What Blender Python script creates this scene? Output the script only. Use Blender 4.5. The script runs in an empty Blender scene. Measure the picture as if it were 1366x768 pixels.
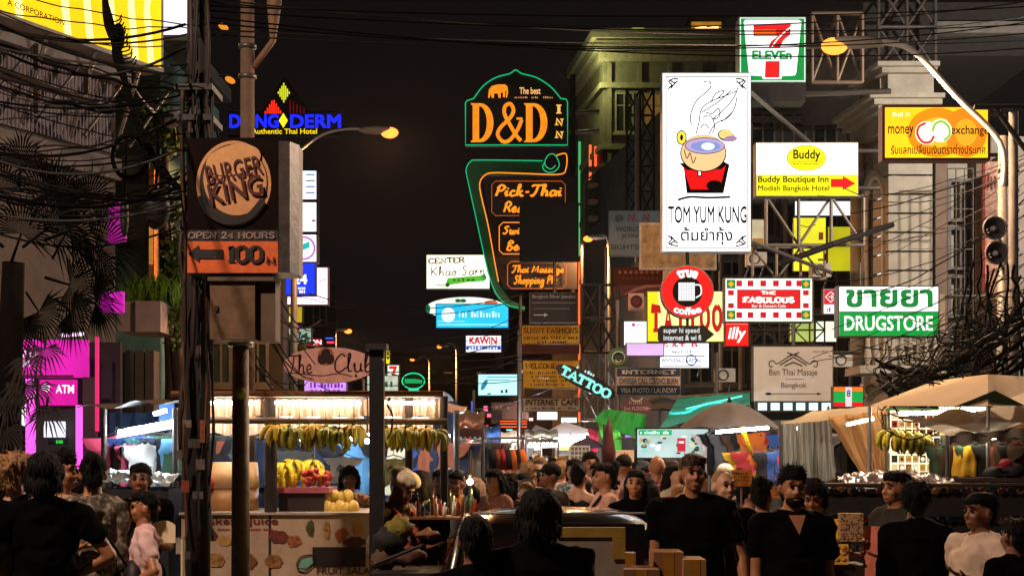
import bpy, math, random
from math import sin, cos, pi, sqrt, radians as R
from mathutils import Vector as V, Matrix, noise as mn
random.seed(7)
S = bpy.context.scene
COL = S.collection
# ---------------------------------------------------------------- camera, sky, exposure
F = 2000.0; HZ = 600.0; HC = 1.9          # focal length in photo pixels, horizon row, eye height
cam = bpy.data.cameras.new('camera'); co = bpy.data.objects.new('camera', cam); COL.objects.link(co)
co.location = (0, 0, HC); co.rotation_euler = (pi/2, 0, 0)
cam.sensor_width = 36; cam.lens = F/1366*36; cam.shift_y = (HZ-384)/1366; cam.clip_end = 2000
S.camera = co
w = bpy.data.worlds.new('World'); S.world = w; w.use_nodes = True
bg = w.node_tree.nodes['Background']; bg.inputs[0].default_value = (0.0040, 0.0031, 0.0031, 1); bg.inputs[1].default_value = 1.0
S.view_settings.view_transform = 'Standard'; S.view_settings.look = 'None'; S.view_settings.exposure = 0.35; S.view_settings.gamma = 1
S.cycles.use_denoising = True
S.cycles.max_bounces = 5; S.cycles.diffuse_bounces = 3; S.cycles.sample_clamp_indirect = 3.0; S.cycles.caustics_reflective = False; S.cycles.caustics_refractive = False

def X(px, d): return (px-683)/F*d
def Z(py, d): return HC+(HZ-py)/F*d
def P(px, py, d): return V((X(px, d), d, Z(py, d)))
def lin(h):
    if not isinstance(h, str): return tuple(h)
    c = [int(h[i:i+2], 16)/255 for i in (0, 2, 4)]
    return tuple(x/12.92 if x <= .04045 else ((x+.055)/1.055)**2.4 for x in c)
# ---------------------------------------------------------------- materials
MC = {}
def mat(h, rough=.7, metal=0, var=.25, sc=6, bump=.15, stretch=None, spec=.5, two=None, alpha=1, trans=0, coat=0):
    key = ('m', h, rough, metal, var, sc, bump, stretch, spec, two, alpha, trans, coat)
    if key in MC: return MC[key]
    m = bpy.data.materials.new('surface'); m.use_nodes = True; nt = m.node_tree; N = nt.nodes; L = nt.links
    b = N['Principled BSDF']; c = lin(h)
    b.inputs['Roughness'].default_value = rough; b.inputs['Metallic'].default_value = metal; b.inputs['Specular IOR Level'].default_value = spec
    b.inputs['Coat Weight'].default_value = coat
    b.inputs['Alpha'].default_value = alpha; b.inputs['Transmission Weight'].default_value = trans
    tc = N.new('ShaderNodeTexCoord'); mp = N.new('ShaderNodeMapping'); L.new(tc.outputs['Object'], mp.inputs[0])
    if stretch: mp.inputs['Scale'].default_value = stretch
    nz = N.new('ShaderNodeTexNoise'); nz.inputs['Scale'].default_value = sc; nz.inputs['Detail'].default_value = 5; nz.inputs['Roughness'].default_value = .6
    L.new(mp.outputs[0], nz.inputs[0])
    cr = N.new('ShaderNodeValToRGB'); cr.color_ramp.elements[0].position = .3; cr.color_ramp.elements[1].position = .7
    c2 = lin(two) if two else tuple(min(1, x*(1+var)) for x in c)
    c1 = c if two else tuple(x*(1-var) for x in c)
    cr.color_ramp.elements[0].color = (*c1, 1); cr.color_ramp.elements[1].color = (*c2, 1)
    L.new(nz.outputs[0], cr.inputs[0]); L.new(cr.outputs[0], b.inputs['Base Color'])
    if bump:
        bp = N.new('ShaderNodeBump'); bp.inputs['Strength'].default_value = bump; bp.inputs['Distance'].default_value = .02
        L.new(nz.outputs[0], bp.inputs['Height']); L.new(bp.outputs[0], b.inputs['Normal'])
    MC[key] = m; return m
def glow(h, s=1.0, var=.12, sc=1.5, sample=True, base=None):
    key = ('e', h, s, var, sc, sample)
    if key in MC: return MC[key]
    if sample and .8 <= s < 2 and min(lin(h)) > .55: s *= 1.3      # white lamp boxes are far brighter than their coloured neighbours
    m = bpy.data.materials.new('lit'); m.use_nodes = True; nt = m.node_tree; N = nt.nodes; L = nt.links
    b = N['Principled BSDF']; c = lin(h)
    b.inputs['Base Color'].default_value = (*[x*(.04 if not sample else .12) for x in c], 1); b.inputs['Roughness'].default_value = .6; b.inputs['Specular IOR Level'].default_value = .15
    b.inputs['Emission Color'].default_value = (*c, 1)
    if var:
        tc = N.new('ShaderNodeTexCoord'); nz = N.new('ShaderNodeTexNoise'); nz.inputs['Scale'].default_value = sc; L.new(tc.outputs['Object'], nz.inputs[0])
        mr = N.new('ShaderNodeMapRange'); mr.inputs[3].default_value = s*(1-var*2); mr.inputs[4].default_value = s*(1+var*2)
        L.new(nz.outputs[0], mr.inputs[0]); L.new(mr.outputs[0], b.inputs['Emission Strength'])
    else: b.inputs['Emission Strength'].default_value = s
    if not sample: m.cycles.emission_sampling = 'NONE'
    MC[key] = m; return m
def ink(h, s=1.0): return glow(h, s, 0, 1, False)      # printed on a backlit face
def fmat(h, h2, sc=12, kind='check', rough=.85):
    key = ('f', h, h2, sc, kind)
    if key in MC: return MC[key]
    m = mat(h, rough); m = m.copy(); nt = m.node_tree; N = nt.nodes; L = nt.links; b = N['Principled BSDF']
    tc = N.new('ShaderNodeTexCoord')
    if kind == 'stripe': t = N.new('ShaderNodeTexWave'); t.inputs['Distortion'].default_value = .6; fac = t.outputs['Fac']
    elif kind == 'check': t = N.new('ShaderNodeTexVoronoi'); fac = t.outputs['Distance']
    else: t = N.new('ShaderNodeTexMusgrave') if False else N.new('ShaderNodeTexNoise'); fac = t.outputs[0]
    t.inputs['Scale'].default_value = sc; L.new(tc.outputs['Object'], t.inputs[0])
    cr = N.new('ShaderNodeValToRGB'); cr.color_ramp.elements[0].position = .42; cr.color_ramp.elements[1].position = .5
    cr.color_ramp.elements[0].color = (*lin(h), 1); cr.color_ramp.elements[1].color = (*lin(h2), 1)
    L.new(fac, cr.inputs[0]); L.new(cr.outputs[0], b.inputs['Base Color']); MC[key] = m; return m
def cloth(h, t=.45, var=.12, rough=.8):      # thin cloth or plastic that lets light through
    key = ('c', h, t)
    if key in MC: return MC[key]
    m = mat(h, rough, 0, var, 5, .2).copy(); nt = m.node_tree; N = nt.nodes; L = nt.links; b = N['Principled BSDF']
    tr = N.new('ShaderNodeBsdfTranslucent'); tr.inputs[0].default_value = (*lin(h), 1); mx = N.new('ShaderNodeMixShader'); mx.inputs[0].default_value = t
    L.new(b.outputs[0], mx.inputs[1]); L.new(tr.outputs[0], mx.inputs[2]); L.new(mx.outputs[0], N['Material Output'].inputs[0]); MC[key] = m; return m
STEEL = mat('6a6560', .45, .7, .3, 10); DSTEEL = mat('2a2826', .55, .5, .3, 10); ALU = mat('b8b6b2', .35, .8, .15, 8)
BLACK = mat('0b0a0a', .6, 0, .3, 8); RUBBER = mat('080808', .75, 0, .3, 20, .1); CONC = mat('8a8278', .9, 0, .3, 9, .4)
GLASS = mat('1a2226', .08, 0, .2, 2, 0, spec=.8); WHITE = mat('d8d6d0', .5, 0, .08)
# ---------------------------------------------------------------- mesh builder
ORG = {}
class MB:
    def __init__(s): s.v = []; s.f = []; s.sm = []
    def add(s, vs, fs, smooth=False):
        n = len(s.v); s.v.extend([tuple(a) for a in vs]); s.f.extend([tuple(i+n for i in f) for f in fs]); s.sm.extend([smooth]*len(fs)); return s
    def box(s, a, b, rot=None, c=None):
        x0, y0, z0 = a; x1, y1, z1 = b
        vs = [V(p) for p in ((x0,y0,z0),(x1,y0,z0),(x1,y1,z0),(x0,y1,z0),(x0,y0,z1),(x1,y0,z1),(x1,y1,z1),(x0,y1,z1))]
        if rot is not None: c = V(c) if c is not None else (V(a)+V(b))/2; vs = [c+rot@(p-c) for p in vs]
        return s.add(vs, [(0,3,2,1),(4,5,6,7),(0,1,5,4),(1,2,6,5),(2,3,7,6),(3,0,4,7)])
    def tube(s, pts, r, n=6, caps=True, smooth=True, closed=False):
        pts = [V(p) for p in pts]; m = len(pts); rs = r if isinstance(r, (list, tuple)) else [r]*m
        vs = []; up = None
        for i, p in enumerate(pts):
            if closed: t = pts[(i+1) % m]-pts[i-1]
            else: t = pts[min(i+1, m-1)]-pts[max(i-1, 0)]
            if t.length < 1e-9: t = V((0,0,1))
            t.normalize()
            if up is None: up = V((0,0,1)) if abs(t.z) < .9 else V((1,0,0))
            a = t.cross(up)
            if a.length < 1e-4: a = t.orthogonal()
            a.normalize(); b = a.cross(t); up = b
            for k in range(n):
                q = 2*pi*k/n; vs.append(p+(a*cos(q)+b*sin(q))*rs[i])
        fs = []
        for i in range(m if closed else m-1):
            j = (i+1) % m
            for k in range(n): fs.append((i*n+k, i*n+(k+1) % n, j*n+(k+1) % n, j*n+k))
        if caps and not closed: fs += [tuple(range(n-1, -1, -1)), tuple(range((m-1)*n, m*n))]
        return s.add(vs, fs, smooth)
    def ell(s, c, r, n=10, m=7, rot=None):
        c = V(c); r = (r,)*3 if not hasattr(r, '__len__') else r; vs = []
        for j in range(m+1):
            th = pi*j/m
            for i in range(n):
                q = 2*pi*i/n; p = V((r[0]*sin(th)*cos(q), r[1]*sin(th)*sin(q), r[2]*cos(th)))
                if j in (0, m): p = V((0, 0, r[2]*cos(th)))
                if rot is not None: p = rot@p
                vs.append(c+p)
                if j in (0, m): break
        fs = []
        def ix(j, i): return 0 if j == 0 else (1+(m-1)*n if j == m else 1+(j-1)*n+i % n)
        for j in range(m):
            for i in range(n):
                if j == 0: fs.append((0, ix(1, i), ix(1, i+1)))
                elif j == m-1: fs.append((ix(j, i), ix(m, 0), ix(j, i+1)))
                else: fs.append((ix(j, i), ix(j+1, i), ix(j+1, i+1), ix(j, i+1)))
        return s.add(vs, fs, True)
    def cap(s, p0, p1, r0, r1=None, n=10):
        r1 = r0 if r1 is None else r1
        s.tube([p0, p1], [r0, r1], n); s.ell(p0, r0, n, 6); s.ell(p1, r1, n, 6); return s
    def prism(s, poly, y0, y1):            # outline in (x, z), front at y0, back at y1
        n = len(poly); vs = [(x, y0, z) for x, z in poly]+[(x, y1, z) for x, z in poly]
        return s.add(vs, [tuple(range(n)), tuple(range(2*n-1, n-1, -1))]+[(i, n+i, n+(i+1) % n, (i+1) % n) for i in range(n)])
    def foot(s, poly, z0, z1):             # outline in (x, y) extruded upward
        n = len(poly); vs = [(x, y, z0) for x, y in poly]+[(x, y, z1) for x, y in poly]
        return s.add(vs, [tuple(range(n)), tuple(range(2*n-1, n-1, -1))]+[(i, (i+1) % n, n+(i+1) % n, n+i) for i in range(n)])
    def grid(s, fn, nu, nv, smooth=True):
        vs = [fn(i/nu, j/nv) for j in range(nv+1) for i in range(nu+1)]
        return s.add(vs, [(j*(nu+1)+i, j*(nu+1)+i+1, (j+1)*(nu+1)+i+1, (j+1)*(nu+1)+i) for j in range(nv) for i in range(nu)], smooth)
    def mesh(s, org=V((0,0,0)), name='mesh'):
        me = bpy.data.meshes.new(name); me.from_pydata([(a[0]-org[0], a[1]-org[1], a[2]-org[2]) for a in s.v], [], s.f)
        me.polygons.foreach_set('use_smooth', s.sm); me.update(); return me
    def obj(s, name, m, parent=None, label=None):
        org = ORG[parent.name] if parent else (sum((V(a) for a in s.v), V())/len(s.v))
        me = s.mesh(org, name); me.materials.append(m)
        o = bpy.data.objects.new(name, me); COL.objects.link(o); ORG[o.name] = org
        if parent: o.parent = parent
        else: o.location = org
        if label: o['label'] = label
        return o
def tag(o, label, cat, group=None, kind=None):
    if label: o['label'] = label
    if cat: o['category'] = cat
    if group: o['group'] = group
    if kind: o['kind'] = kind
    return o
def thing(name, label, cat, loc=(0,0,0), group=None):
    o = bpy.data.objects.new(name, None); COL.objects.link(o); o.location = loc; o.empty_display_size = .1; ORG[o.name] = V(loc); return tag(o, label, cat, group)
def inst(name, me, parent=None, loc=(0,0,0), rot=(0,0,0), sc=(1,1,1), m=None):
    o = bpy.data.objects.new(name, me); COL.objects.link(o); o.parent = parent; o.location = loc; o.rotation_euler = rot
    o.scale = sc if hasattr(sc, '__len__') else (sc,)*3
    if m is not None and me.materials:
        o.material_slots[0].link = 'OBJECT'; o.material_slots[0].material = m
    ORG[o.name] = V(loc); return o
def copy_tree(o, parent=None):
    c = o.copy(); COL.objects.link(c); c.parent = parent; ORG[c.name] = ORG.get(o.name, V())
    for ch in list(o.children): copy_tree(ch, c)
    return c
_u = MB(); _u.tube([(0,0,0),(0,0,1)], 1, 8); UCYL = _u.mesh(name='bar'); UCYL.materials.append(STEEL)
def bar(p0, p1, r, m, parent, name='bar'):
    p0 = V(p0); p1 = V(p1); q = (p1-p0).to_track_quat('Z', 'Y')
    o = inst(name, UCYL, parent, p0-ORG[parent.name], q.to_euler(), (r, r, (p1-p0).length), m); return o
_b = MB(); _b.box((-.5,-.5,-.5), (.5,.5,.5)); UBOX = _b.mesh(name='block'); UBOX.materials.append(STEEL)
def blk(a, b, m, parent, name):
    a = V(a); b = V(b); return inst(name, UBOX, parent, (a+b)/2-ORG[parent.name], (0,0,0), tuple(abs(x) for x in (b-a)), m)
def spline(pts, n=6, closed=False):
    if len(pts) < 3: return list(pts)
    out = []; m = len(pts); pts = [V(p) for p in pts]
    for i in range(m if closed else m-1):
        if closed: a, b, c, d = pts[i-1], pts[i], pts[(i+1) % m], pts[(i+2) % m]
        else: a, b, c, d = pts[max(i-1, 0)], pts[i], pts[i+1], pts[min(i+2, m-1)]
        for k in range(n):
            t = k/n; out.append(.5*((2*b)+(c-a)*t+(2*a-5*b+4*c-d)*t*t+(3*b-a-3*c+d)*t**3))
    if not closed: out.append(pts[-1])
    return out
# ---------------------------------------------------------------- lettering
TC = {}
def text_geo(body, bold=0, shear=0, space=1.0):
    key = (body, bold, shear, space)
    if key in TC: return TC[key]
    cu = bpy.data.curves.new('t', 'FONT'); cu.body = body; cu.offset = bold; cu.shear = shear; cu.space_character = space; cu.resolution_u = 3
    ob = bpy.data.objects.new('t', cu); me = ob.to_mesh()
    vs = [(v.co.x, v.co.y) for v in me.vertices]; fs = [tuple(p.vertices) for p in me.polygons]
    ob.to_mesh_clear(); bpy.data.objects.remove(ob); bpy.data.curves.remove(cu)
    TC[key] = (vs, fs); return vs, fs
SLAB = {}
def _g(s):
    for ln in s.strip().split('\n'):
        ch, rest = ln.split(' ', 1); parts = rest.split('|'); st = []
        for p in parts[1:]:
            sm = p.startswith('~'); pts = [tuple(float(q) for q in a.split(',')) for a in p.strip('~ ').split()]
            st.append((sm, pts))
        yield ch, (float(parts[0]), st)
SLAB.update(_g('''A .72|.02,0 .36,1 .7,0|.14,.35 .58,.35
B .62|.08,0 .08,1|~.08,1 .4,1 .54,.77 .4,.53 .08,.53|~.08,.53 .45,.53 .6,.27 .45,0 .08,0
C .66|~.62,.78 .4,1 .12,.82 .04,.5 .12,.18 .4,0 .62,.22
D .68|.08,0 .08,1|~.08,1 .4,1 .62,.75 .62,.25 .4,0 .08,0
E .6|.08,0 .08,1|.08,1 .55,1 .56,.8|.08,.5 .42,.5|.08,0 .56,0 .57,.2
F .58|.08,0 .08,1|.08,1 .55,1 .56,.8|.08,.5 .42,.5
G .7|~.62,.8 .4,1 .12,.82 .04,.5 .12,.18 .4,0 .62,.15|.42,.45 .64,.45 .64,.05
H .7|.08,0 .08,1|.62,0 .62,1|.08,.5 .62,.5
I .26|.13,0 .13,1
J .5|~.38,1 .38,.2 .2,0 .03,.15
K .68|.08,0 .08,1|.6,1 .1,.45|.25,.58 .64,0
L .56|.08,0 .08,1|.08,0 .54,0 .55,.22
M .85|.08,0 .1,1 .42,.15 .74,1 .76,0
N .72|.08,0 .08,1 .62,0 .62,1
O .72|~.36,1 .1,.8 .05,.5 .1,.2 .36,0 .62,.2 .67,.5 .62,.8 .36,1
P .6|.08,0 .08,1|~.08,1 .42,1 .57,.75 .42,.47 .08,.47
R .66|.08,0 .08,1|~.08,1 .42,1 .56,.75 .42,.5 .08,.5|.35,.5 .62,0
S .58|~.52,.78 .3,1 .08,.82 .14,.6 .44,.42 .52,.2 .3,0 .05,.2
T .66|.33,0 .33,1|.04,.8 .05,1 .61,1 .62,.8
U .7|~.08,1 .08,.3 .2,.04 .5,.04 .62,.3 .62,1
V .7|.04,1 .35,0 .66,1
W .95|.04,1 .26,0 .48,.9 .7,0 .92,1
X .7|.06,0 .64,1|.06,1 .64,0
Y .68|.05,1 .34,.5 .63,1|.34,0 .34,.5
Z .6|.05,.8 .05,1 .55,1 .05,0 .55,0 .56,.2
0 .62|~.31,1 .08,.8 .06,.5 .08,.2 .31,0 .54,.2 .56,.5 .54,.8 .31,1
1 .4|.1,.8 .24,1 .24,0
2 .6|~.08,.75 .3,1 .52,.78 .4,.45 .06,.02|.06,0 .55,0 .56,.2
4 .62|.42,0 .42,1 .06,.3 .58,.3
8 .6|~.3,.53 .1,.75 .3,1 .5,.75 .3,.53 .06,.27 .3,0 .54,.27 .3,.53
/ .4|.02,0 .38,1
. .2|.08,0 .1,.06
- .4|.06,.45 .34,.45
& .75|~.7,.5 .45,.05 .2,0 .06,.25 .45,.7 .35,1 .18,.85 .3,.5 .72,0'''))
SCRIPT = dict(_g('''a .45|~.4,.42 .15,.48 .02,.2 .15,0 .35,.2 .42,.48 .38,.1 .5,.05
b .42|~0,.3 .14,.9 .04,.9 .03,.1 .2,0 .36,.25 .2,.46 .06,.25
c .36|~.33,.4 .15,.48 .02,.2 .15,0 .4,.1
e .38|~.02,.2 .3,.28 .2,.5 .02,.25 .15,0 .4,.1
f .3|~.3,.9 .14,.95 .08,-.3|.0,.5 .26,.5
g .45|~.38,.42 .15,.48 .02,.22 .2,.05 .38,.42 .36,-.3 .1,-.4 .1,-.2 .45,.05
h .45|~0,.2 .16,.9 .06,.95 .04,0|~.05,.25 .22,.5 .34,.35 .34,.05 .48,.08
i .22|~0,.2 .08,.48 .08,.06 .25,.1|.1,.66 .12,.74
k .42|~0,.2 .14,.9 .05,.95 .04,0|~.35,.5 .08,.24 .2,.2 .34,0 .45,.08
l .24|~0,.2 .18,.9 .08,.98 .06,.1 .26,.08
m .65|~0,.3 .06,.5 .05,0|~.06,.25 .2,.5 .28,.4 .28,0|~.29,.25 .45,.5 .52,.35 .52,.05 .67,.08
n .45|~0,.3 .06,.5 .05,0|~.06,.25 .24,.5 .32,.35 .32,.05 .47,.08
o .42|~.2,.48 .02,.25 .18,0 .36,.25 .2,.48 .45,.4
p .45|~0,.2 .07,.5 .04,-.4|~.05,.1 .1,.42 .3,.48 .38,.2 .2,0 .06,.08
r .34|~0,.3 .06,.5 .05,0|~.06,.22 .2,.5 .34,.42
s .34|~0,.1 .22,.5 .14,.4 .3,.1 .1,0 0,.08
t .3|~.14,.85 .08,.1 .3,.05|0,.55 .28,.57
u .46|~0,.3 .05,.5 .06,.1 .2,0 .34,.15 .36,.5 .37,.08 .48,.06
w .6|~0,.4 .05,.5 .1,.0 .26,.05 .3,.45 .34,0 .5,.05 .55,.5
z .38|.04,.48 .32,.48 .04,.02 .36,.02
T .62|~0,.85 .12,.98 .6,.98 .78,1.05|~.4,.98 .32,.4 .15,0 0,.1
C .6|~.6,.85 .4,1 .1,.6 .1,.1 .35,0 .65,.25
K .65|~.12,1 .1,.5 .02,0|~.6,1 .15,.45 .3,.4 .6,0
S .52|~.48,.85 .3,1 .12,.8 .38,.4 .2,0 0,.15
P .5|.14,.95 .02,0|~.02,.7 .25,1 .5,.8 .35,.5 .1,.48
R .55|.14,.95 .02,0|~.02,.7 .25,1 .5,.8 .35,.5 .1,.48 .3,.4 .52,0
B .55|.14,.95 .02,0|~.02,.7 .25,1 .48,.8 .1,.5 .5,.3 .3,0 .05,.02
M .85|0,0 .18,.95 .35,.2 .62,.95 .7,0
- .32|.04,.35 .28,.38'''))
def ribbon(pts, w, closed=False):
    pts = [V((p[0], p[1])) for p in pts]; n = len(pts); vs = []
    for i in range(n):
        if closed: a, b = pts[i-1], pts[(i+1) % n]
        else: a, b = pts[max(i-1, 0)], pts[min(i+1, n-1)]
        t = (b-a); t = t.normalized() if t.length > 1e-9 else V((1, 0)); nn = V((-t.y, t.x))
        k = 1.0
        if closed or 0 < i < n-1:
            e = (pts[i]-pts[i-1]); 
            if e.length > 1e-9: k = min(1.6, 1/max(.6, abs(nn.dot(V((-e.y, e.x)).normalized()))))
        vs += [tuple(pts[i]+nn*w/2*k), tuple(pts[i]-nn*w/2*k)]
    m = n if closed else n-1
    return vs, [(2*i, 2*i+1, (2*i+3) % (2*n), (2*i+2) % (2*n)) for i in range(m)]
def stroke_text(body, font, w, serif=True, gap=.1):
    vs = []; fs = []; zs = []; x = 0; layer = 0
    def put(r):
        nonlocal layer
        n = len(vs); vs.extend(r[0]); fs.extend([tuple(i+n for i in f) for f in r[1]]); zs.extend([layer]*len(r[0])); layer = (layer+1) % 6
    for ch in body:
        if ch == ' ': x += .35; continue
        if ch not in font: ch = ch.upper() if ch.upper() in font else '-'
        adv, sts = font[ch]
        for sm, pts in sts:
            q = spline([(a+x, b) for a, b in pts], 5) if sm else [(a+x, b) for a, b in pts]
            put(ribbon(q, w))
            if serif:
                for e, f in ((pts[0], pts[1]), (pts[-1], pts[-2])):
                    if e[1] in (0, 1) and abs(e[1]-f[1]) > abs(e[0]-f[0]) and not (sm and font is SLAB and False):
                        yy = e[1]+(w*.3 if e[1] == 0 else -w*.3); put(ribbon([(e[0]+x-w*.5-.08, yy), (e[0]+x+w*.5+.08, yy)], w*.6))
        x += adv+gap
    return vs, fs, zs
# ---------------------------------------------------------------- signs, drawn in photograph units at their own distance
class Sign:
    def __init__(s, name, label, x0, y0, x1, y1, d, depth=.18, side=None, face=None, inset=1.2, cat='sign', group=None, board=True, poly=None):
        s.d = d; s.k = d/F; s.root = thing(name, label, cat, P((x0+x1)/2, (y0+y1)/2, d), group); s.L = 2
        s.side = side or DSTEEL; s.depth = depth; s.bb = (x0, y0, x1, y1)
        if board:
            mb = MB(); pl = poly or [(x0, y1), (x1, y1), (x1, y0), (x0, y0)]
            mb.prism([(X(a, d), Z(b, d)) for a, b in pl], d, d+depth); mb.obj('cabinet', s.side, s.root)
        if face is not None: s.rect(x0+inset, y0+inset, x1-inset, y1-inset, face, 'face', 1)
    def y(s, l): return s.d-.004*l*max(1, s.d/30)
    def flat(s, vs, fs, m, name, l=None, zs=None):
        if l is None: l = s.L
        mb = MB(); mb.add([(X(a, s.d), s.y(l)-(zs[i]*.0006*max(1, s.d/30) if zs else 0), Z(b, s.d)) for i, (a, b) in enumerate(vs)], fs)
        return mb.obj(name, m, s.root)
    def rect(s, x0, y0, x1, y1, m, name='panel', l=None): return s.flat([(x0, y1), (x1, y1), (x1, y0), (x0, y0)], [(0, 1, 2, 3)], m, name, l)
    def poly(s, pts, m, name='emblem', l=None): return s.flat(pts, [tuple(range(len(pts)))], m, name, l)
    def ell(s, cx, cy, rx, ry, m, name='emblem', l=None, n=40, rot=0, a0=0, a1=2*pi):
        full = abs(a1-a0-2*pi) < 1e-6
        ps = []
        for i in range(n if full else n+1):
            q = a0+(a1-a0)*i/n; ex, ey = rx*cos(q), -ry*sin(q); ps.append((cx+ex*cos(rot)-ey*sin(rot), cy+ex*sin(rot)+ey*cos(rot)))
        return s.poly(ps, m, name, l)
    def stroke(s, pts, w, m, name='line', l=None, smooth=False, closed=False):
        q = spline(pts, 6, closed) if smooth else pts; vs, fs = ribbon(q, w, closed); return s.flat(vs, fs, m, name, l)
    def strokes(s, lst, w, m, name='drawing', l=None, smooth=True):
        V_ = []; F_ = []; Z_ = []
        for k, pts in enumerate(lst):
            vs, fs = ribbon(spline(pts, 5) if smooth else pts, w); n = len(V_); V_ += vs; F_ += [tuple(i+n for i in f) for f in fs]; Z_ += [k % 6]*len(vs)
        return s.flat(V_, F_, m, name, l, Z_)
    def rects(s, lst, m, name='pattern', l=None):
        V_ = []; F_ = []
        for a in lst:
            n = len(V_); V_ += [(a[0], a[3]), (a[2], a[3]), (a[2], a[1]), (a[0], a[1])]; F_.append((n, n+1, n+2, n+3))
        return s.flat(V_, F_, m, name, l)
    def border(s, x0, y0, x1, y1, w, m, name='border', l=None):
        return s.rects([(x0, y0, x1, y0+w), (x0, y1-w, x1, y1), (x0, y0+w, x0+w, y1-w), (x1-w, y0+w, x1, y1-w)], m, name, l)
    def text(s, body, x0, y0, x1, y1, m, bold=.0, shear=0, font=None, w=.14, rot=0, l=None, name='lettering', space=1.0, serif=True, arc=None, gap=.1):
        if font: vs, fs, zs = stroke_text(body, font, w, serif, gap)
        else:
            vs, fs = text_geo(body, 0, shear, space); zs = None
            if bold:
                n = len(vs); v0, f0 = vs, fs; vs = []; fs = []; zs = []
                for k, (du, dv) in enumerate(((-1, -1), (1, -1), (1, 1), (-1, 1), (0, 0))): vs += [(a+du*bold, b+dv*bold) for a, b in v0]; fs += [tuple(i+n*k for i in f) for f in f0]; zs += [k]*n
        if shear and font: vs = [(a+b*shear, b) for a, b in vs]
        ax = min(a for a, b in vs); bx = max(a for a, b in vs); ay = min(b for a, b in vs); by = max(b for a, b in vs)
        cx, cy = (x0+x1)/2, (y0+y1)/2; out = []
        for a, b in vs:
            u = x0+(a-ax)/(bx-ax)*(x1-x0)-cx; v = y1-(b-ay)/(by-ay)*(y1-y0)-cy
            if arc: q = u/arc; rr = arc-v; u, v = rr*sin(q), arc-rr*cos(q)
            out.append((cx+u*cos(rot)-v*sin(rot), cy+u*sin(rot)+v*cos(rot)))
        return s.flat(out, fs, m, name, l if l is not None else s.L+1, zs)
    def scrib(s, body, x0, y0, x1, y1, m, *a, rot=0, l=None, **k):     # print too small to read: rows of uneven marks
        rg = random.Random(len(body)+int(x0)); n = max(4, len(body)); w_ = (x1-x0)/n; cx, cy = (x0+x1)/2, (y0+y1)/2; vs = []; fs = []
        for i in range(n):
            if rg.random() < .15: continue
            a_ = x0+i*w_+w_*.1; b_ = a_+w_*rg.uniform(.35, .8); t_ = y0+(y1-y0)*rg.choice((0, .25, .3)); u_ = y1; q = len(vs)
            for px, py in ((a_, u_), (b_, u_), (b_, t_), (a_, t_)): vs.append((cx+(px-cx)*cos(rot)-(py-cy)*sin(rot), cy+(px-cx)*sin(rot)+(py-cy)*cos(rot)))
            fs.append((q, q+1, q+2, q+3))
        o = s.flat(vs, fs, m, 'small_print', l if l is not None else s.L+1); o['kind'] = 'stuff'; return o
    def neon(s, pts, m, wpx=1.6, name='neon_tube', smooth=True, closed=False, off=.05):
        q = spline(pts, 6, closed) if smooth else pts
        mb = MB(); mb.tube([(X(a, s.d), s.d-off, Z(b, s.d)) for a, b in q], wpx/2*s.k, 6, closed=closed); return mb.obj(name, m, s.root)
    def arm(s, x0, y0, x1, y1, r=.03, back=.1, back2=None, m=None, name='mounting_arm'):
        a = P(x0, y0, s.d); b = P(x1, y1, s.d); a.y += back; b.y += back if back2 is None else back2
        return bar(a, b, r, m or STEEL, s.root, name)
def loopbox(x0, y0, x1, y1, r):
    return [(x0+r, y0), (x1-r, y0), (x1, y0+r), (x1, y1-r), (x1-r, y1), (x0+r, y1), (x0, y1-r), (x0, y0+r)]
# ---------------------------------------------------------------- people
def evalmesh(mb, vox, smooth=2, disp=None, name='body'):
    me = mb.mesh(name=name); o = bpy.data.objects.new('tmp', me); COL.objects.link(o)
    md = o.modifiers.new('r', 'REMESH'); md.mode = 'VOXEL'; md.voxel_size = vox; md.use_smooth_shade = True
    if smooth: sm = o.modifiers.new('s', 'SMOOTH'); sm.factor = .5; sm.iterations = smooth
    dg = bpy.context.evaluated_depsgraph_get(); dg.update()
    r = bpy.data.meshes.new_from_object(o.evaluated_get(dg)); r.name = name
    bpy.data.objects.remove(o)
    if disp:
        r.calc_loop_triangles(); nv = [v.normal.copy() for v in r.vertices]
        for v, n in zip(r.vertices, nv): v.co += n*disp(v.co)
    r.materials.clear(); r.materials.append(STEEL); r.polygons.foreach_set('use_smooth', [True]*len(r.polygons)); return r
def hand(mb, wr, f, n, side, curl=.5, k=1):
    f = f.normalized(); s = f.cross(n).normalized(); n = s.cross(f).normalized()
    rot = Matrix((s, n, f)).transposed()
    mb.ell(wr+f*.05, (.042, .017, .055), 10, 7, rot)
    for i, L in enumerate((.066, .078, .072, .055)):
        b = wr+f*.092+s*(-.033+.022*i); d = (f+s*(-.12+.08*i)).normalized()
        for seg in range(3):
            c = curl*(.35+.5*seg); dd = (d*cos(c)+n*sin(c)).normalized(); e = b+dd*L*(.45, .32, .25)[seg]
            mb.cap(b, e, .0092-.0008*seg, .0088-.0008*seg, 6); b = e
    b = wr+f*.03-s*.03*side; e = b+(f*.8-s*.75*side+n*.3).normalized()*.045; mb.cap(b, e, .013, .011, 6); mb.cap(e, e+(f*1.0-s*.25*side+n*.4).normalized()*.035, .011, .009, 6)
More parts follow.
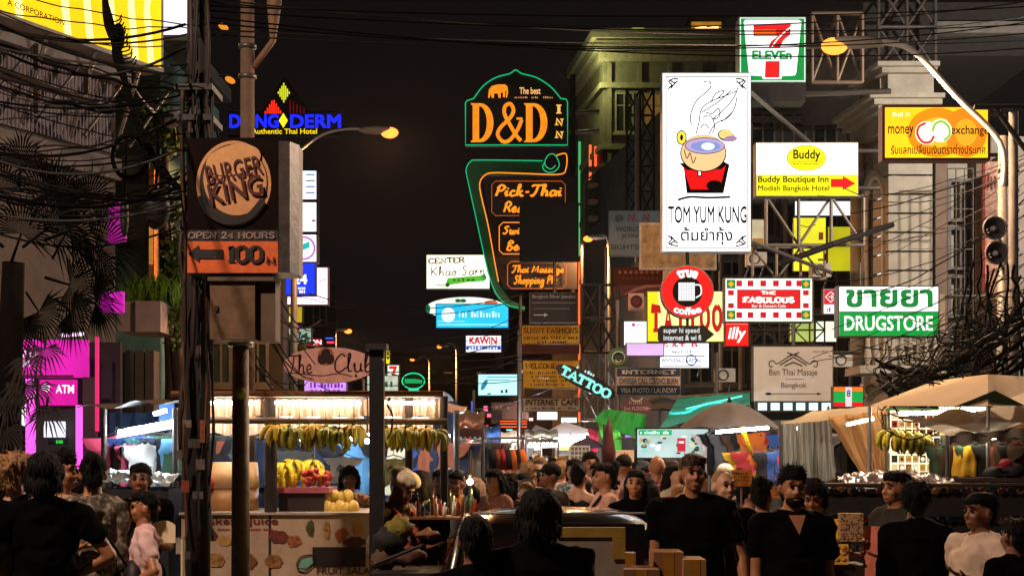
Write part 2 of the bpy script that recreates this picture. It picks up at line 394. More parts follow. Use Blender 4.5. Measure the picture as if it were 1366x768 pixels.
ARMS = dict(down=((.05, .02, -1), (.04, -.12, -1)), hips=((.55, .15, -.8), (-.55, -.45, -.35)), front=((.1, .1, -1), (-.25, -1, .15)),
            hold=((.12, -.1, -1), (-.35, -1, .45)), head=((.75, -.2, .35), (-.75, .1, .65)), reach=((.1, -.6, -.8), (-.1, -1, -.05)),
            chin=((.1, -.3, -1), (-.4, -.6, 1)), point=((.3, -.7, -.3), (.1, -1, .2)), back=((.1, .35, -1), (-.05, .1, -1)), wide=((.3, .05, -1), (.1, -.35, -1)))
def figure(al='down', ar='down', yaw=0, pitch=0, fem=False, vox=.012, top='tee', bottom='trousers', hair='short', wide=1.0, stride=0, lean=0, seed=1):
    B = MB(); T = MB(); L = MB(); H = MB(); w = wide*(.92 if fem else 1); sh = .172*w
    def hd(p): p = V(p)-V((0, 0, .03)); q = V((0, .01, 1.50)); return q+Matrix.Rotation(yaw, 3, 'Z')@Matrix.Rotation(pitch, 3, 'X')@(p-q)
    HR = Matrix.Rotation(yaw, 3, 'Z')@Matrix.Rotation(pitch, 3, 'X')
    for sx in (-1, 1):
        hp = V((sx*.09, 0, .92)); kn = V((sx*.1, -.02-sx*stride*.1, .5)); an = V((sx*.1, .03-sx*stride*.22+(.05 if stride else 0), .09))
        B.cap(hp, kn, .088*w, .058); B.cap(kn, an, .056, .04); B.cap(an+V((0, 0, -.04)), an+V((sx*.01, -.17, -.055)), .038, .03)
        if bottom == 'trousers': L.cap(hp, kn, .102*w, .08); L.tube([kn, an+V((0, 0, .02))], [.08, .068], 10); L.ell(kn, .08, 10, 6)
        elif bottom == 'shorts': L.cap(hp, kn+V((0, 0, .06)), .106*w, .098)
        e, wv = ARMS[ar if sx < 0 else al]; s0 = V((sx*sh, .01, 1.405)); e = V((e[0]*sx, e[1], e[2])).normalized(); wv = V((wv[0]*sx, wv[1], wv[2])).normalized()
        el = s0+e*.285; wr = el+wv*.245; rr = .85 if fem else 1
        B.cap(s0, el, .05*rr, .038*rr); B.cap(el, el+wv*.09, .039*rr, .039*rr); B.cap(el+wv*.09, wr, .039*rr, .026*rr)
        nn = V((-sx, 0, .1)) if (ar if sx < 0 else al) in ('down', 'back', 'wide') else V((0, 0, 1)) if (ar if sx < 0 else al) != 'head' else V((0, .3, -1))
        hand(B, wr, wv, nn, sx, .5)
        if top == 'tee': T.cap(s0, s0+e*.15, .06*rr+.008, .06*rr+.004)
        elif top == 'long': T.cap(s0, el, .066*rr+.006, .052*rr+.004); T.cap(el, el+wv*.2, .052*rr, .042*rr)
        elif top == 'tank': T.cap(V((sx*.1, .01, 1.42)), V((sx*.11, .01, 1.36)), .045, .05)
    if bottom == 'skirt': L.tube([(0, 0, 1.0), (0, 0, .9), (0, 0, .55)], [.13, .175, .21], 14)
    else: L.ell((0, .01, .95), (.178*w, .13*w, .12), 14, 8)
    B.ell((0, .01, .95), (.162*w, .115*w, .12), 14, 8); B.ell((0, 0, 1.1), ((.118 if fem else .138)*w, .098*w, .15), 14, 8)
    B.ell((0, 0, 1.28), (.158*w, .112*w, .17), 14, 8); B.cap((-sh+.03, .01, 1.40), (sh-.03, .01, 1.40), .058, .058)
    B.tube([(0, .015, 1.36), (0, .015, 1.44), (0, .005, 1.54)], [.09, .062, .054], 12); B.cap((-sh+.05, .015, 1.41), (0, .02, 1.475), .045, .05); B.cap((sh-.05, .015, 1.41), (0, .02, 1.475), .045, .05)
    if fem: B.ell((.065, -.085, 1.27), (.06, .05, .06)); B.ell((-.065, -.085, 1.27), (.06, .05, .06)); T.ell((.065, -.09, 1.27), (.066, .056, .066)); T.ell((-.065, -.09, 1.27), (.066, .056, .066))
    # shirt
    T.ell((0, 0, 1.27), (.172*w, .13*w, .19), 16, 9); T.ell((0, .0, 1.1), (.162*w, .125*w, .2), 16, 9); T.tube([(0, .0, 1.2), (0, .0, 1.02), (0, .005, .9)], [.15*w, .155*w, .172*w], 16)
    if top != 'tank': T.cap((-sh+.03, .01, 1.405), (sh-.03, .01, 1.405), .072, .072); T.ell((0, .012, 1.36), (sh, .115, .1), 16, 9); T.tube([(0, .015, 1.38), (0, .015, 1.475)], [.13, .078], 12); T.cap((-sh+.05, .015, 1.415), (0, .02, 1.46), .062, .056); T.cap((sh-.05, .015, 1.415), (0, .02, 1.46), .062, .056)
    # head
    for c, r in (((0, .018, 1.66), (.075, .094, .097)), ((0, -.028, 1.605), (.058, .06, .07)), ((0, -.062, 1.56), (.026, .026, .02)),
                 ((.03, -.055, 1.615), (.03, .03, .03)), ((-.03, -.055, 1.615), (.03, .03, .03)), ((.078, .015, 1.635), (.012, .022, .034)), ((-.078, .015, 1.635), (.012, .022, .034)),
                 ((0, -.096, 1.617), (.017, .014, .011)), ((0, -.082, 1.582), (.024, .014, .006)), ((0, -.08, 1.572), (.02, .014, .007))):
        B.ell(hd(c), r, 14 if r[0] > .05 else 8, 9 if r[0] > .05 else 6, HR)
    B.cap(hd((0, -.075, 1.665)), hd((0, -.098, 1.622)), .009, .012, 7); B.cap(hd((-.036, -.07, 1.676)), hd((.036, -.07, 1.676)), .013, .013, 7)
    out = {}; o1 = seed*3.7
    out['body'] = evalmesh(B, vox, 2)
    wr_ = lambda a, c1, c2, c3: (lambda c: a*(.9*mn.noise(V((c.x*c1+o1, c.y*c1, c.z*c2)))+1.3*(.28-abs(mn.noise(V((c.x*c3*.6+c.z*3, c.y*c3*.6+o1, c.z*c3*.55)))))))
    if vox < .015:
        out['shirt'] = evalmesh(T, max(.013, vox), 3, wr_(.02, 5, 11, 16), 'shirt'); out['trousers'] = evalmesh(L, max(.014, vox), 2, wr_(.009, 6, 9, 15), 'trousers')
    else: out['shirt'] = evalmesh(T, vox, 2, None, 'shirt'); out['trousers'] = evalmesh(L, vox, 1, None, 'trousers')
    if hair != 'bald':
        if hair in ('short', 'long', 'bun', 'bob', 'curly', 'spiky'):
            g = 1.07 if hair in ('curly', 'bob') else .965
            H.ell(hd((0, .034, 1.685)), (.086*g, .096*g, .088*g), 14, 9, HR); H.ell(hd((0, -.01, 1.722)), (.078*g, .074*g, .045*g), 12, 7, HR)
            if hair == 'spiky': H.ell(hd((0, -.02, 1.75)), (.065, .06, .035), 10, 6, HR)
            H.ell(hd((0, .075, 1.63)), (.07, .045, .07), 10, 6, HR)
        if hair in ('long',): H.tube([hd((0, .07, 1.66)), hd((0, .1, 1.56)), V((0, .125, 1.42)), V((0, .135, 1.3))], [.085, .085, .07, .04], 12); H.cap(hd((.075, .02, 1.66)), hd((.08, .05, 1.5)), .028, .03); H.cap(hd((-.075, .02, 1.66)), hd((-.08, .05, 1.5)), .028, .03)
        if hair == 'bob': H.cap(hd((.08, .02, 1.66)), hd((.078, .02, 1.57)), .03, .025); H.cap(hd((-.08, .02, 1.66)), hd((-.078, .02, 1.57)), .03, .025); H.ell(hd((0, .07, 1.6)), (.085, .055, .08))
        if hair == 'bun': H.ell(hd((0, .1, 1.745)), .045)
        if hair == 'buzz': H.ell(hd((0, .03, 1.672)), (.078, .09, .092), 14, 9, HR)
        if hair == 'cap': H.ell(hd((0, .02, 1.69)), (.09, .105, .085), 14, 9, HR); H.ell(hd((0, -.1, 1.70)), (.065, .07, .01), 12, 6, HR)
        if hair == 'beret': H.ell(hd((0, .02, 1.73)), (.12, .13, .06), 14, 9, HR); H.ell(hd((0, .03, 1.68)), (.085, .1, .05), 14, 9, HR)
        amp = {'curly': .018, 'cap': .002, 'beret': .004, 'buzz': .001}.get(hair, .009)
        out['hair'] = evalmesh(H, max(vox*.8, .010), 1, lambda c: amp*(mn.noise(V((c.x*28+o1, c.y*28, c.z*14)))+.7*mn.noise(V((c.x*60, c.y*60, c.z*30)))), 'hair')
        if hair not in ('cap', 'beret', 'buzz') and vox < .02:
            me = out['hair']; rg = random.Random(seed); vs = me.vertices; c0 = hd((0, .03, 1.68)); b = MB()
            for _ in range(520):
                v = vs[rg.randrange(len(vs))]; n = v.normal; p = v.co.copy(); flow = V((n.x*.3, .15, -1)) if hair in ('long', 'bob', 'bun') or p.z < c0.z else V((rg.uniform(-.6, .6), -.5 if p.y < c0.y else .5, -.3))
                if hair in ('curly', 'spiky'): flow = V((rg.gauss(0, 1), rg.gauss(0, 1), rg.gauss(0, 1)))
                f = flow-n*flow.dot(n); f = (f.normalized() if f.length > .01 else V((0, 0, -1)))+n*rg.uniform(.1, .75 if hair in ('curly', 'spiky') else .35); L_ = rg.uniform(.02, .05); s_ = f.cross(n).normalized()*.0028; q = p-n*.004
                m_ = q+f*L_*.55+n*.004; b.add([q-s_, q+s_, m_+s_*.8, m_-s_*.8, q+f*L_-V((0, 0, .006))], [(0, 1, 2, 3), (3, 2, 4)])
            tmp = [tuple(v.co) for v in vs]; fs_ = [tuple(p_.vertices) for p_ in me.polygons]; nn_ = len(tmp)
            m2 = bpy.data.meshes.new('hair'); m2.from_pydata(tmp+b.v, [], fs_+[tuple(i+nn_ for i in f) for f in b.f]); m2.materials.append(STEEL); m2.polygons.foreach_set('use_smooth', [True]*len(m2.polygons)); out['hair'] = m2
    out['eyes'] = [hd((sx*.029, -.0795, 1.652)) for sx in (-1, 1)]; out['hm'] = (hd, HR); out['face'] = [(hd((-.045, -.083, 1.678)), hd((-.03, -.091, 1.683)), hd((-.014, -.092, 1.679))), (hd((.045, -.083, 1.678)), hd((.03, -.091, 1.683)), hd((.014, -.092, 1.679)))]; out['lips'] = hd((0, -.089, 1.579)); out['hn'] = hair
    return out
_e = MB(); _e.ell((0,0,0), (.0125, .008, .0075), 8, 6); EYE = _e.mesh(name='eye'); EYE.materials.append(STEEL)
SKIN = dict(tan=mat('a8714c', .5, 0, .08, 30, .05), fair=mat('c89878', .5, 0, .06, 30, .05), brown=mat('7d5036', .5, 0, .08, 30, .05))
HAIRC = dict(black=mat('0a0706', .8, 0, .4, 90, .5, (1, 1, .2), spec=.2), brown=mat('3a2314', .6, 0, .4, 90, .5, (1, 1, .2)), blond=mat('8a6238', .6, 0, .4, 90, .5, (1, 1, .2)), cream=mat('d9c9a8', .8), navy=mat('1c2230', .8))
EYEM = mat('0e0b0a', .15, 0, .1)
def person(fig, label, px, ytop, d, face=0, skin='tan', hair='black', shirt=None, pants=None, h=None, extra=None, group=None, eyes=True):
    ztop = Z(ytop, d); k = ztop/1.738 if h is None else h/1.738; z0 = 0 if h is None else ztop-h
    o = thing('person', label, 'person', (X(px, d), d, z0), group); o.rotation_euler = (0, 0, R(face)); o.scale = (k, k, k)
    inst('body', fig['body'], o, m=SKIN[skin]); inst('shirt', fig['shirt'], o, m=shirt or BLACK); inst('trousers', fig['trousers'], o, m=pants or BLACK)
    if 'hair' in fig: inst('cap' if fig['hn'] in ('cap', 'beret') else 'hair', fig['hair'], o, m=HAIRC[hair])
    if eyes:
        b = MB(); [b.tube(q, .0045, 5) for q in fig['face']]; me = b.mesh(name='eyebrows'); me.materials.append(HAIRC['black']); inst('eyebrows', me, o)
        b = MB(); b.ell(fig['lips'], (.021, .006, .007), 10, 6, fig['hm'][1]); me = b.mesh(name='lips'); me.materials.append(mat('8a4a3c', .5)); inst('lips', me, o)
        for p in fig['eyes']: inst('eye', EYE, o, p, m=EYEM)
    if extra: extra(o, fig)
    return o
# ---------------------------------------------------------------- lamps (street lamps and tubes)
def lamp_data(typ, col, energy, size=.1, spot=None):
    l = bpy.data.lights.new('lamp', typ); l.color = lin(col); l.energy = energy; l.use_shadow = True
    if typ in ('POINT', 'SPOT'): l.shadow_soft_size = size
    if typ == 'AREA': l.size = size
    if spot: l.spot_size = R(spot); l.spot_blend = .08
    return l
SODIUM = 'ffb070'; LAMP = 1.0
BOWL = glow('ff7c2c', 3.0, 0).copy(); BOWL.node_tree.nodes['Principled BSDF'].inputs['Base Color'].default_value = (0, 0, 0, 1); BOWL.node_tree.nodes['Principled BSDF'].inputs['Specular IOR Level'].default_value = 0
def street_lamp(label, hx, hy, hz, base, pole_top, armpts, power, glow_s=30, big=1.0, pole=True, group=None, rp=.07, tint=None, typ='SPOT'):
    """head at (hx,hy,hz); post on base; arm through armpts to the head"""
    t = thing('street_lamp', label, 'street lamp', base, group)
    if pole: m = MB(); m.tube([base, pole_top], [rp*1.25, rp*.8], 10); m.obj('pole', mat('77736c', .6, .4, .25, 12), t)
    m = MB(); m.tube(spline(armpts, 6), (.045 if big < .9 else .028)*big, 8); m.obj('arm', mat('d0ccc4', .6, 0, .1, 12), t)
    dr = (V(armpts[-1])-V(armpts[-2])).normalized(); dr.z = 0; dr = dr.normalized() if dr.length > .01 else V((-1, 0, 0))
    rot = Matrix.Rotation(math.atan2(dr.y, dr.x), 3, 'Z'); c = V((hx, hy, hz))
    m = MB(); m.ell(c-dr*.12*big+V((0, 0, .035*big)), (.42*big, .15*big, .085*big), 14, 8, rot); m.obj('lamp_housing', mat('b0aaa0', .6, 0, .1), t)
    m = MB(); m.ell(c+dr*.16*big-V((0, 0, .02*big)), (.19*big, .125*big, .12*big), 14, 8, rot); m.obj('lamp_bowl', BOWL, t)
    l = bpy.data.objects.new('street_lamp_light', lamp_data(typ, tint or SODIUM, power*LAMP, .12, *([178] if typ == 'SPOT' else []))); COL.objects.link(l); l.location = c+dr*.1*big-V((0, 0, .2*big)); l.parent = t; l.location = l.location-V(base)
    return t
def tube_light(parent, p0, p1, r, h='f4fbff', s=14, name='fluorescent_tube'):
    if s > 5: s *= 5
    m = MB(); m.tube([p0, p1], r, 8); return m.obj(name, glow(h, s, 0), parent)
# ---------------------------------------------------------------- ground
def sheet(name, x0, y0, x1, y1, z0, z1, m):
    b = MB(); b.box((x0, y0, z0), (x1, y1, z1)); o = b.obj(name, m); tag(o, None, None, None, 'structure'); return o
sheet('ground', -400, -60, 400, 700, -.6, -.02, mat('3c3835', .95, 0, .3, 2))
sheet('road', -40, -40, 40, 7.0, -.3, 0, mat('3a3836', .8, 0, .3, 3, .4))
rd = MB(); rd.foot([(-3.6, 7.0), (5.6, 7.0), (-9, 180), (-18, 180)], -.3, .0); tag(rd.obj('street_surface', mat('403c3a', .75, 0, .3, 3, .4)), None, None, None, 'structure')
pv = MB(); pv.foot([(-30, 7.2), (-3.65, 7.2), (-18.1, 180), (-60, 180)], -.2, .13); tag(pv.obj('pavement', mat('6f6a64', .85, 0, .2, 4, .3)), None, None, None, 'structure')
pv = MB(); pv.foot([(5.65, 7.2), (40, 7.2), (40, 180), (-8.9, 180)], -.2, .13); tag(pv.obj('pavement', mat('6f6a64', .85, 0, .2, 4, .3)), None, None, None, 'structure')
# ---------------------------------------------------------------- facades
def window(root, o, u, n, x, z, w, h, frame, pane, sill=None, mull=1, depth=.07, arch=False):
    """frame standing proud of the wall, pane set back within it"""
    U = V(u); N_ = V(n); up = V((0, 0, 1)); q = V(o)+U*x+up*z
    def bx(mb, a0, a1, z0, z1, n0, n1): mb.add([q+U*i+N_*k+up*j for i, k, j in ((a0,n0,z0),(a1,n0,z0),(a1,n1,z0),(a0,n1,z0),(a0,n0,z1),(a1,n0,z1),(a1,n1,z1),(a0,n1,z1))], [(0,3,2,1),(4,5,6,7),(0,1,5,4),(1,2,6,5),(2,3,7,6),(3,0,4,7)])
    t = .07; m = MB(); bx(m, 0, t, 0, h, .003, depth); bx(m, w-t, w, 0, h, .003, depth); bx(m, t, w-t, 0, t, .003, depth); bx(m, t, w-t, h-t, h, .003, depth)
    for i in range(1, mull+1): bx(m, w*i/(mull+1)-.025, w*i/(mull+1)+.025, t, h-t, .004, depth-.01)
    if h > 1.3: bx(m, t, w-t, h*.68-.02, h*.68+.02, .005, depth-.014)
    fr = m.obj('window', frame, root)
    m = MB(); bx(m, t, w-t, t, h-t, .002, .02); m.obj('pane', pane, fr)
    if sill: m = MB(); bx(m, -.1, w+.1, -.1, -.003, .003, .16); m.obj('sill', sill, fr)
    return fr
def block(name, label, poly, z1, m, z0=0, cat='building', group=None, wall='wall'):
    c = poly[0]; t = thing(name, label, cat, (c[0], c[1], 0), group)
    b = MB(); b.foot(poly, z0, z1); b.obj(wall, m, t); return t
def facade(t, o, u, n, w, z0, z1, cols, rows, ww, wh, frame, panes, sill=None, seed=1, marg=.4):
    rg = random.Random(seed); U = V(u).normalized()
    for i in range(cols):
        for j in range(rows):
            x = marg+(w-2*marg)*(i+.5)/cols-ww/2; z = z0+(z1-z0)*(j+.5)/rows-wh/2
            window(t, V(o), U, n, x, z, ww, wh, frame, rg.choice(panes), sill)
DARKW = [GLASS, GLASS, mat('252a2c', .15, 0, .3, 3, 0), mat('141210', .3, 0, .3, 3, 0)]
FR = mat('57544e', .6, .1, .2); SL = -.14
nside = V((-1, SL, 0)).normalized()
# --- tall hotel building behind the neon signs
d0 = 60; xa = X(805, d0); zt = Z(42, d0)
t = block('hotel_building', 'tall grey hotel with a stepped cornice and coloured light tubes behind the neon signs', [(xa, d0), (xa+9, d0), (xa+9, d0+5.6), (xa-.14*5.6, d0+5.6)], zt, mat('6b6a60', .9, 0, .3, 1.5, .3))
for k in range(3):
    b = MB(); e = .15+.16*k; b.foot([(xa-e, d0-e), (xa+9, d0-e), (xa+9, d0+14), (xa-.14*5.6-e, d0+5.6+e)], zt-1.2+.42*k, zt-.85+.42*k); b.obj('cornice', mat('9c998c', .8), t)
U2 = V((SL, 1, 0)).normalized()
for fx, c in ((.8, '3f9a58'), (2.9, 'ff6a3c'), (3.9, 'ff5a30')):
    for z0, z1, cc in ((Z(560, d0), Z(330, d0), 'ff6a30'), (Z(322, d0), Z(250, d0), '40a860'), (Z(246, d0), Z(150+10*fx, d0), c)):
        q = V((xa, d0, 0))+U2*(5.5-fx*1.15)+nside*.12; tube_light(t, q+V((0, 0, z0)), q+V((0, 0, z1)), .055, cc, 1.1, 'light_tube')
facade(t, (xa, d0, 0), (1, 0, 0), (0, -1, 0), 8.6, 4, zt-2, 7, 5, .75, 1.6, mat('8a877a', .7), DARKW+[glow('c89040', .18, .3)], mat('9a978a'), 3, .25)
for k in range(6): b = MB(); z = 4.1+k*2.45; b.foot([(xa-.14, d0-.14), (xa+9, d0-.14), (xa+9, d0+.5), (xa-.14*5.6-.14, d0+5.6)], z, z+.22); b.obj('floor_band', mat('8a887c', .85), t)
for k in range(7): b = MB(); x = xa+.16+k*1.21; b.box((x, d0-.1, 3.5), (x+.16, d0-.004, zt-1.3)); b.obj('pilaster', mat('7a786c', .85), t)
for i in range(3):      # arched window heads on the front
    for j in range(2):
        q = V((xa+1.2+2.2*i, d0, 9.2-4*j)); b = MB(); pts = [(q.x+.75*cos(a*pi/10), q.z+.75*sin(a*pi/10)) for a in range(11)]
        b.tube([(a, d0-.06, z) for a, z in pts], .09, 6); b.obj('arch_moulding', mat('8a877c', .8), t)
b = MB(); b.box((X(842, d0), d0-.35, Z(52, d0)), (X(858, d0), d0-.05, Z(41, d0))); b.obj('roof_lamp', glow('e8e03c', 2.2, 0), t); rl = bpy.data.objects.new('roof_corner_fill', lamp_data('POINT', 'e4e088', 260, .15)); COL.objects.link(rl); rl.location = (xa-.95, d0-.9, zt-1.9); mw = rl.location.copy(); rl.parent = t; rl.location = mw-ORG[t.name]  # fill light added at the corner, away from the lamp, to brighten both faces
# rooftop room with warm light
t = block('rooftop_room', 'small glass-sided rooftop room glowing amber above the hotel', [(X(918, 64), 64), (X(966, 64), 64), (X(966, 64), 67), (X(918, 64), 67)], Z(22, 64), mat('3c342a', .8), zt+.02)
b = MB(); b.box((X(922, 64), 63.93, Z(54, 64)), (X(962, 64), 63.98, Z(30, 64))); b.obj('window', glow('c88a30', .5, .3, 2), t)
for a, bb in ((930, 942), (944, 958)): tube_light(t, P(a-3, 40, 63.8), P(bb, 37, 63.8), .07, 'ffc070', 4)
b = MB(); b.box((X(938, 64), 63.7, Z(57, 64)), (X(946, 64), 63.9, Z(50, 64))); b.obj('wall_lamp', glow('ffe040', 3, 0), t)
# --- dark building with frames, middle right
d0 = 44; xa = X(905, d0)
t = block('shophouse', 'dark five storey shophouse with tinted windows behind the pot sign', [(xa, d0), (X(1130, d0), d0), (X(1130, d0)+2, d0+15), (xa-2, d0+15)], Z(125, d0), mat('3a3c3a', .9, 0, .3, 1.5, .3))
facade(t, (xa, d0, 0), (1, 0, 0), (0, -1, 0), X(1130, d0)-xa, 3.5, Z(135, d0), 5, 4, .75, 1.5, FR, DARKW, mat('55524a'), 8, .2)
for i in range(5):
    b = MB(); z = 3.3+i*2.05; b.box((xa-.05, d0-.14, z), (X(1130, d0), d0-.003, z+.16)); b.obj('floor_band', mat('5c5a54', .9), t)
# lit shop windows in it
t2 = t
for (a, b_, c_, d_, col, s_) in ((1058, 290, 1102, 362, 'f2ea30', .85), (1104, 302, 1150, 362, 'd8d020', .6), (1053, 428, 1086, 456, 'c8dc70', .6), (1088, 428, 1116, 456, 'e6eed0', .8), (1060, 268, 1146, 288, 'e8eef0', .9)):
    sg = Sign('lit_panel', {1058: 'tall yellow lit shopfront panel behind the diagonal steel frame', 1104: 'dimmer yellow lit panel beside the arched window', 1053: 'lime green lit window below the red chequered sign', 1088: 'pale green lit window left of the drugstore sign', 1060: 'white lit strip under the yellow-bottomed boutique sign'}[a], a, b_, c_, d_, 38, .1, DSTEEL, glow(col, s_, .25, 1.2), .6, cat='lit panel')
    if a == 1058: sg.stroke([(1066, 300), (1076, 303), (1088, 300)], 1.2, ink('604010')); sg.rects([(1091, 345, 1098, 348), (1092, 310, 1098, 320)], ink('703818'))
# --- colonial corner building, right
d0 = 32; k = d0/F; xa = X(1190, d0); xb = X(1242, d0); ST = mat('8f8a7c', .9, 0, .18, 3, .35); ST2 = mat('a09a8a', .85, 0, .15, 3, .25)
zt = Z(176, d0)
t = block('colonial_building', 'cream stone corner building with banded column, arched window and heavy cornice', [(xa, d0), (X(1420, d0), d0+.6), (X(1420, d0), d0+1.75), (xa-.14*1.75, d0+1.75)], zt, ST)
z = Z(488, d0); i = 0
while z < zt-.3:          # rusticated courses of the corner pier
    b = MB(); e = .10; b.foot([(xa-e, d0-e), (xb, d0-e), (xb, d0-.004), (xa-.004, d0-.004), (xa-.004-.14*.8, d0+.8), (xa-e-.14*.8, d0+.8)], z+.02, z+.385); b.obj('stone_course', ST2, t); z += .405
def corn(y0, y1, e, m=ST2, x1=xb, back=1.9):
    b = MB(); b.foot([(xa-e, d0-e), (x1+e*.2, d0-e), (x1+e*.2, d0+back), (xa-.14*back-e, d0+back)], Z(y1, d0), Z(y0, d0)); b.obj('cornice', m, t)
corn(133, 139, .62); corn(139, 146, .5); corn(146, 153, .38); corn(153, 176, .2)
corn(88, 94, .4, back=1.5); corn(94, 101, .28, back=1.45); corn(101, 133, .12, back=1.4)
b = MB()
for i in range(7):        # dentils on the side face
    q = V((xa, d0, 0))+U2*(.15+.2*i)+nside*.125; b.box((q.x-.09, q.y-.05, Z(118, d0)), (q.x+.01, q.y+.05, Z(103, d0)))
b.obj('dentils', ST2, t)['kind'] = 'stuff'
# side face: tall arched window and pilaster with capital
def sp(a, z, e=.0): q = V((xa, d0, 0))+U2*a+nside*e; return (q.x, q.y, z)
zc = Z(262, d0); zb = Z(392, d0); 
def archpts(a0, a1, e): return [sp(a0, zb, e)]+[sp((a0+a1)/2-(a1-a0)/2*cos(pi*i/12), zc+(a1-a0)/2*1.1*sin(pi*i/12), e) for i in range(13)]+[sp(a1, zb, e)]
pts = archpts(.3, 1.3, .02); n = len(pts); b = MB(); b.add(pts, [tuple(range(n))]); w_ = b.obj('arched_window', mat('20242a', .15, 0, .3, 2, 0), t)
b = MB(); b.tube(archpts(.3, 1.3, .05), .07, 6); b.obj('frame', mat('d8d2c4', .6), w_)
b = MB(); b.tube(archpts(.18, 1.42, .06), .08, 6); b.obj('arch_moulding', ST2, t)
b = MB(); b.add([sp(.5, zb, .05), sp(.7, zb, .05), sp(.7, zc+.35, .05), sp(.5, zc+.2, .05)], [(0, 1, 2, 3)]); b.obj('lit_glass', glow('e8f0f0', .9, .2), w_)
b = MB(); b.tube([sp(1.66, Z(488, d0), .14), sp(1.66, Z(215, d0), .14)], .16, 12); b.obj('pilaster', ST2, t)
b = MB(); b.tube([sp(1.66, Z(220, d0), .14), sp(1.66, Z(205, d0), .14), sp(1.66, Z(185, d0), .14), sp(1.66, Z(177, d0), .14)], [.16, .2, .34, .36], 12)
for i in range(8): b.ell(V(sp(1.66, Z(192, d0), .14))+V((.27*cos(i*pi/4), .27*sin(i*pi/4), 0)), (.09, .09, .13), 8, 6)
b.obj('capital', ST2, t)
# balcony balustrade
b = MB(); b.foot([(X(1142, d0)-.1, d0-.8), (xb+.2, d0-.8), (xb+.2, d0-.104), (X(1142, d0)-.1, d0+.6)], Z(500, d0), Z(490, d0)); b.obj('balcony_slab', ST2, t)
b = MB(); b.box((X(1142, d0)-.05, d0-.75, Z(449, d0)), (xb+.15, d0-.55, Z(444, d0))); b.obj('handrail', ST2, t)
for i in range(9):
    x = X(1148+i*11, d0); b = MB(); z0 = Z(490, d0); h = Z(449, d0)-z0
    b.tube([(x, d0-.65, z0+h*q) for q in (0, .1, .3, .5, .8, 1)], [.06, .045, .085, .06, .04, .06], 10); b.obj('baluster', ST2, t)
# front face, right of the pier: dark window bays and pilasters
for x0, x1 in ((1246, 1262), (1300, 1320)):
    b = MB(); b.box((X(x0, d0), d0-.12, Z(500, d0)), (X(x1, d0), d0+.5, zt-.02)); b.obj('pilaster', mat('6a5a4c', .85, 0, .2, 3, .3), t)
for j in range(4):
    window(t, (X(1264, d0), d0+.3, 0), (1, 0, 0), V((0, -1, 0)), 0, Z(296+j*64, d0), .56, .92, mat('4a4640', .6), GLASS, mat('6a6458'), 1, .34)
b = MB(); b.box((X(1325, d0), d0-.5, Z(430, d0)), (X(1348, d0), d0+.5, Z(212, d0))); b.obj('end_pier', mat('8a7a6c', .85, 0, .3, 2, .3), t)
b = MB(); b.foot([(X(1178, d0), d0+1.8), (X(1430, d0), d0+1.8), (X(1430, d0), d0+9), (X(1178, d0), d0+9)], Z(45, d0), Z(-30, d0)); b.obj('upper_storey', mat('2c2a28', .9), t)
b = MB(); b.box((X(1276, d0), d0+1.5, Z(18, d0)), (X(1430, d0), d0+1.8-.004, Z(2, d0))); b.obj('roof_band', mat('77736a', .8), t)
# rooms on the far right behind the tangle
t = block('shophouse', 'plain dim concrete shophouse at the far right edge behind the loudspeakers', [(X(1352, 30), 30), (X(1500, 30), 30), (X(1500, 30), 36), (X(1352, 30), 36)], Z(210, 30), mat('6e655c', .9, 0, .3, 2, .3))
facade(t, (X(1352, 30), 30, 0), (1, 0, 0), (0, -1, 0), 2.2, 2.5, Z(225, 30), 2, 3, .6, 1.0, FR, DARKW, None, 5, .1)
# --- far right side buildings down the street
for i, (x0, x1, yt, d, c, lb, cols, rows) in enumerate((
    (700, 780, 380, 90, '3a3431', 'narrow dark building far down the street under the neon shopping sign', 4, 4),
    (648, 712, 492, 120, '33302e', 'low far building end behind the blue lit billboard', 4, 2),
    (772, 812, 300, 74, '4a453e', 'mid-height building beyond the hotel with an orange lit stairwell', 2, 5),
    (690, 760, 455, 104, '302c2a', 'dark concrete block beyond the yellow tailor boards', 3, 3))):
    t = block('shophouse', lb, [(X(x0, d), d), (X(x1, d), d), (X(x1, d), d+12), (X(x0, d)-1, d+12)], Z(yt, d), mat(c, .9, 0, .3, 1, .3))
    facade(t, (X(x0, d), d, 0), (1, 0, 0), (0, -1, 0), X(x1, d)-X(x0, d), 3.4, Z(yt+8, d), cols, rows, .7, 1.1, FR, DARKW+[glow('b08040', .15, .3)], None, i)
t = thing('stairwell', 'orange lit outdoor stair bay on the side wall above the small street lamp', 'staircase', P(797, 260, 56))
for i in range(4):
    b = MB(); b.box((X(786, 56), 56+.3, Z(290-i*22, 56)), (X(806, 56), 56.9, Z(286-i*22, 56))); b.obj('landing', mat('a07850', .8), t)
    bar(P(786, 304-i*22, 56), P(806, 288-i*22, 56), .04, DSTEEL, t, 'rail')
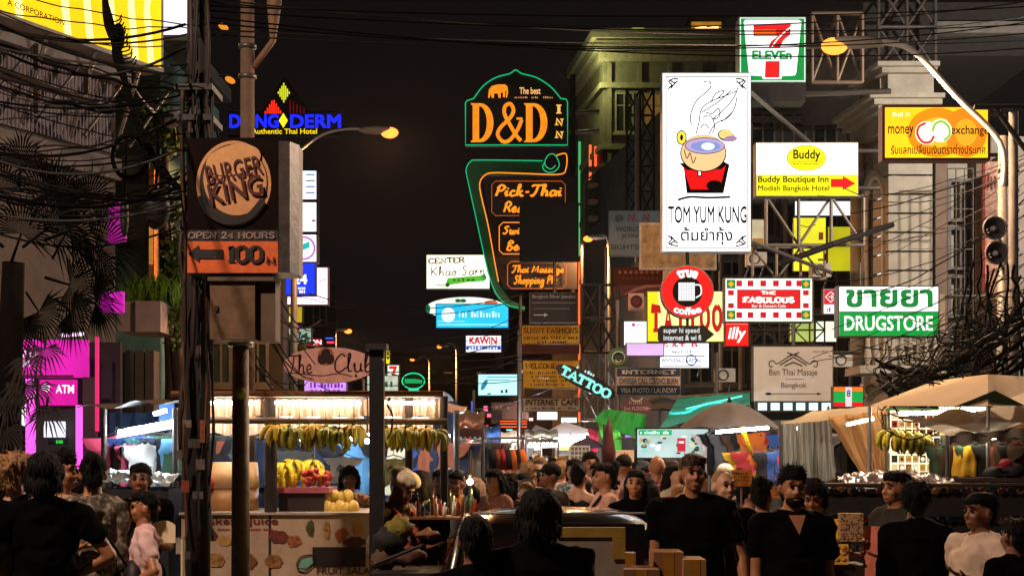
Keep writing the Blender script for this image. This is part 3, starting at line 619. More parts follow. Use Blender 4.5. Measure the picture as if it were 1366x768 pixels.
# --- left buildings
CORR = mat('8d7f80', .6, .1, .2, 5, .1)
u = V((.475, 1, 0)).normalized(); nn = V((u.y, -u.x, 0)); o0 = V((X(0, 20), 20, 0))
t = thing('warehouse_facade', 'corrugated metal shop wall under the big yellow billboard', 'building', tuple(o0))
def lp(a, z, e=0): q = o0+u*a+nn*e; return (q.x, q.y, z)
def zz(py, a): return Z(py, (o0+u*a).y)
b = MB(); b.foot([lp(-3, 0)[:2], lp(2.3, 0)[:2], lp(2.3, 0, -4)[:2], lp(-3, 0, -4)[:2]], 3.2, zz(88, 2.2)); b.obj('wall', mat('5c5048', .9, 0, .2, 3), t)
for i in range(54):
    a = -1.7+i*.072; b = MB(); z0 = zz(205, 2.2); b.add([lp(a, z0, .01), lp(a+.02, z0, .05), lp(a+.045, z0, .05), lp(a+.065, z0, .01), lp(a, z0+1.25, .01), lp(a+.02, z0+1.25, .05), lp(a+.045, z0+1.25, .05), lp(a+.065, z0+1.25, .01)], [(0, 1, 5, 4), (1, 2, 6, 5), (2, 3, 7, 6), (3, 0, 4, 7), (4, 5, 6, 7), (0, 3, 2, 1)]); b.obj('corrugation', CORR, t)
b = MB(); b.foot([lp(-3, 0, .03)[:2], lp(2.3, 0, .03)[:2], lp(2.3, 0, .3)[:2], lp(-3, 0, .3)[:2]], zz(112, 2.2), zz(100, 2.2)); b.obj('eaves_board', mat('9a8c86', .7), t)
b = MB(); b.foot([lp(-3, 0, .03)[:2], lp(2.3, 0, .03)[:2], lp(2.3, 0, .12)[:2], lp(-3, 0, .12)[:2]], zz(240, 2.2), zz(212, 2.2)); b.obj('wall_band', mat('8a7a70', .85), t)
b = MB(); b.box((X(140, 23), 22.4, 0), (X(156, 23), 22.9, Z(110, 23))); b.obj('column', mat('c9b4b4', .75, 0, .1, 3), t)
b = MB(); b.box((X(20, 25), 24.4, 2.8), (X(138, 25), 25, Z(215, 25))); b.obj('panel_wall', mat('3c3432', .85, 0, .2, 2), t)
# yellow billboard
s = thing('billboard', 'huge lit yellow billboard with pale stripes, top left above the corrugated wall', 'billboard', tuple(o0))
zb0 = zz(96, 2.55); b = MB(); b.foot([lp(-3.2, 0, .25)[:2], lp(2.66, 0, .25)[:2], lp(2.66, 0, .6)[:2], lp(-3.2, 0, .6)[:2]], zb0-.06, zb0+3.5); b.obj('cabinet', mat('b8b0a0', .6), s)
def pane(pts, m, name, e, par=s): b = MB(); b.add([lp(a, z, e) for a, z in pts], [tuple(range(len(pts)))]); return b.obj(name, m, par)
pane([(-3.1, zb0), (2.6, zb0), (2.6, zb0+3.4), (-3.1, zb0+3.4)], glow('f2bd10', 1.25, .12, .8), 'face', .604)
for a in (-.35, .55, 1.0, 1.5, 1.95, 2.3):
    pane([(a, zb0), (a+.14, zb0), (a+.04, zb0+.8), (a+.2, zb0+2), (a+.02, zb0+2), (a-.1, zb0+.7)], glow('f8e88c', 1.5, .1), 'stripe', .61)
vs, fs = text_geo('A CORPORATION', .01); b = MB(); wx = max(v[0] for v in vs)
b.add([lp(-.5+v[0]/wx*1.05, zz(30, 0)+.02+v[1]*.11, .615) for v in vs], fs); b.obj('lettering', ink('403008', .6), s)
for i in range(4): bar(lp(-.6+i*.95, zb0-.05, .5), lp(-.6+i*.95, zb0-1.2, .05), .03, STEEL, s, 'support_bar'); bar(lp(-.6+i*.95, zb0-1.2, .3), lp(.3+i*.95, zb0-.2, .3), .022, STEEL, s, 'brace')
sg = Sign('billboard', 'plain white lit billboard beside the yellow one, top left', 176, -60, 262, 48, 27, .3, ALU, glow('e4dbe6', .95, .15, .6), cat='billboard')
# teal wall building
t = block('shophouse', 'narrow teal plastered shophouse with balcony planter, left', [(X(150, 30), 30), (X(214, 30), 30), (X(214, 30), 36), (X(150, 30), 36)], Z(58, 30), mat('5c8078', .85, 0, .3, 2, .3))
b = MB(); b.box((X(146, 30), 29.2, Z(60, 30)), (X(246, 30), 35, Z(40, 30))); b.obj('roof_slab', mat('4a4642', .85), t)
b = MB(); b.box((X(205, 30), 29.6, Z(420, 30)), (X(212, 30), 29.95, Z(230, 30))); b.obj('door_frame', mat('c0803c', .7), t)
b = MB(); b.box((X(206, 30), 29.55, Z(356, 30)), (X(211, 30), 29.58, Z(262, 30))); b.obj('lit_gap', glow('e09040', .55, .2), t)
window(t, (X(160, 30), 30, 0), (1, 0, 0), V((0, -1, 0)), 0, Z(330, 30), .6, 1.9, FR, mat('7a9088', .4), None, 0)
for i in range(5): b = MB(); b.box((X(150, 30)+i*.2, 29.4, 2.6), (X(150, 30)+i*.2+.17, 29.9, Z(470, 30))); b.obj('shutter_panel', mat('5a5048', .7), t)
t = block('shophouse', 'dark plastered shophouse behind the burger sign, left side of street', [(X(216, 34), 34), (X(378, 34), 34), (X(372, 44), 46), (X(216, 44), 46)], Z(215, 34), mat('2e2a27', .9, 0, .3, 1.5, .3))
facade(t, (X(216, 34), 34, 0), (1, 0, 0), (0, -1, 0), 2.7, 3, Z(230, 34), 3, 3, .5, 1.0, FR, DARKW+[glow('d08830', .25, .3)], mat('57514a'), 9, .1)
t = block('shophouse', 'far dark shophouse row end behind the surfboard club sign', [(X(375, 62), 62), (X(448, 62), 62), (X(450, 80), 80), (X(375, 80), 80)], Z(380, 62), mat('2a2624', .9, 0, .3, 1, .3))
facade(t, (X(375, 62), 62, 0), (1, 0, 0), (0, -1, 0), 2.2, 3, Z(392, 62), 2, 3, .6, .9, FR, DARKW, None, 2, .1)
t = block('market_hall', 'long low dark building closing the far end of the street', [(X(470, 130), 130), (X(660, 130), 130), (X(660, 130), 150), (X(470, 130), 150)], Z(470, 130), mat('2c2826', .9, 0, .3, .6, .3))
facade(t, (X(470, 130), 130, 0), (1, 0, 0), (0, -1, 0), 12.3, 3, Z(478, 130), 8, 2, .9, 1.2, FR, DARKW+[glow('c09048', .2, .3), glow('8aa0b0', .15, .3)], None, 4)
b = MB(); b.box((X(575, 128), 127.9, Z(512, 128)), (X(636, 128), 129.9, Z(498, 128))); b.obj('awning', mat('7a6a20', .8), t)
# ---------------------------------------------------------------- foliage
def leaf_cloud(mb, c, r, n, size, rg, up=.3):
    for _ in range(n):
        while True:
            p = V([rg.uniform(-1, 1) for _ in range(3)])
            if p.length < 1 and p.length > .25 and mn.noise(p*2.3+V(c)) > -.12: break
        p = V(c)+V((p.x*r[0], p.y*r[1], p.z*r[2])); a = V([rg.gauss(0, 1) for _ in range(3)]); a.z += up; a.normalize(); s = a.orthogonal().normalized()*size*.3; a *= size*rg.uniform(.6, 1.2)
        mb.add([p-a*.5, p+s, p+a*.5, p-s], [(0, 1, 2, 3)])
LEAF = mat('3c5a1c', .6, 0, .4, 6, 0); LEAF2 = mat('56761c', .6, 0, .4, 6, 0)
rg = random.Random(3)
for (lb, px, py, d, r, n, lm) in (('leafy street tree behind the dish antenna, upper left', 222, 165, 28, (.55, .5, .55), 900, LEAF2), ('dark street tree beside the burger sign, left', 235, 330, 27, (.5, .6, 1.7), 1500, LEAF), ('dark tree beyond the pylon at the far left street side', 372, 480, 45, (1.3, 1.3, 1.1), 1500, LEAF)):
    t = thing('street_tree', lb, 'tree', (X(px, d), d, 0)); b = MB(); c = P(px, py, d)
    b.tube(spline([(c.x, d, 0), (c.x+.1, d, c.z*.4), (c.x-.05, d, c.z*.75), (c.x, d, c.z)], 4), [.16-.1*i/12 for i in range(13)], 8)
    for i in range(7): a = i*.9; b.tube([(c.x, d, c.z-r[2]*.7), (c.x+r[0]*.6*cos(a), d+r[1]*.6*sin(a), c.z+r[2]*(.1+.08*i)-.2)], [.05, .015], 5)
    b.obj('trunk', mat('3a2c20', .9, 0, .3, 12, .4), t); b = MB()
    for i in range(5): leaf_cloud(b, c+V((rg.uniform(-.5, .5)*r[0], rg.uniform(-.5, .5)*r[1], rg.uniform(-.6, .6)*r[2])), [q*.62 for q in r], n//5, .16, rg)
    b.obj('crown', lm, t)
# balcony planter with grasses
d = 26; t = thing('balcony_planter', 'pale concrete balcony planter full of bright grassy plants, left', 'planter', P(197, 440, d))
b = MB(); b.box((X(156, d), d, Z(442, d)), (X(182, d), d+1.2, Z(402, d))); b.box((X(182.5, d), d-.1, Z(443, d)), (X(216, d), d+1.2, Z(402, d))); b.obj('trough', mat('b09c98', .85, 0, .15, 3), t)
b = MB()
for i in range(240):
    x = X(rg.uniform(158, 240), d); y = d+rg.uniform(.1, 1); z = Z(rg.uniform(398, 412), d); a = rg.uniform(-1, 1); h = rg.uniform(.3, .7)
    pts = [(x, y, z), (x+a*h*.25, y, z+h*.6), (x+a*h*.65, y-.1, z+h*.8)]; b.add([pts[0], (pts[1][0]-.02, y, pts[1][2]), pts[2], (pts[1][0]+.02, y, pts[1][2])], [(0, 1, 2, 3)])
b.obj('grass_tufts', mat('66962a', .55, 0, .4, 4, 0), t)
# fan palm in the left foreground
def frond(mb, c, ang, tilt, L, rg, n=26, droop=.25):
    dr = V((cos(ang)*cos(tilt), -.35+rg.uniform(-.3, .3), sin(ang)*cos(tilt))).normalized(); side = dr.cross(V((0, 1, .2))).normalized(); hub = V(c)+dr*L*.45
    mb.tube([c, hub], [.014, .009], 4)
    for i in range(n):
        q = -1.9+3.8*i/(n-1); e = (dr*cos(q)+side*sin(q)).normalized(); l = L*(.62+.15*cos(q))*rg.uniform(.85, 1.1); tip = hub+e*l+V((0, rg.uniform(-.06, .06), -droop*l*rg.uniform(.2, 1.2))); m_ = hub+e*l*.55; s = e.cross(V((0, 1, 0))).normalized()*.0085
        mb.add([hub, m_-s, tip, m_+s], [(0, 1, 2, 3)])
t = thing('fan_palm', 'dark fan palm with spiky fronds and dead hanging leaves, left foreground', 'palm tree', (X(12, 12.5), 12.5, 0))
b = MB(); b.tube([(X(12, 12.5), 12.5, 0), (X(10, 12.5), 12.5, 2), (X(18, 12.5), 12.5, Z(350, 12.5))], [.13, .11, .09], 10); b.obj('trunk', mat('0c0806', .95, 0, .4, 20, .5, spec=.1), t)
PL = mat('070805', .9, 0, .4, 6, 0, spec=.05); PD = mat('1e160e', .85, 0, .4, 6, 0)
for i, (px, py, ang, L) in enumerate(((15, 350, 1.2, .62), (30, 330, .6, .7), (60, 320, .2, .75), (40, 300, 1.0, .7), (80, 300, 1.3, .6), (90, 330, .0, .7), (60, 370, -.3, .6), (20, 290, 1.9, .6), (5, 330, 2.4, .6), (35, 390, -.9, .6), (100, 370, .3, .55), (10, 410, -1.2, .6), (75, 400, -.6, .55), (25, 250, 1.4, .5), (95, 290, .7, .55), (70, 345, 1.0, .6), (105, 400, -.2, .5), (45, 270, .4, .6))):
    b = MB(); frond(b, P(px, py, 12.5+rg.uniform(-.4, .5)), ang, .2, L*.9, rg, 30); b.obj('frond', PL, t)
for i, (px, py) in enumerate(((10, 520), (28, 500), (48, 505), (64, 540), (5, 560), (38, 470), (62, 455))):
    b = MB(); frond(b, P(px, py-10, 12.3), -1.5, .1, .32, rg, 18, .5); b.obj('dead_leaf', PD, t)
# ---------------------------------------------------------------- street signs
BS = ALU
# burger sign pylon
d = 10.7; s = Sign('burger_sign', 'dark unlit burger restaurant sign with round logo, on the left pylon', 250, 184, 372, 364, d, .12, mat('1c120e', .7), board=False)
b = MB(); k_ = 1; b.foot([(X(250, d), d), (X(371, d), d), (X(386, d), d+.02), (X(399, d+.15), d+.15), (X(404, d+.4), d+.4), (X(260, d+.4), d+.4)], Z(363, d), Z(188, d)); b.obj('cabinet', mat('544e4a', .5, .3, .35, 14, .2), s.root)
s.rect(250, 184, 371, 307, mat('140a08', .9, spec=.1), 'face', 1); s.rect(250, 307, 371, 322, mat('2a1a14', .7), 'strip', 1); s.rect(250, 322, 371, 364, mat('d86020', .65, 0, .15, 20), 'direction_panel', 1)
TAN = mat('c8905c', .7, 0, .12, 25); RED_ = mat('4a100e', .7); GR_ = mat('8f8078', .7)
s.ell(312, 245, 50, 57, TAN, 'logo_ring', 2); s.ell(312, 245, 45.5, 52.5, mat('1d100c', .7), 'logo_ground', 3)
s.ell(314, 241, 42, 47, TAN, 'bun_disc', 4, rot=-.2);
s.ell(312, 214, 37, 20, mat('d09a62', .7, 0, .12, 25), 'bun_top', 6, rot=-.22)
s.text('BURGER', 275, 215, 350, 240, RED_, .012, rot=-.2, l=8, ); s.text('KING', 279, 240, 352, 268, RED_, .016, rot=-.2, l=9)
s.stroke([(268, 262), (280, 284), (304, 296), (332, 290), (352, 268)], 9, mat('0e0a09', .7), 'crescent', 8, True)
s.text('OPEN 24 HOURS', 251, 309, 367, 319, GR_, font=SLAB, w=.17, l=3)
s.poly([(251, 338), (266, 327), (266, 333), (298, 333), (298, 345), (266, 345), (266, 350)], BLACK, 'arrow', 3)
s.text('100', 303, 327, 352, 352, BLACK, font=SLAB, w=.2, l=4, gap=.04); s.text('M', 355, 341, 368, 352, BLACK, font=SLAB, w=.2, l=4)
# utility cabinet and pole below it
d = 10.75; t = thing('steel_box_cabinet', 'large blank rusty steel box on the grey post under the burger sign', 'electrical box', P(320, 412, d))
b = MB(); b.box((X(280, d), d, Z(452, d)), (X(340, d), d+.28, Z(374, d))); b.obj('box_body', mat('6d5238', .7, .2, .3, 12, .3), t)
b = MB(); b.box((X(278, d), d-.03, Z(375, d)), (X(366, d), d+.3, Z(368, d))); b.obj('rim', mat('5a4a3c', .7), t)
b = MB(); b.box((X(342, d), d+.05, Z(454, d)), (X(366, d), d+.28, Z(374.5, d))); b.obj('side_compartment', mat('5c4834', .7), t); b = MB(); b.box((X(287, d), d-.015, Z(415, d)), (X(291, d), d-.002, Z(408, d))); b.obj('latch', BLACK, t)
# --- left cluster
s = Sign('hotel_sign', 'blue and red lamp letters of the Thai hotel on a dark roof frame', 304, 104, 456, 182, 45, .12, DSTEEL, board=False)
b = MB(); pts = [(305, 182), (455, 182), (455, 150), (412, 150), (380, 104), (350, 150), (305, 150)]
b.tube([P(x, y, 45.1) for x, y in pts], .04, 5, closed=True); b.obj('frame', DSTEEL, s.root)
s.flat([(346, 150), (350, 146), (380, 106), (410, 146), (414, 150), (414, 182), (346, 182)], [tuple(range(7))], mat('17090b', .8), 'backboard', 0)
BL = ink('1420f0', 1.6)
s.text('D', 306, 153, 321, 171, BL, .03); s.text('A', 323, 153, 339, 171, BL, .03); s.text('NG', 341, 153, 372, 171, BL, .03); s.text('DERM', 387, 153, 455, 171, BL, .03); s.poly([(378, 151), (384, 161), (378, 171), (372, 161)], ink('f0d818', 1.2), 'diamond')
s.text('Authentic Thai Hotel', 336, 172, 423, 179, ink('e8c818', 1.1), .015)
for i in range(8): h = 20-abs(i-3.6)*4.6; s.rect(353+i*2.9, 152-h*1.0, 355.2+i*2.9, 152, ink('f02818', 1.1), 'lamp_strip')
for i in range(7): h = 13-abs(i-3)*3.8; s.rect(370.5+i*2.4, 124-h, 372.3+i*2.4, 124+h, ink('d8e020', .9), 'lamp_strip')
for i in range(5): s.rect(386+i*4.6, 134+i*2.5, 388+i*4.6, 152, ink('801020', .35), 'lamp_strip')
for i, (y0, y1, lb) in enumerate(((227, 267, 'top'), (269, 310, 'middle'), (312, 350, 'bottom'))):
    s = Sign('lightbox', lb+' box of the narrow stack of white lit boxes beside the grey pylon', 396, y0, 423, y1, 40, .5, BLACK, glow('e8f2ff', 1.2, .08), group='stack of white lit boxes')
    if i == 0: s.rects([(408, y0+5+j*8, 420, y0+7+j*8) for j in range(4)], ink('506080', .8))
    if i == 1: s.rects([(401, y0+17, 404, y0+21), (416, y0+24, 421, y0+27)], ink('905060', .8))
    if i == 2: s.ell(405, 331, 16, 16, ink('c050b0', 1)); s.ell(405, 331, 13.5, 13.5, ink('e8f2ff', 1.1), l=3); s.poly([(399, 328), (413, 322), (413, 330), (399, 336)], ink('20b0a8', 1), l=4)
s = Sign('lightbox', 'bright blue lit square sign reading 24 below the white boxes', 380, 350, 421, 394, 39, .3, mat('2030a0'), glow('1636e0', 1.1, .12)); s.text('24', 391, 366, 410, 379, ink('ffffff', 1.3), .03); s.scrib('hours', 395, 382, 408, 386, ink('e8e8ff', 1)); s.scrib('m', 396, 387, 408, 391, ink('ffffff', 1), .03); s.rects([(399, 353, 402, 358), (396, 360, 404, 363)], ink('90b0ff', 1))
s = Sign('lightbox', 'pale pink lit billboard crossed by wires behind the blue 24 sign', 366, 356, 438, 407, 42, .3, mat('806080'), glow('f4dcea', 1.05, .12)); s.strokes([[(370, 400), (400, 396), (436, 404)], [(424, 376), (436, 372)]], .8, ink('503040', .5))
s = Sign('lightbox', 'red and yellow striped lit fascia left of the blue 24 sign', 338, 366, 381, 393, 40, .3, mat('501010'), glow('d81c1c', 1.0, .12))
s.poly([(342, 367), (350, 367), (345, 375)], ink('f4d020', 1.1)); s.poly([(354, 367), (361, 367), (362, 376), (358, 376)], ink('f4d020', 1.1)); s.poly([(369, 367), (375, 367), (378, 384), (374, 383)], ink('f4d020', 1.1)); s.text('Lao', 367, 385, 378, 390, ink('ffffff', 1.0), .02)
s = Sign('lightbox', 'golden lit panel with diagonal streaks under the pink billboard', 368, 408, 404, 431, 50, .3, mat('403010'), glow('c0a020', .8, .25, 2)); [s.poly([(a, 429), (a+7, 410), (a+11, 410), (a+4, 429)], ink('f4e070', 1)) for a in (372, 384)]
s = Sign('lightbox', 'tiny magenta lit strip sign under the golden panel', 379, 432, 400, 440, 55, .2, mat('401040'), glow('d030c8', 1.1)); s.scrib('STORE', 381, 434, 398, 438, ink('ffd0ff', 1), .02)
s = Sign('lightbox', 'pale greenish lit sign with wavy lines above the surfboard', 384, 437, 416, 459, 55, .3, mat('404848'), glow('a8c4b4', .75, .2)); s.strokes([[(388, 441+j*4), (398, 443+j*4), (413, 440+j*4)] for j in range(4)], .9, ink('405848', .6))
s = Sign('lightbox', 'red lit sign with white letters above the surfboard', 372, 451, 430, 462, 58, .3, mat('501010'), glow('d01828', 1)); s.text('ON', 414, 453, 429, 460, ink('ffe0e0', 1.2), .02)
s = Sign('lightbox', 'small blue lit bar sign over the red letters', 433, 449, 446, 453, 60, .2, mat('102060'), glow('2a60f0', 1.4)); s.rects([(436, 455, 446, 458)], ink('f04060', 1.1), 'red_lamp')
s = Sign('lightbox', 'violet lit banner glimpsed below the surfboard sign', 405, 506, 463, 525, 40, .2, mat('402050'), glow('c890f0', 1.0, .3, 4)); s.scrib('KARAOKE BAR', 409, 510, 459, 517, ink('7020a8', .9), .03); s.scrib('MASSAGE', 414, 518, 455, 523, ink('8040c0', .9), .02)
s = Sign('club_sign', 'surfboard shaped pink board lettered The Club', 378, 460, 500, 510, 26, .05, mat('6a4038'), board=False)
ps = [(378+61*(1-cos(a)) , 486-sin(a)*(23 if 0 < a < pi else 25)) for a in [2*pi*i/48 for i in range(48)]]; b = MB(); b.prism([(X(x, 26), Z(y, 26)) for x, y in ps], 26, 26.06); b.obj('cabinet', mat('eab0a8', .6, 0, .15, 8), s.root)
s.text('The', 384, 472, 417, 499, ink('1a0a0a', .02), font=SCRIPT, w=.075, serif=False); s.text('Club', 446, 470, 497, 497, ink('1a0a0a', .02), font=SCRIPT, w=.075, serif=False)
s.ell(435, 475, 11, 12, mat('a8705c'), l=3); s.ell(430, 479, 6, 7, mat('300c10'), l=4); s.ell(440, 479, 6, 7, mat('300c10'), l=5); s.ell(435, 471, 6, 6, mat('300c10'), l=6)
s.stroke([(388, 497), (408, 499), (430, 501), (452, 498), (470, 502)], 1.2, mat('200c0c'), 'flourish', 3, True); s.ell(475, 501, 1.6, 2, mat('200c0c'), l=3)
for a in (392, 484): s.arm(a, 505, a, 560, .03, .09)
t = Sign('lightbox', 'small white lit convenience store sign with red 7, far down the street', 516, 486, 533, 506, 75, .3, mat('206030'), glow('e8f0e8', .9)); t.poly([(519, 488), (530, 488), (525, 504), (521, 504), (525, 492), (519, 492)], ink('e02020', 1)); t.text('ELEVEN', 518, 495, 531, 498, ink('108030', .8), .02)
s = Sign('lightbox', 'white and green far shop panel behind the dark square post', 489, 500, 532, 522, 72, .3, mat('203020'), glow('c8dcc8', .6, .3, 3)); s.scrib('SHOP', 495, 506, 528, 516, ink('307050', .5), .02)
s = Sign('lightbox', 'thin upright yellow lit banner right of the dark square post', 514, 467, 521, 486, 65, .2, mat('504010'), glow('e8d020', 1)); s.rects([(516, 470, 519, 473), (516, 476, 519, 479)], ink('604010', .6))
s = Sign('neon_oval', 'green neon oval sign on a small foot, centre left distance', 536, 496, 567, 524, 60, .1, board=False)
s.ell(551.5, 508, 13.5, 9.5, mat('0c3a20'), 'disc', 0); s.neon([(551.5+15*cos(a), 508-10.5*sin(a)) for a in [2*pi*i/24 for i in range(24)]], ink('28d890', 1.3), 1.4, closed=True, smooth=False); s.rect(540, 505, 563, 511, ink('20b060', .7), 'glowing_bar', 2); s.rect(545, 518.5, 559, 524, ink('30d8b0', .8), 'foot', 2)
# --- D&D neon
GN = glow('10b070', .9, 0, 1, False); ON = glow('ff8c1c', 1.15, 0, 1, False); ORF = glow('f58a1c', .95, .18, 5, False)
d = 48; s = Sign('neon_inn_sign', 'domed green neon sign with elephant and big orange D&D INN', 620, 94, 758, 196, d, .35, mat('0b100c', .6), board=False)
out = [(621, 194), (621, 138), (623, 135), (632, 132)]+spline([(632, 132), (645, 115), (662, 104), (680, 99), (688, 94), (696, 99), (715, 104), (734, 116), (748, 132)], 4)[1:]+[(755, 133), (757, 137), (757, 194)]
out = [tuple(p)[:2] for p in out]
b = MB(); b.prism([(X(x, d), Z(y, d)) for x, y in out], d, d+.35); b.obj('cabinet', mat('0a0f0b', .5, 0, .2), s.root); s.neon(out, GN, 1.7, smooth=False, closed=True)
def bigD(x0, y0, x1, y1):
    w_ = x1-x0; s.poly([(x0, y0), (x0+w_*.42, y0)]+[(x0+w_*.42+w_*.56*sin(pi*i/12), (y0+y1)/2-(y1-y0)/2*cos(pi*i/12)) for i in range(1, 12)]+[(x0+w_*.42, y1), (x0, y1), (x0, y1-1.5), (x0+w_*.08, y1-3), (x0+w_*.08, y0+3), (x0, y0+1.5)], ORF, 'letter', 2)
    cx = x0+w_*.36; s.poly([(cx, y0+4)]+[(cx+w_*.33*sin(pi*i/12), (y0+y1)/2-((y1-y0)/2-4)*cos(pi*i/12)) for i in range(1, 12)]+[(cx, y1-4)], mat('0a0f0b', .5, 0, .2), 'letter_gap', 3)
bigD(628, 138, 659, 190); bigD(699, 138, 731, 190)
s.stroke([(696, 160), (690, 174), (680, 187), (671, 189), (664, 180), (668, 170), (680, 158), (685, 148), (681, 139), (674, 142), (673, 152), (680, 166), (688, 180), (695, 188)], 5, ORF, 'letter', 2, True); s.rect(689, 157, 697, 160, ORF, 'letter', 3)
for ch, y in (('I', 140), ('N', 157), ('N', 174)): s.text(ch, 740 if ch == 'N' else 742, y, 752 if ch == 'N' else 749, y+12, glow('f0b050', 1, 0, 1, False), font=SLAB, w=.22)
s.text('The best', 693, 117, 721, 126, glow('f0b060', .95, 0, 1, False), .02); s.scrib('small hotel in town area', 684, 129, 738, 131.5, glow('d89050', .8, 0, 1, False), .02)
s.poly([(651, 131), (652, 120), (656, 115), (664, 113), (674, 113), (677, 116), (678, 124), (676, 131), (675, 131), (675.5, 122), (674, 121), (674, 130), (671, 130), (671, 124), (668, 124), (668, 131), (665, 131), (664, 125), (659, 125), (659, 131), (656, 131), (655, 126), (653, 131)], ORF, 'elephant', 2)
for y in (150, 176): s.arm(757, y, 800, y-3, .07, .2)
bar(P(764, 100, 48.2), P(764, 400, 48.2), .09, DSTEEL, s.root, 'mast'); bar(P(752, 192, 48.2), P(764, 200, 48.2), .05, DSTEEL, s.root, 'mounting_arm')
d = 47; s = Sign('neon_restaurant_sign', 'tall curling green and orange neon sign with script lettering Pick-Thai', 620, 204, 758, 412, d, .3, board=False)
G2 = mat('0c5a34', .6)
body = [(623, 226), (630, 215), (640, 213), (725, 214), (727, 223), (731, 230), (745, 233), (640, 233), (642, 250), (655, 330), (664, 376), (680, 400), (700, 408), (700, 413), (676, 408), (660, 392), (650, 362), (636, 300)]
b = MB(); b.prism([(X(x, d), Z(y, d)) for x, y in body], d, d+.3); b.obj('cabinet', G2, s.root)
b = MB(); b.prism([(X(x, d), Z(y, d)) for x, y in [(644, 236), (770, 236), (770, 385), (672, 385), (664, 360)]], d+.05, d+.2); b.obj('backboard', mat('120c0a', .7), s.root)
s.neon([(700, 411), (678, 407), (662, 392), (651, 362), (637, 300), (624, 240), (622, 226), (628, 216), (640, 214), (724, 215)], glow('18b878', .8, 0, 1, False), 1.6)
s.neon([(727, 216), (724, 224), (730, 230), (740, 229), (746, 220), (740, 207), (732, 207), (727, 215), (728, 222), (735, 226), (741, 221)], glow('20c880', .8, 0, 1, False), 1.3)
s.neon([(665, 376), (660, 350), (651, 300), (642, 262), (640, 245), (646, 235), (658, 231), (700, 232), (746, 233), (755, 225), (755, 206), (742, 208)], ON, 1.7)
def nb(pts, m=ON): s.neon(pts, m, 1.3, smooth=False, closed=True)
nb(loopbox(656, 242, 754, 288, 5), glow('a85020', .8, 0, 1, False)); nb(loopbox(666, 297, 730, 339, 5)); nb(loopbox(677, 349, 755, 385, 5), glow('c86020', .9, 0, 1, False))
s.text('Pick-Thai', 660, 245, 750, 263, ON, font=SCRIPT, w=.17, serif=False, shear=.15); s.text('Restaurant', 671, 268, 752, 284, ON, font=SCRIPT, w=.17, serif=False, shear=.15)
s.text('Swimming', 670, 301, 735, 317, ON, font=SCRIPT, w=.17, serif=False, shear=.15); s.text('Beer Bar', 675, 320, 735, 335, ON, font=SCRIPT, w=.17, serif=False, shear=.15)
s.text('Thai Massage', 682, 353, 752, 368, ON, font=SCRIPT, w=.18, serif=False, shear=.15); s.text('Shopping Plz', 685, 366, 744, 384, ON, font=SCRIPT, w=.18, serif=False, shear=.15)
s = Sign('signboard', 'large blank black board hiding the right half of the neon lettering', 693, 270, 772, 349, 44, .15, mat('171110', .75), mat('0a0706', .8, 0, .3, 20));  s.arm(740, 349, 740, 395, .05, .1)
s = Sign('signboard', 'unlit black board with grey lines below the neon massage lettering', 706, 390, 771, 431, 44, .15, mat('55504c'), mat('0e0d0d', .6), 1.5)
s.text('Bangkok Silver Jewelry', 710, 393, 768, 399, mat('8a8a88'), .02); s.rects([(710, 403, 768, 404.4), (712, 411, 760, 412)], mat('6a6a68')); s.stroke([(712, 420), (728, 420)], 1, mat('c8c8c8'), 'arrow'); s.poly([(726, 417.5), (731, 420), (726, 422.5)], mat('c8c8c8'), 'arrow')
s = Sign('signboard', 'white lit sign lettered CENTER Khao Sarn with a green ribbon drawing', 568, 339, 654, 386, 55, .3, mat('303028'), glow('f4f6d8', 1.1, .06)); RB = ink('801c18', .6)
s.text('CENTER', 571, 343, 621, 352, RB, font=SLAB, w=.2, rot=-.04); s.text('Khao Sarn', 574, 354, 648, 368, ink('602018', .5), font=SCRIPT, w=.09, serif=False, rot=-.03)
s.poly([(597, 371), (620, 369), (647, 367), (646, 375), (625, 376), (600, 380), (594, 382)], ink('58b830', .9)); s.stroke([(581, 380), (598, 380)], 1, ink('206028', .7)); s.ell(645, 370, 4, 4, ink('208050', .8)); s.ell(597, 380, 3, 3, ink('206028', .7), l=4); s.scrib('Travel', 604, 371, 640, 375, ink('306818', .7), .02); s.strokes([[(632, 352), (640, 345), (650, 343)], [(632, 352), (636, 344), (638, 341)], [(632, 352), (642, 350), (651, 351)]], .6, ink('a8c088', .7))
d = 60; s = Sign('signboard', 'white oval lit sign peeking above the cyan billboard', 568, 396, 676, 424, d, .2, board=False, poly=None)
s.ell(622, 411, 54, 15, glow('e4f0dc', .85, .1), 'face', 0); s.ell(622, 411, 56, 16.5, mat('203028'), 'rim', -1); s.ell(611, 401, 4, 2.5, ink('107040', .7)); s.ell(618, 401, 4, 2.5, ink('107040', .7)); s.ell(571, 412, 3, 6, ink('107040', .7)); s.ell(655, 404, 9, 3.4, ink('e07050', .8))
s = Sign('billboard', 'wide cyan lit billboard with white lettering crossed by wires', 581, 405, 679, 438, 59, .3, mat('2040a0'), glow('28b4dc', 1.15, .2, 1)); s.ell(598, 420, 9, 10, ink('dff6ff', 1)); s.scrib('Suksawad Hotel', 612, 415, 668, 423, ink('c8f0ff', 1), .02); s.rects([(584, 428, 620, 429), (584, 432, 676, 433.5)], ink('a0e4f0', 1))
s = Sign('signboard', 'small white lit sign lettered KAWIN in red over blue stripes', 621, 447, 669, 470, 58, .2, mat('302838'), glow('f2f0f4', 1.05, .05), .8); s.text('KAWIN', 626, 449, 663, 459, ink('d01828', .9), .04); s.rect(622, 461, 668, 466.5, ink('2848b8', .9), 'band'); s.scrib('guesthouse', 625, 462, 665, 466, ink('d8e4ff', 1), .02)
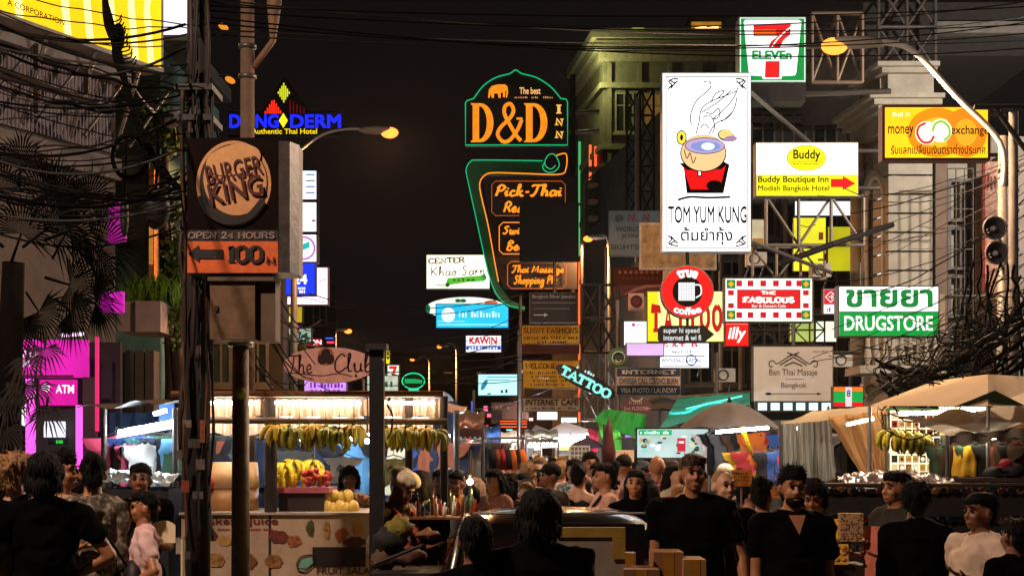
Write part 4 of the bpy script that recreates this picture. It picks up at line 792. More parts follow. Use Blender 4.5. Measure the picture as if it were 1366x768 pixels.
s = Sign('billboard', 'bright white and aqua lit billboard at the far street end', 637, 498, 697, 528, 64, .3, mat('406068'), glow('b8f0f0', 1.1, .2, 1)); s.ell(646, 513, 3, 8, ink('2890b8', .8), rot=.5); s.rects([(668, 520, 671, 524), (674, 519, 677, 524), (650, 524, 655, 526)], ink('104858', .6)); s.rects([(650, 502, 690, 503.5), (650, 506, 680, 507.5)], ink('60b8c8', .9))
YB = mat('b5962a', .75, 0, .2, 10); DB = mat('2a2008', .8)
s = Sign('signboard', 'unlit mustard yellow tailor board lettered SUNNY FASHIONS', 695, 433, 774, 459, 40, .1, mat('4a3c18'), YB); s.text('SUNNY FASHIONS', 698, 436, 771, 445, DB, font=SLAB, w=.17); s.scrib('SUITS & CUSTOM TAILORS', 699, 448, 771, 452, DB, .01); s.scrib('MAX ORDER SUITS', 710, 454, 760, 457.5, DB, .01); s.rects([(696, 459.5, 773, 472)], mat('3c1410', .8), 'lower_strip')
s = Sign('signboard', 'unlit mustard yellow board lettered WELCOME behind the tilted tattoo sign', 697, 480, 774, 518, 39, .1, mat('4a3c18'), YB); s.text('WELCOME', 700, 484, 742, 492, DB, font=SLAB, w=.17)
for i in range(4): s.scrib(('CUSTOM TAILORS FOR LADIES', 'GENTLEMEN SHIRTS SUITS', 'OPEN EVERY DAY 10-22', 'FREE PICK UP SERVICE')[i], 701+i*2, 495+i*5.3, 768-i*3, 498.4+i*5.3, mat('4a3c10', .8), .01)
s.rect(718, 503, 732, 505, mat('e8e4c8'), 'sticker')
s = Sign('signboard', 'grey unlit strip board lettered INTERNET CAFE', 697, 530, 775, 549, 38, .1, mat('2c2a28'), mat('8c8a86', .7, 0, .2, 8)); s.text('INTERNET CAFE', 701, 532, 771, 540.5, mat('14100f'), .035); s.scrib('PHONE - FAX - COPY - SCAN', 702, 542.5, 768, 546, mat('3a3836'), .02)
s = Sign('signboard', 'brown unlit board under the aqua billboard, far centre', 655, 536, 706, 563, 50, .1, mat('3c2a22'), mat('6a4434', .8, 0, .2, 8)); s.scrib('Bakery', 660, 539, 680, 545, mat('a07860'), font=SCRIPT, w=.1, serif=False); s.rect(657, 547, 670, 561, mat('2a1c18'), 'panel')
s = Sign('neon_strips', 'orange and pink neon strips on a fascia in the far centre', 664, 559, 706, 572, 48, .1, mat('201410'), mat('20120e')); [s.neon([(667, y), (703, y)], glow('ff6838', 1.2, 0), 1.4, smooth=False) for y in (561.5, 565, 569)]; s.neon([(706, 559), (711, 559)], glow('ffb8c8', 2, 0), 4, smooth=False)
d = 34; s = Sign('tattoo_sign', 'black oval board tilted down to the right with mint TATTOO letters', 742, 485, 820, 530, d, .08, board=False); q = R(27)
ps = []
for a in [2*pi*i/36 for i in range(36)]: ex, ey = 44*cos(a), 12*sin(a); ps.append((781+ex*cos(q)-ey*sin(q), 508+ex*sin(q)+ey*cos(q)))
b = MB(); b.prism([(X(x, d), Z(y, d)) for x, y in ps], d, d+.08); b.obj('cabinet', mat('0a0c0c', .5), s.root); s.text('TATTOO', 744, 502, 819, 517, ink('86e8d8', 1.05), font=SLAB, w=.24, rot=q, gap=.06); s.scrib('piercing', 764, 492, 796, 496, ink('c8f0e8', 1), .01, rot=q); s.arm(815, 522, 850, 520, .03)
# --- right cluster
s = Sign('store_sign', 'large lit convenience store sign, green and white with a red 7 and ELEVEN', 986, 23, 1075, 110, 27, .45, mat('c8d0c8', .4), glow('0f8a3c', 1.0, .12, 3), 1.5)
s.border(987, 24, 1074, 109, 1.3, ink('d8f0e0', 1), l=2); s.poly([(992, 30), (994, 27), (1065, 27), (1069, 29), (1062, 98), (1060, 101), (1043, 102), (1042, 106), (1018, 106), (1016, 102), (1002, 101), (999, 99)], ink('ffffff', 1.25), 'white_field', 2)
RD = ink('dc1e1e', 1.0); s.poly([(1005, 33), (1055, 33), (1054, 47), (1045, 54), (1040, 65), (1025, 65), (1028, 56), (1037, 49), (1005, 49)], RD, 'seven', 3); s.poly([(1021, 82), (1040, 82), (1039.5, 104), (1020, 104)], RD, 'seven', 3); s.rect(1006, 40, 1035, 48.5, ink('f06020', 1.0), 'orange_band', 4); s.stroke([(1028, 66), (1036, 54), (1048, 42), (1056, 36)], 1.6, ink('ffffff', 1.2), 'curve', 5, True)
s.text('ELEVEn', 1003, 68, 1056, 80, ink('109040', 1), .045, l=5)
b = MB(); b.box((X(985, 27), 27.0, Z(135, 27)), (X(1075, 27), 27.5, Z(110.5, 27))); b.obj('bottom_housing', mat('2c2826', .7), s.root)
s.arm(1075, 60, 1180, 58, .05); s.arm(1075, 124, 1190, 120, .05)
d = 26; s = Sign('soup_sign', 'tall white lit sign with steaming pot drawing and TOM YUM KUNG', 883, 97, 1002, 336, d, .3, mat('c8c8c8', .4), glow('fbfbfb', 1.35, .04), 1.2); K = ink('0a0a0a', .03)
s.border(888, 102, 998, 331, 1.2, K, 'border', 2)
for cx, cy, sx, sy in ((891, 105, 1, 1), (891, 328, 1, -1), (995, 328, -1, -1), (995, 105, -1, 1)):
    s.strokes([[(cx, cy+14*sy), (cx+5*sx, cy+9*sy), (cx+1*sx, cy+4*sy), (cx+6*sx, cy+1*sy), (cx+14*sx, cy)], [(cx+2*sx, cy+2*sy), (cx+9*sx, cy+6*sy), (cx+13*sx, cy+3*sy), (cx+8*sx, cy+8*sy), (cx+4*sx, cy+13*sy)]], 2, K, 'corner_ornament', 3)
s.text('TOM YUM KUNG', 891, 275, 996, 298, K, .014, l=3); s.text('ต้มยำกุ้ง', 908, 303, 977, 327, K, .014, l=3)
s.poly([(906, 218), (912, 224), (916, 258), (965, 258), (973, 220), (966, 216)], K, 'pot_base', 3); s.poly([(911, 224), (917, 227), (962, 226), (968, 221), (960, 253), (921, 253)], ink('e01414', 1), 'red_pot', 4)
s.ell(938, 205, 31, 25, K, 'pot_outline', 5); s.ell(938, 204.5, 29.5, 24, ink('f2c088', 1.05), 'pot_bowl', 6); s.ell(940, 195, 27, 11, K, 'rim_line', 7); s.ell(940, 195, 26, 10, ink('b8a0c8', 1), 'pot_rim', 8); s.ell(941, 196, 20, 7, ink('8090c8', 1), 'broth', 9); s.ell(944, 196, 9, 5, ink('d8ecf8', 1.1), 'prawn', 10)
s.ell(909, 184, 7, 10, K, 'handle', 5); s.ell(909, 184, 5.6, 8.6, ink('f0d840', 1.05), 'handle', 6); s.ell(909, 184, 2, 4, K, 'handle', 7); s.ell(968, 181, 11, 8, K, 'handle', 5, rot=.2); s.ell(968, 180, 9.5, 6.6, ink('f0c878', 1.05), 'handle', 9); s.ell(974, 186, 9, 4, ink('a080a8', 1), 'handle', 10, rot=-.1)
s.stroke([(912, 200), (916, 212), (920, 205), (924, 218), (928, 210)], 1.2, K, 'drip', 11, True); s.rect(930, 228, 936, 236, K, 'buckle', 7); s.rect(931.5, 229.5, 934.5, 234.5, ink('ffffff', 1.1), 'buckle', 8); s.ell(953, 248, 11, 7, K, 'shadow_blot', 7); s.stroke([(904, 267), (920, 263), (945, 264), (974, 263)], 3, K, 'ground_stroke', 5, True)
s.strokes([[(938, 110), (946, 109), (948, 116), (940, 125), (929, 135), (922, 150), (921, 162), (924, 167)], [(928, 180), (932, 165), (936, 145), (950, 135), (968, 128), (982, 122)], [(945, 180), (955, 165), (970, 158), (979, 146), (983, 130)], [(936, 150), (948, 143), (962, 133), (975, 121)], [(950, 160), (962, 150), (972, 140), (980, 128), (984, 118)], [(941, 150), (950, 152), (958, 145), (960, 155), (952, 160)], [(938, 158), (944, 154), (950, 158), (953, 170), (950, 178)], [(934, 172), (940, 166), (946, 172)], [(948, 137), (955, 125), (966, 122), (956, 133)], [(962, 163), (972, 155), (978, 148)]], 1.5, ink('101010', .02), 'steam_drawing', 4)
bar(P(917, 336, 26.1), P(917, 356, 26.1), .03, BLACK, s.root, 'hanger')
s.arm(1002, 120, 1190, 140, .04, .15, 5); s.arm(1002, 320, 1190, 318, .04, .15, 5)
d = 28; s = Sign('hotel_sign', 'white lit boutique inn sign with yellow oval, yellow base and red arrow', 1008, 190, 1145, 262, d, .3, mat('b0aca0', .4), glow('fcfdf6', 1.3, .04), 1.2)
s.rect(1009.2, 233, 1143.8, 260.8, ink('f2e416', 1.1), 'yellow_field', 2); s.ell(1075.5, 211, 26.5, 17.5, ink('8a8410', .8), 'oval', 2); s.ell(1075.5, 211, 25.5, 16.6, ink('f4e41a', 1.15), 'oval', 3); s.text('Buddy', 1058, 200, 1094, 216, ink('3a3c0c', .3), .02, l=4); s.rects([(1054, 215.2, 1098, 216)], ink('504c10', .4), l=5); s.text('BOUTIQUE INN', 1058, 218, 1092, 220.5, ink('706a18', .5), .02, l=4)
s.text('Buddy Boutique Inn', 1011, 235, 1105, 246, ink('3a3a0a', .3), .018, l=4); s.text('Modish Bangkok Hotel', 1011, 247.5, 1106, 257, ink('3a3a0a', .3), .01, l=4)
s.poly([(1108, 239), (1124, 239), (1124, 235), (1141, 245), (1124, 254), (1124, 250), (1108, 250)], ink('e81818', 1), 'arrow', 4)
s.arm(1145, 200, 1190, 200, .04); s.arm(1145, 250, 1175, 250, .04)
d = 22; s = Sign('exchange_sign', 'orange lit money exchange sign with Thai line and red and green rings', 1177, 140, 1321, 214, d, .25, mat('6a2c10', .5), glow('fab018', 1.5, .1), 3.5)
s.ell(1250, 177, 40, 33, ink('f08c14', 1.05), 'ring_shade', 2); s.ell(1250, 177, 24, 20, ink('f6b428', 1.1), 'ring_shade', 3); s.ell(1288, 177, 28, 33, ink('f0841a', 1.05), 'ring_shade', 4); s.ell(1288, 177, 15, 18, ink('f4a424', 1.1), 'ring_shade', 5)
s.text('money', 1184, 169, 1218, 184, ink('30180c', .3), .01, l=6); s.text('exchange', 1268, 168, 1318, 183, ink('30180c', .3), .01, l=6); s.text('รับแลกเปลี่ยนเงินตราต่างประเทศ', 1188, 193, 1314, 206, ink('40200c', .3), .012, l=6); s.scrib('Baht Point', 1190, 150, 1214, 156, ink('ffe8c0', 1.2), .02, l=6)
W_ = ink('fff6dc', 1.2); s.ell(1235, 178, 15, 15.5, W_, 'ring', 7); s.ell(1254, 175, 15, 15.5, W_, 'ring', 8)
s.stroke([(1245, 182), (1240, 190), (1230, 190), (1223, 180), (1225, 170), (1234, 165)], 3.2, ink('d83020', 1), 'red_ring', 9, True); s.stroke([(1243, 176), (1247, 166), (1256, 163), (1265, 171), (1265, 182), (1258, 188)], 3.2, ink('88c83c', 1), 'green_ring', 9, True)
s.arm(1321, 150, 1345, 150, .03); s.arm(1321, 205, 1345, 205, .03)
d = 25; s = Sign('coffee_sign', 'round red coffee sign with white dotted mug on black', 881, 354, 953, 424, d, .2, board=False)
b = MB(); b.tube([(X(917, d), d, Z(389, d)), (X(917, d), d+.2, Z(389, d))], 35.5*d/F, 40, smooth=False); b.obj('cabinet', mat('801010', .4), s.root)
s.ell(917, 389, 34, 33.5, glow('e01818', 1.05, .08), 'face', 1); s.ell(917, 389, 20, 20, ink('0c0c0c', .02), 'hub', 2)
s.rects([(905+i*2.2, 377+j*2.2, 906.8+i*2.2, 378.8+j*2.2) for i in range(10) for j in range(11)], ink('ffffff', 1.1), 'dotted_mug', 3); s.stroke([(927, 380), (934, 381), (935, 392), (928, 397)], 1.8, ink('ffffff', 1), 'mug_handle', 3, True)
s.text('true', 903, 358, 931, 370, ink('ffffff', 1.2), .04, l=4, arc=30); s.text('coffee', 899, 410, 935, 420, ink('ffffff', 1.2), .03, l=4, arc=-40)
bar(P(917, 424, d+.1), P(917, 436, d+.1), .025, BLACK, s.root, 'hanger')
s = Sign('arrow_sign', 'black arrow shaped board reading super hi speed internet, under the coffee sign', 878, 434, 953, 457, d, .08, mat('101010'), poly=[(882, 457), (939, 457), (953, 446), (939, 434), (882, 434), (878, 438), (878, 453)]); s.text('super hi speed', 885, 437, 933, 446, ink('e8e8e8', .8), .015); s.text('internet & wi fi', 885, 446.5, 935, 454, ink('e8e8e8', .8), .015)
d = 34; s = Sign('tattoo_billboard', 'yellow and white lit billboard with huge red TATTOO behind the coffee sign', 863, 388, 966, 456, d, .3, mat('605820'), glow('f6f29a', 1.1, .15, 1), 1); s.rect(864, 389, 878, 455, ink('e8dc20', 1), 'yellow_edge', 2); TR = ink('c01c1c', .9)
for i, ch in enumerate('TATTOO'): s.text(ch, 868+i*16.3, 405, 882+i*16.3, 443, TR, font=SLAB, w=.27)
s = Sign('lightbox', 'white lit shop board with blue and red lines above the internet sign', 880, 457, 946, 491, 33, .2, mat('404858'), glow('e8ecf6', 1.1, .06), .8); s.text('S.&T. B.', 884, 457.5, 934, 463, ink('c02030', .9), font=SLAB, w=.2); s.scrib('OVERSEAS SHIP', 896, 467, 922, 471, ink('303860', .5), .01); s.text('WHOLESALE & RETAIL', 882, 478, 936, 483, ink('3848a0', .8), .02); s.rects([(884, 474, 940, 475.5), (884, 487, 936, 488.4)], ink('7088c0', .9))
s = Sign('lightbox', 'blank white lit box left of the yellow billboard', 832, 428, 863, 461, 33, .2, mat('404040'), glow('eef0f6', 1.1, .06), .8); s.ell(845, 433, 2.5, 2.5, ink('d040a0', 1)); s.scrib('inter', 850, 432, 858, 435, ink('a080a0', .8))
s = Sign('lightbox', 'lilac lit lightbox with rounded edges above the internet sign', 835, 457, 886, 475, 31, .25, mat('605068'), glow('dcb4e4', .95, .15, 2), 1.2)
s = Sign('meter_box', 'pinkish square box with dark round disc beside the yellow billboard', 839, 391, 859, 413, 32, .2, mat('b09088', .7), mat('b89088', .7)); s.ell(849, 402, 8, 8.5, mat('3a1012', .5), 'disc', 2); s.ell(849, 402, 5, 5, mat('5a2022', .4), 'disc', 3)
s = Sign('signboard', 'dark maroon banner with pale dots, left of the coffee sign', 818, 356, 884, 395, 36, .1, mat('200808'), mat('421414', .75, 0, .2, 6)); [s.ell(827+i*7.2, 363, 2.2, 2.2, mat('8a6460'), 'dot', 2, 10) for i in range(8)]; [s.ell(832+i*5.5, 371, 1.4, 1.4, mat('6a4440'), 'dot', 2, 8) for i in range(9)]; s.poly([(830, 394), (845, 385), (860, 380), (883, 379), (883, 382), (862, 384)], mat('7a5040'), 'swoosh', 2)
s = Sign('signboard', 'steel blue unlit board reading WORLD behind the soup sign', 812, 281, 880, 342, 38, .1, mat('5a5c58'), mat('56666e', .6, 0, .2, 5)); s.text('N. N', 836, 285, 868, 296, mat('7a2420'), font=SLAB, w=.2); s.text('WORLD S', 821, 302, 862, 309, mat('23282c'), .01); s.text('JOIN T', 829, 312, 860, 319, mat('23282c'), .01); s.text('SIGHTSEE', 815, 326, 862, 333, mat('23282c'), .01); s.ell(826, 291, 6, 5, mat('3a4448'), l=3)
s = Sign('signboard', 'weathered blank tan board in a pale frame under the soup sign', 853, 297, 956, 360, 35, .12, mat('9a9080', .6), mat('8a7450', .85, 0, .45, 6, .3), 3)
d = 27; s = Sign('dessert_cafe_sign', 'white lit sign with red chequer border lettered THE FABULOUS', 966, 370, 1085, 430, d, .25, mat('605c50', .5), glow('f8f8ec', 1.2, .05), 2)
s.rect(983, 386, 1068, 412, ink('d41c20', 1), 'red_field', 2)
[s.rect(*q_, ink('c01c24', .95), 'chequer', 2) for q_ in [(x, y, x+8, y+8) for x in (982, 997, 1014, 1031, 1048, 1062) for y in (374, 416)]+[(x, y, x+8, y+7) for x in (971, 1071) for y in (387, 404)]]
for x in (969, 1069):
    for y in (373, 414): s.rect(x, y, x+12, y+12, ink('208840', .9), 'corner_tile', 4); s.poly([(x+6, y+2), (x+10, y+6), (x+6, y+10), (x+2, y+6)], ink('f0a020', 1.1), 'flower', 5)
s.text('THE', 1015, 388, 1035, 393, ink('fff4e8', 1.2), font=SLAB, w=.26); s.text('FABULOUS', 990, 395, 1060, 404.5, ink('fff8f0', 1.2), font=SLAB, w=.3); s.text('Bar & Dessert Cafe', 1003, 406, 1048, 410, ink('ffe0d8', 1.1), .01)
s = Sign('coffee_sign', 'small square red lit sign with white script below the chequered sign', 967, 430, 999, 462, d, .2, mat('801010'), glow('e01c14', 1.05, .08), 1); s.text('illy', 971, 436, 995, 457, ink('ffffff', 1.1), .02, shear=.2); s.poly([(968.5, 431.5), (997.5, 431.5), (997.5, 432.6), (968.5, 432.6)], ink('ff8070', 1))
d = 25; s = Sign('massage_sign', 'grey beige unlit massage signboard with black roof emblem', 1004, 461, 1112, 536, d, .15, mat('4c4844'), mat('d8d6d6', .6, 0, .06, 6), 1.4)
BK = mat('16100e'); s.text('Ban Thai Masaje', 1026, 492, 1090, 503, BK, .0); s.text('Bangkok', 1042, 510, 1076, 519, BK, 0); s.stroke([(1020, 525), (1094, 525)], .9, BK, 'arrow'); s.poly([(1090, 523), (1096, 525), (1090, 527)], BK, 'arrow'); s.stroke([(1048, 505.5), (1072, 505.5)], .6, BK); s.ell(1025, 525, 4, 1.8, BK, l=3); s.scrib('Unlimited', 1084, 467, 1104, 470, mat('857a74'), .0)
s.strokes([[(1031, 488), (1027, 489), (1026, 483), (1031, 481), (1036, 485), (1045, 480), (1056, 472)], [(1085, 488), (1089, 489), (1090, 483), (1085, 481), (1080, 485), (1071, 480), (1060, 472)]], 1.4, BK, 'emblem', 3); s.strokes([[(1050, 470), (1066, 476)], [(1066, 470), (1050, 476)], [(1040, 487), (1058, 476)], [(1076, 487), (1058, 476)], [(1046, 488), (1058, 483), (1070, 488)]], 1.6, BK, 'emblem', 4, False)
s.arm(1112, 470, 1150, 470, .03); bar(P(1058, 461, d+.1), P(1058, 432, d+.1), .03, STEEL, s.root, 'hanger')
s = Sign('shopfront_strip', 'row of bright white windows under the massage signboard', 1008, 535, 1113, 549, 30, .2, mat('1c3030'), mat('203838'), .5, cat='lit windows'); [s.rect(1011+i*17, 537, 1023+i*17, 547, ink('d8f4f4', 1.1), 'pane', 2) for i in range(6)]
d = 24; s = Sign('drugstore_sign', 'lit green and white DRUGSTORE sign with Thai letters on top', 1118, 381, 1253, 449, d, .3, mat('4a4a44', .4), glow('f2f4ee', 1.1, .08), 1.6); s.rect(1119.6, 415, 1251.4, 447.4, glow('10943a', .95, .12, 3), 'green_field', 2)
s.text('ขายยา', 1128, 386, 1244, 410, ink('18843a', .9), .03); s.text('DRUGSTORE', 1126, 421, 1244, 441, ink('fafff4', 1.15), .018)
b = MB(); b.box((X(1253.5, d), d+.02, Z(446, d)), (X(1261, d), d+.25, Z(392, d))); b.obj('end_cap', mat('c0b8b0'), s.root); s.arm(1253, 395, 1330, 395, .03); s.arm(1150, 381, 1150, 350, .03)
s = Sign('signboard', 'small red and white arrow sign left of the drugstore sign', 1098, 385, 1118, 419, 28, .15, mat('50484a'), glow('e8dede', .95, .1), .8); s.rect(1099, 386, 1117, 406, ink('d02030', .95), 'red_field'); s.strokes([[(1108, 389), (1115, 396), (1108, 403), (1101, 396), (1108, 389)], [(1105, 396), (1111, 396)], [(1108.5, 393.5), (1111, 396), (1108.5, 398.5)]], 1.2, ink('ffe8e8', 1), smooth=False, l=4); s.scrib('G 1', 1103, 410, 1113, 416, ink('303030', .3), .03)
s = Sign('signboard', 'orange green and red striped lit shop sign above the tan curtain', 1111, 515, 1152, 543, 22, .15, mat('4a3020'), glow('18a848', .8, .1), 1); s.rect(1112, 516, 1151, 521.5, ink('f07828', .9), 'orange_band'); s.rect(1112, 536, 1151, 542, ink('d82020', .9), 'red_band'); s.rect(1127.5, 516, 1136, 542, ink('e8d0d8', .9), 'centre_strip', 4); s.text('8', 1129, 520, 1134, 529, ink('20408c', .7), .02, l=6)
d = 28; s = Sign('internet_sign', 'navy and cream board reading INTERNET, OVERSEA CALL and VISA PHOTO', 822, 490, 908, 527, d, .12, mat('8a8478', .5), mat('1a2440', .6, 0, .1), 1); CR = mat('d8c8b4', .6); s.rect(823, 502, 907, 514, mat('c0a898', .6), 'cream_band', 2)
s.text('INTERNET', 829, 492.5, 902, 499.5, CR, font=SLAB, w=.24); s.text('OVERSEA CALL CD/DVD BURN', 826, 504, 904, 512, mat('3a1c20'), .02); s.text('VISA PHOTO / LAUNDRY', 828, 517, 903, 524, CR, .02)
s = Sign('signboard', 'dark red oval board hanging under the internet sign', 828, 529, 870, 557, 27, .06, board=False); b = MB(); b.prism([(X(849+21*cos(a), 27), Z(543-14*sin(a), 27)) for a in [2*pi*i/32 for i in range(32)]], 27, 27.06); b.obj('cabinet', mat('5e1416', .5), s.root); s.scrib('ร้านอาหาร', 836, 534, 860, 539, mat('c89088'), .02); s.text('2nd FLOOR', 832, 542, 862, 547, mat('d8a8a0'), .01); s.poly([(862, 542), (867, 544.5), (862, 547)], mat('d8a8a0'), 'arrow'); s.stroke([(841, 530), (845, 534), (853, 534), (857, 530)], 1.6, CR, 'hook', 4, True)
s = Sign('signboard', 'round green and white coffee emblem half hidden beside the lilac lightbox', 810, 462, 840, 492, 33, .1, board=False); s.ell(825, 477, 14, 14, mat('3a5c48'), 'disc', 0); s.ell(825, 477, 9, 9, mat('a8b8a8'), 'disc', 1); s.ell(825, 477, 7.5, 7.5, mat('20382c'), 'disc', 2); s.strokes([[(820, 474), (825, 471), (830, 474)], [(821, 480), (825, 483), (829, 480)]], 1.6, mat('c8d4c8'))
s = Sign('lightbox', 'dim yellow and white lit panel right of the soup sign', 1002, 292, 1020, 327, 36, .15, mat('605040'), glow('d8c8a0', .6, .3, 3)); s.rects([(1004, 318, 1018, 325)], ink('c08030', .6))
# pink ATM shop, left
d = 17; t = thing('atm_kiosk', 'magenta lit cash machine kiosk behind the palm, left', 'cash machine', (X(70, d), d, 0))
MG = glow('e420b0', .85, .35, 1.6); SMAG = glow('ff58dc', 1.3, .15)
def q(a, b_, c, d_, m, name, e=0, th=.1): b = MB(); b.box((X(a, d), d-e, Z(d_, d)), (X(c, d), d-e+th, Z(b_, d))); return b.obj(name, m, t)
q(2, 452, 145, 720, mat('1c1016', .8), 'back_wall', -.5); q(6, 453, 116, 503, MG, 'fascia'); q(10, 500, 98, 503, mat('601030'), 'fascia_edge', .02, .08); q(52, 506, 100, 540, glow('e018a0', .8, .2, 2), 'header')
q(34, 505, 44, 612, SMAG, 'light_pillar'); q(101, 540, 110, 626, SMAG, 'light_pillar'); q(130, 450, 134, 575, glow('e0286c', .9, 0), 'light_strip', .1, .05); q(112, 503, 129, 700, mat('3c1a2c', .6), 'column', .05)
q(10, 540, 33, 568, glow('e8e8e0', .9, .1), 'poster'); q(62, 562, 89, 583, glow('dcdcf0', .85, .1), 'screen', .1, .06); q(79, 587, 87, 591, glow('20c040', 1, 0), 'card_slot_light', .12, .03); q(46, 545, 100, 700, mat('170c14', .5), 'machine_body', -.05, .3)
for bd, x0, y0, x1, y1 in (('THE BE', 15, 468, 52, 476), ('ATM', 12, 479, 40, 489), ('ATM', 75, 513, 99, 524)):
    vs, fs = text_geo(bd, .02); ax = max(v[0] for v in vs); ay = max(v[1] for v in vs); b = MB(); b.add([(X(x0+v[0]/ax*(x1-x0), d), d-.01, Z(y1-v[1]/ay*(y1-y0), d)) for v in vs], fs); b.obj('lettering', ink('ffe0f8', 1.2), t)
b = MB(); b.ell(P(61, 517, d-.01), (.05, .01, .05)); b.obj('emblem', ink('ffd0f0', 1), t)
q(96, 232, 121, 300, glow('c018a0', .45, .3, 3), 'upper_window', -1.5); q(85, 370, 118, 400, glow('e020c0', .7, .3, 3), 'upper_window', -1.5)
tube_light(t, (X(88, d), d-.2, Z(449, d)), (X(118, d), d-.2, Z(447, d)), .02, 'ffd0ff', 2)
# ---------------------------------------------------------------- steel frames on the right buildings
def truss(label, x0, y0, x1, y1, d, nx, ny=1, r=.035, m=STEEL, dy=.0, group=None, br=True):
    t = thing('truss', label, 'truss', P((x0+x1)/2, (y0+y1)/2, d), group)
    for i in range(nx+1): x = x0+(x1-x0)*i/nx; bar(P(x, y0, d), P(x, y1, d), r, m, t)
    for j in range(ny+1): y = y0+(y1-y0)*j/ny; bar(P(x0, y, d), P(x1, y, d), r, m, t)
    for i in range(nx if br else 0):
        for j in range(ny):
            xa_, xb_ = x0+(x1-x0)*i/nx, x0+(x1-x0)*(i+1)/nx; ya, yb = y0+(y1-y0)*j/ny, y0+(y1-y0)*(j+1)/ny
            if (i+j) % 2: ya, yb = yb, ya
            bar(P(xa_, ya, d+.05), P(xb_, yb, d+.05), r*.8, m, t, 'brace')
            if nx < 3: bar(P(xa_, yb, d+.09), P(xb_, ya, d+.09), r*.8, m, t, 'brace')
    return t
ST_ = mat('8d8478', .6, .4, .3, 10)
truss('rusty lattice frame holding the red seven sign', 1083, 18, 1150, 110, 29, 2, 1, .04, mat('7a6454', .6, .4, .3, 10))
truss('tall lattice mast frame above the cornice', 1172, -20, 1248, 92, 33, 2, 2, .04, mat('5c5650', .6, .4, .3, 10))
truss('diagonal braced steel frame below the boutique inn sign', 1022, 262, 1152, 327, 30, 3, 1, .035, ST_)
truss('steel frame between soup sign and boutique sign', 1004, 330, 1100, 372, 31, 3, 1, .03, ST_)
truss('dark lattice frame left of the hotel facade', 776, 380, 824, 470, 36, 2, 2, .035, DSTEEL)
truss('dark scaffold on the wall behind the tattoo sign', 776, 470, 822, 560, 42, 2, 2, .04, STEEL)
truss('grid of bars behind the drugstore sign', 1000, 420, 1100, 460, 34, 5, 2, .02, DSTEEL)
truss('window grille right of the banded column', 1264, 225, 1298, 440, 30.5, 3, 4, .014, mat('4a443c', .6, .3), br=False)
truss('upright ladder rack on the dark wall left of the soup sign', 836, 120, 872, 290, 43, 2, 5, .035, DSTEEL)
t = thing('steel_beam', 'thick dark steel beam slanting across the yellow panel', 'beam', P(1060, 330, 29)); bar(P(1040, 352, 29), P(1110, 326, 29), .06, DSTEEL, t, 'beam'); bar(P(1110, 326, 29), P(1190, 300, 31), .06, DSTEEL, t, 'beam')
for i, (x, y0, y1, d) in enumerate(((694, 395, 600, 46), (692, 440, 600, 44), (776, 230, 600, 47), (808, 330, 600, 40), (824, 400, 600, 34), (956, 470, 600, 33), (632, 520, 600, 60))):
    t = thing('sign_post', ('slim steel post left of the mustard boards', 'second slim post beside the mustard boards', 'dark post right of the neon signs', 'dark post beside the round coffee emblem', 'dark post left of the internet sign', 'post right of the white shop board', 'white post under the aqua billboard')[i], 'post', P(x, y1, d)); bar(P(x, y0, d), (X(x, d), d, 0), .05, mat('b8b4ac') if i == 6 else STEEL, t, 'post'); b = MB(); b.box((X(x, d)-.12, d-.12, -.0), (X(x, d)+.12, d+.12, .05)); b.obj('base_plate', STEEL, t)

# small far lit shop boxes, too far to read
rg = random.Random(66)
for i, (x0, y0, x1, y1, d, c, lb) in enumerate(((590, 532, 604, 540, 90, 'f0c060', 'tiny amber lit box left of the aqua billboard, far street end'), (606, 546, 622, 552, 84, 'e8f0ff', 'tiny cool white lit box low in the far street end'), (628, 534, 634, 552, 80, '4060e8', 'tiny upright blue lit box below the aqua billboard'), (636, 566, 652, 574, 64, 'ff5040', 'tiny red lit box above the far crowd, left of centre'), (655, 572, 668, 580, 62, 'f0e8d0', 'tiny cream lit box beside the red one above the far crowd'), (676, 576, 692, 583, 56, '80e0ff', 'tiny pale blue lit box above the far crowd'), (716, 548, 744, 560, 60, 'f4f4ff', 'small white lit fascia under the internet cafe board'), (748, 556, 770, 564, 56, 'c8e8d0', 'small pale green lit fascia left of the green tarp'), (572, 556, 588, 562, 88, 'ff9050', 'tiny orange lit box right of the juice stall roof'), (600, 560, 612, 566, 70, '60d080', 'tiny green lit box over the dark red stall'), (782, 480, 800, 488, 60, 'f0f0e0', 'tiny white lit window box beside the tattoo sign'), (783, 420, 797, 432, 62, 'd8e8f0', 'tiny pale lit window box right of the mustard boards'), (800, 440, 812, 460, 60, 'c8d8e8', 'tiny upright pale lit box left of the white shop boxes'), (560, 524, 572, 530, 96, 'f0f8f0', 'tiny white lit box under the green neon oval'))): Sign('lightbox', lb, x0, y0, x1, y1, d, .2, DSTEEL, glow(c, 1.0, .2, 2), .6)
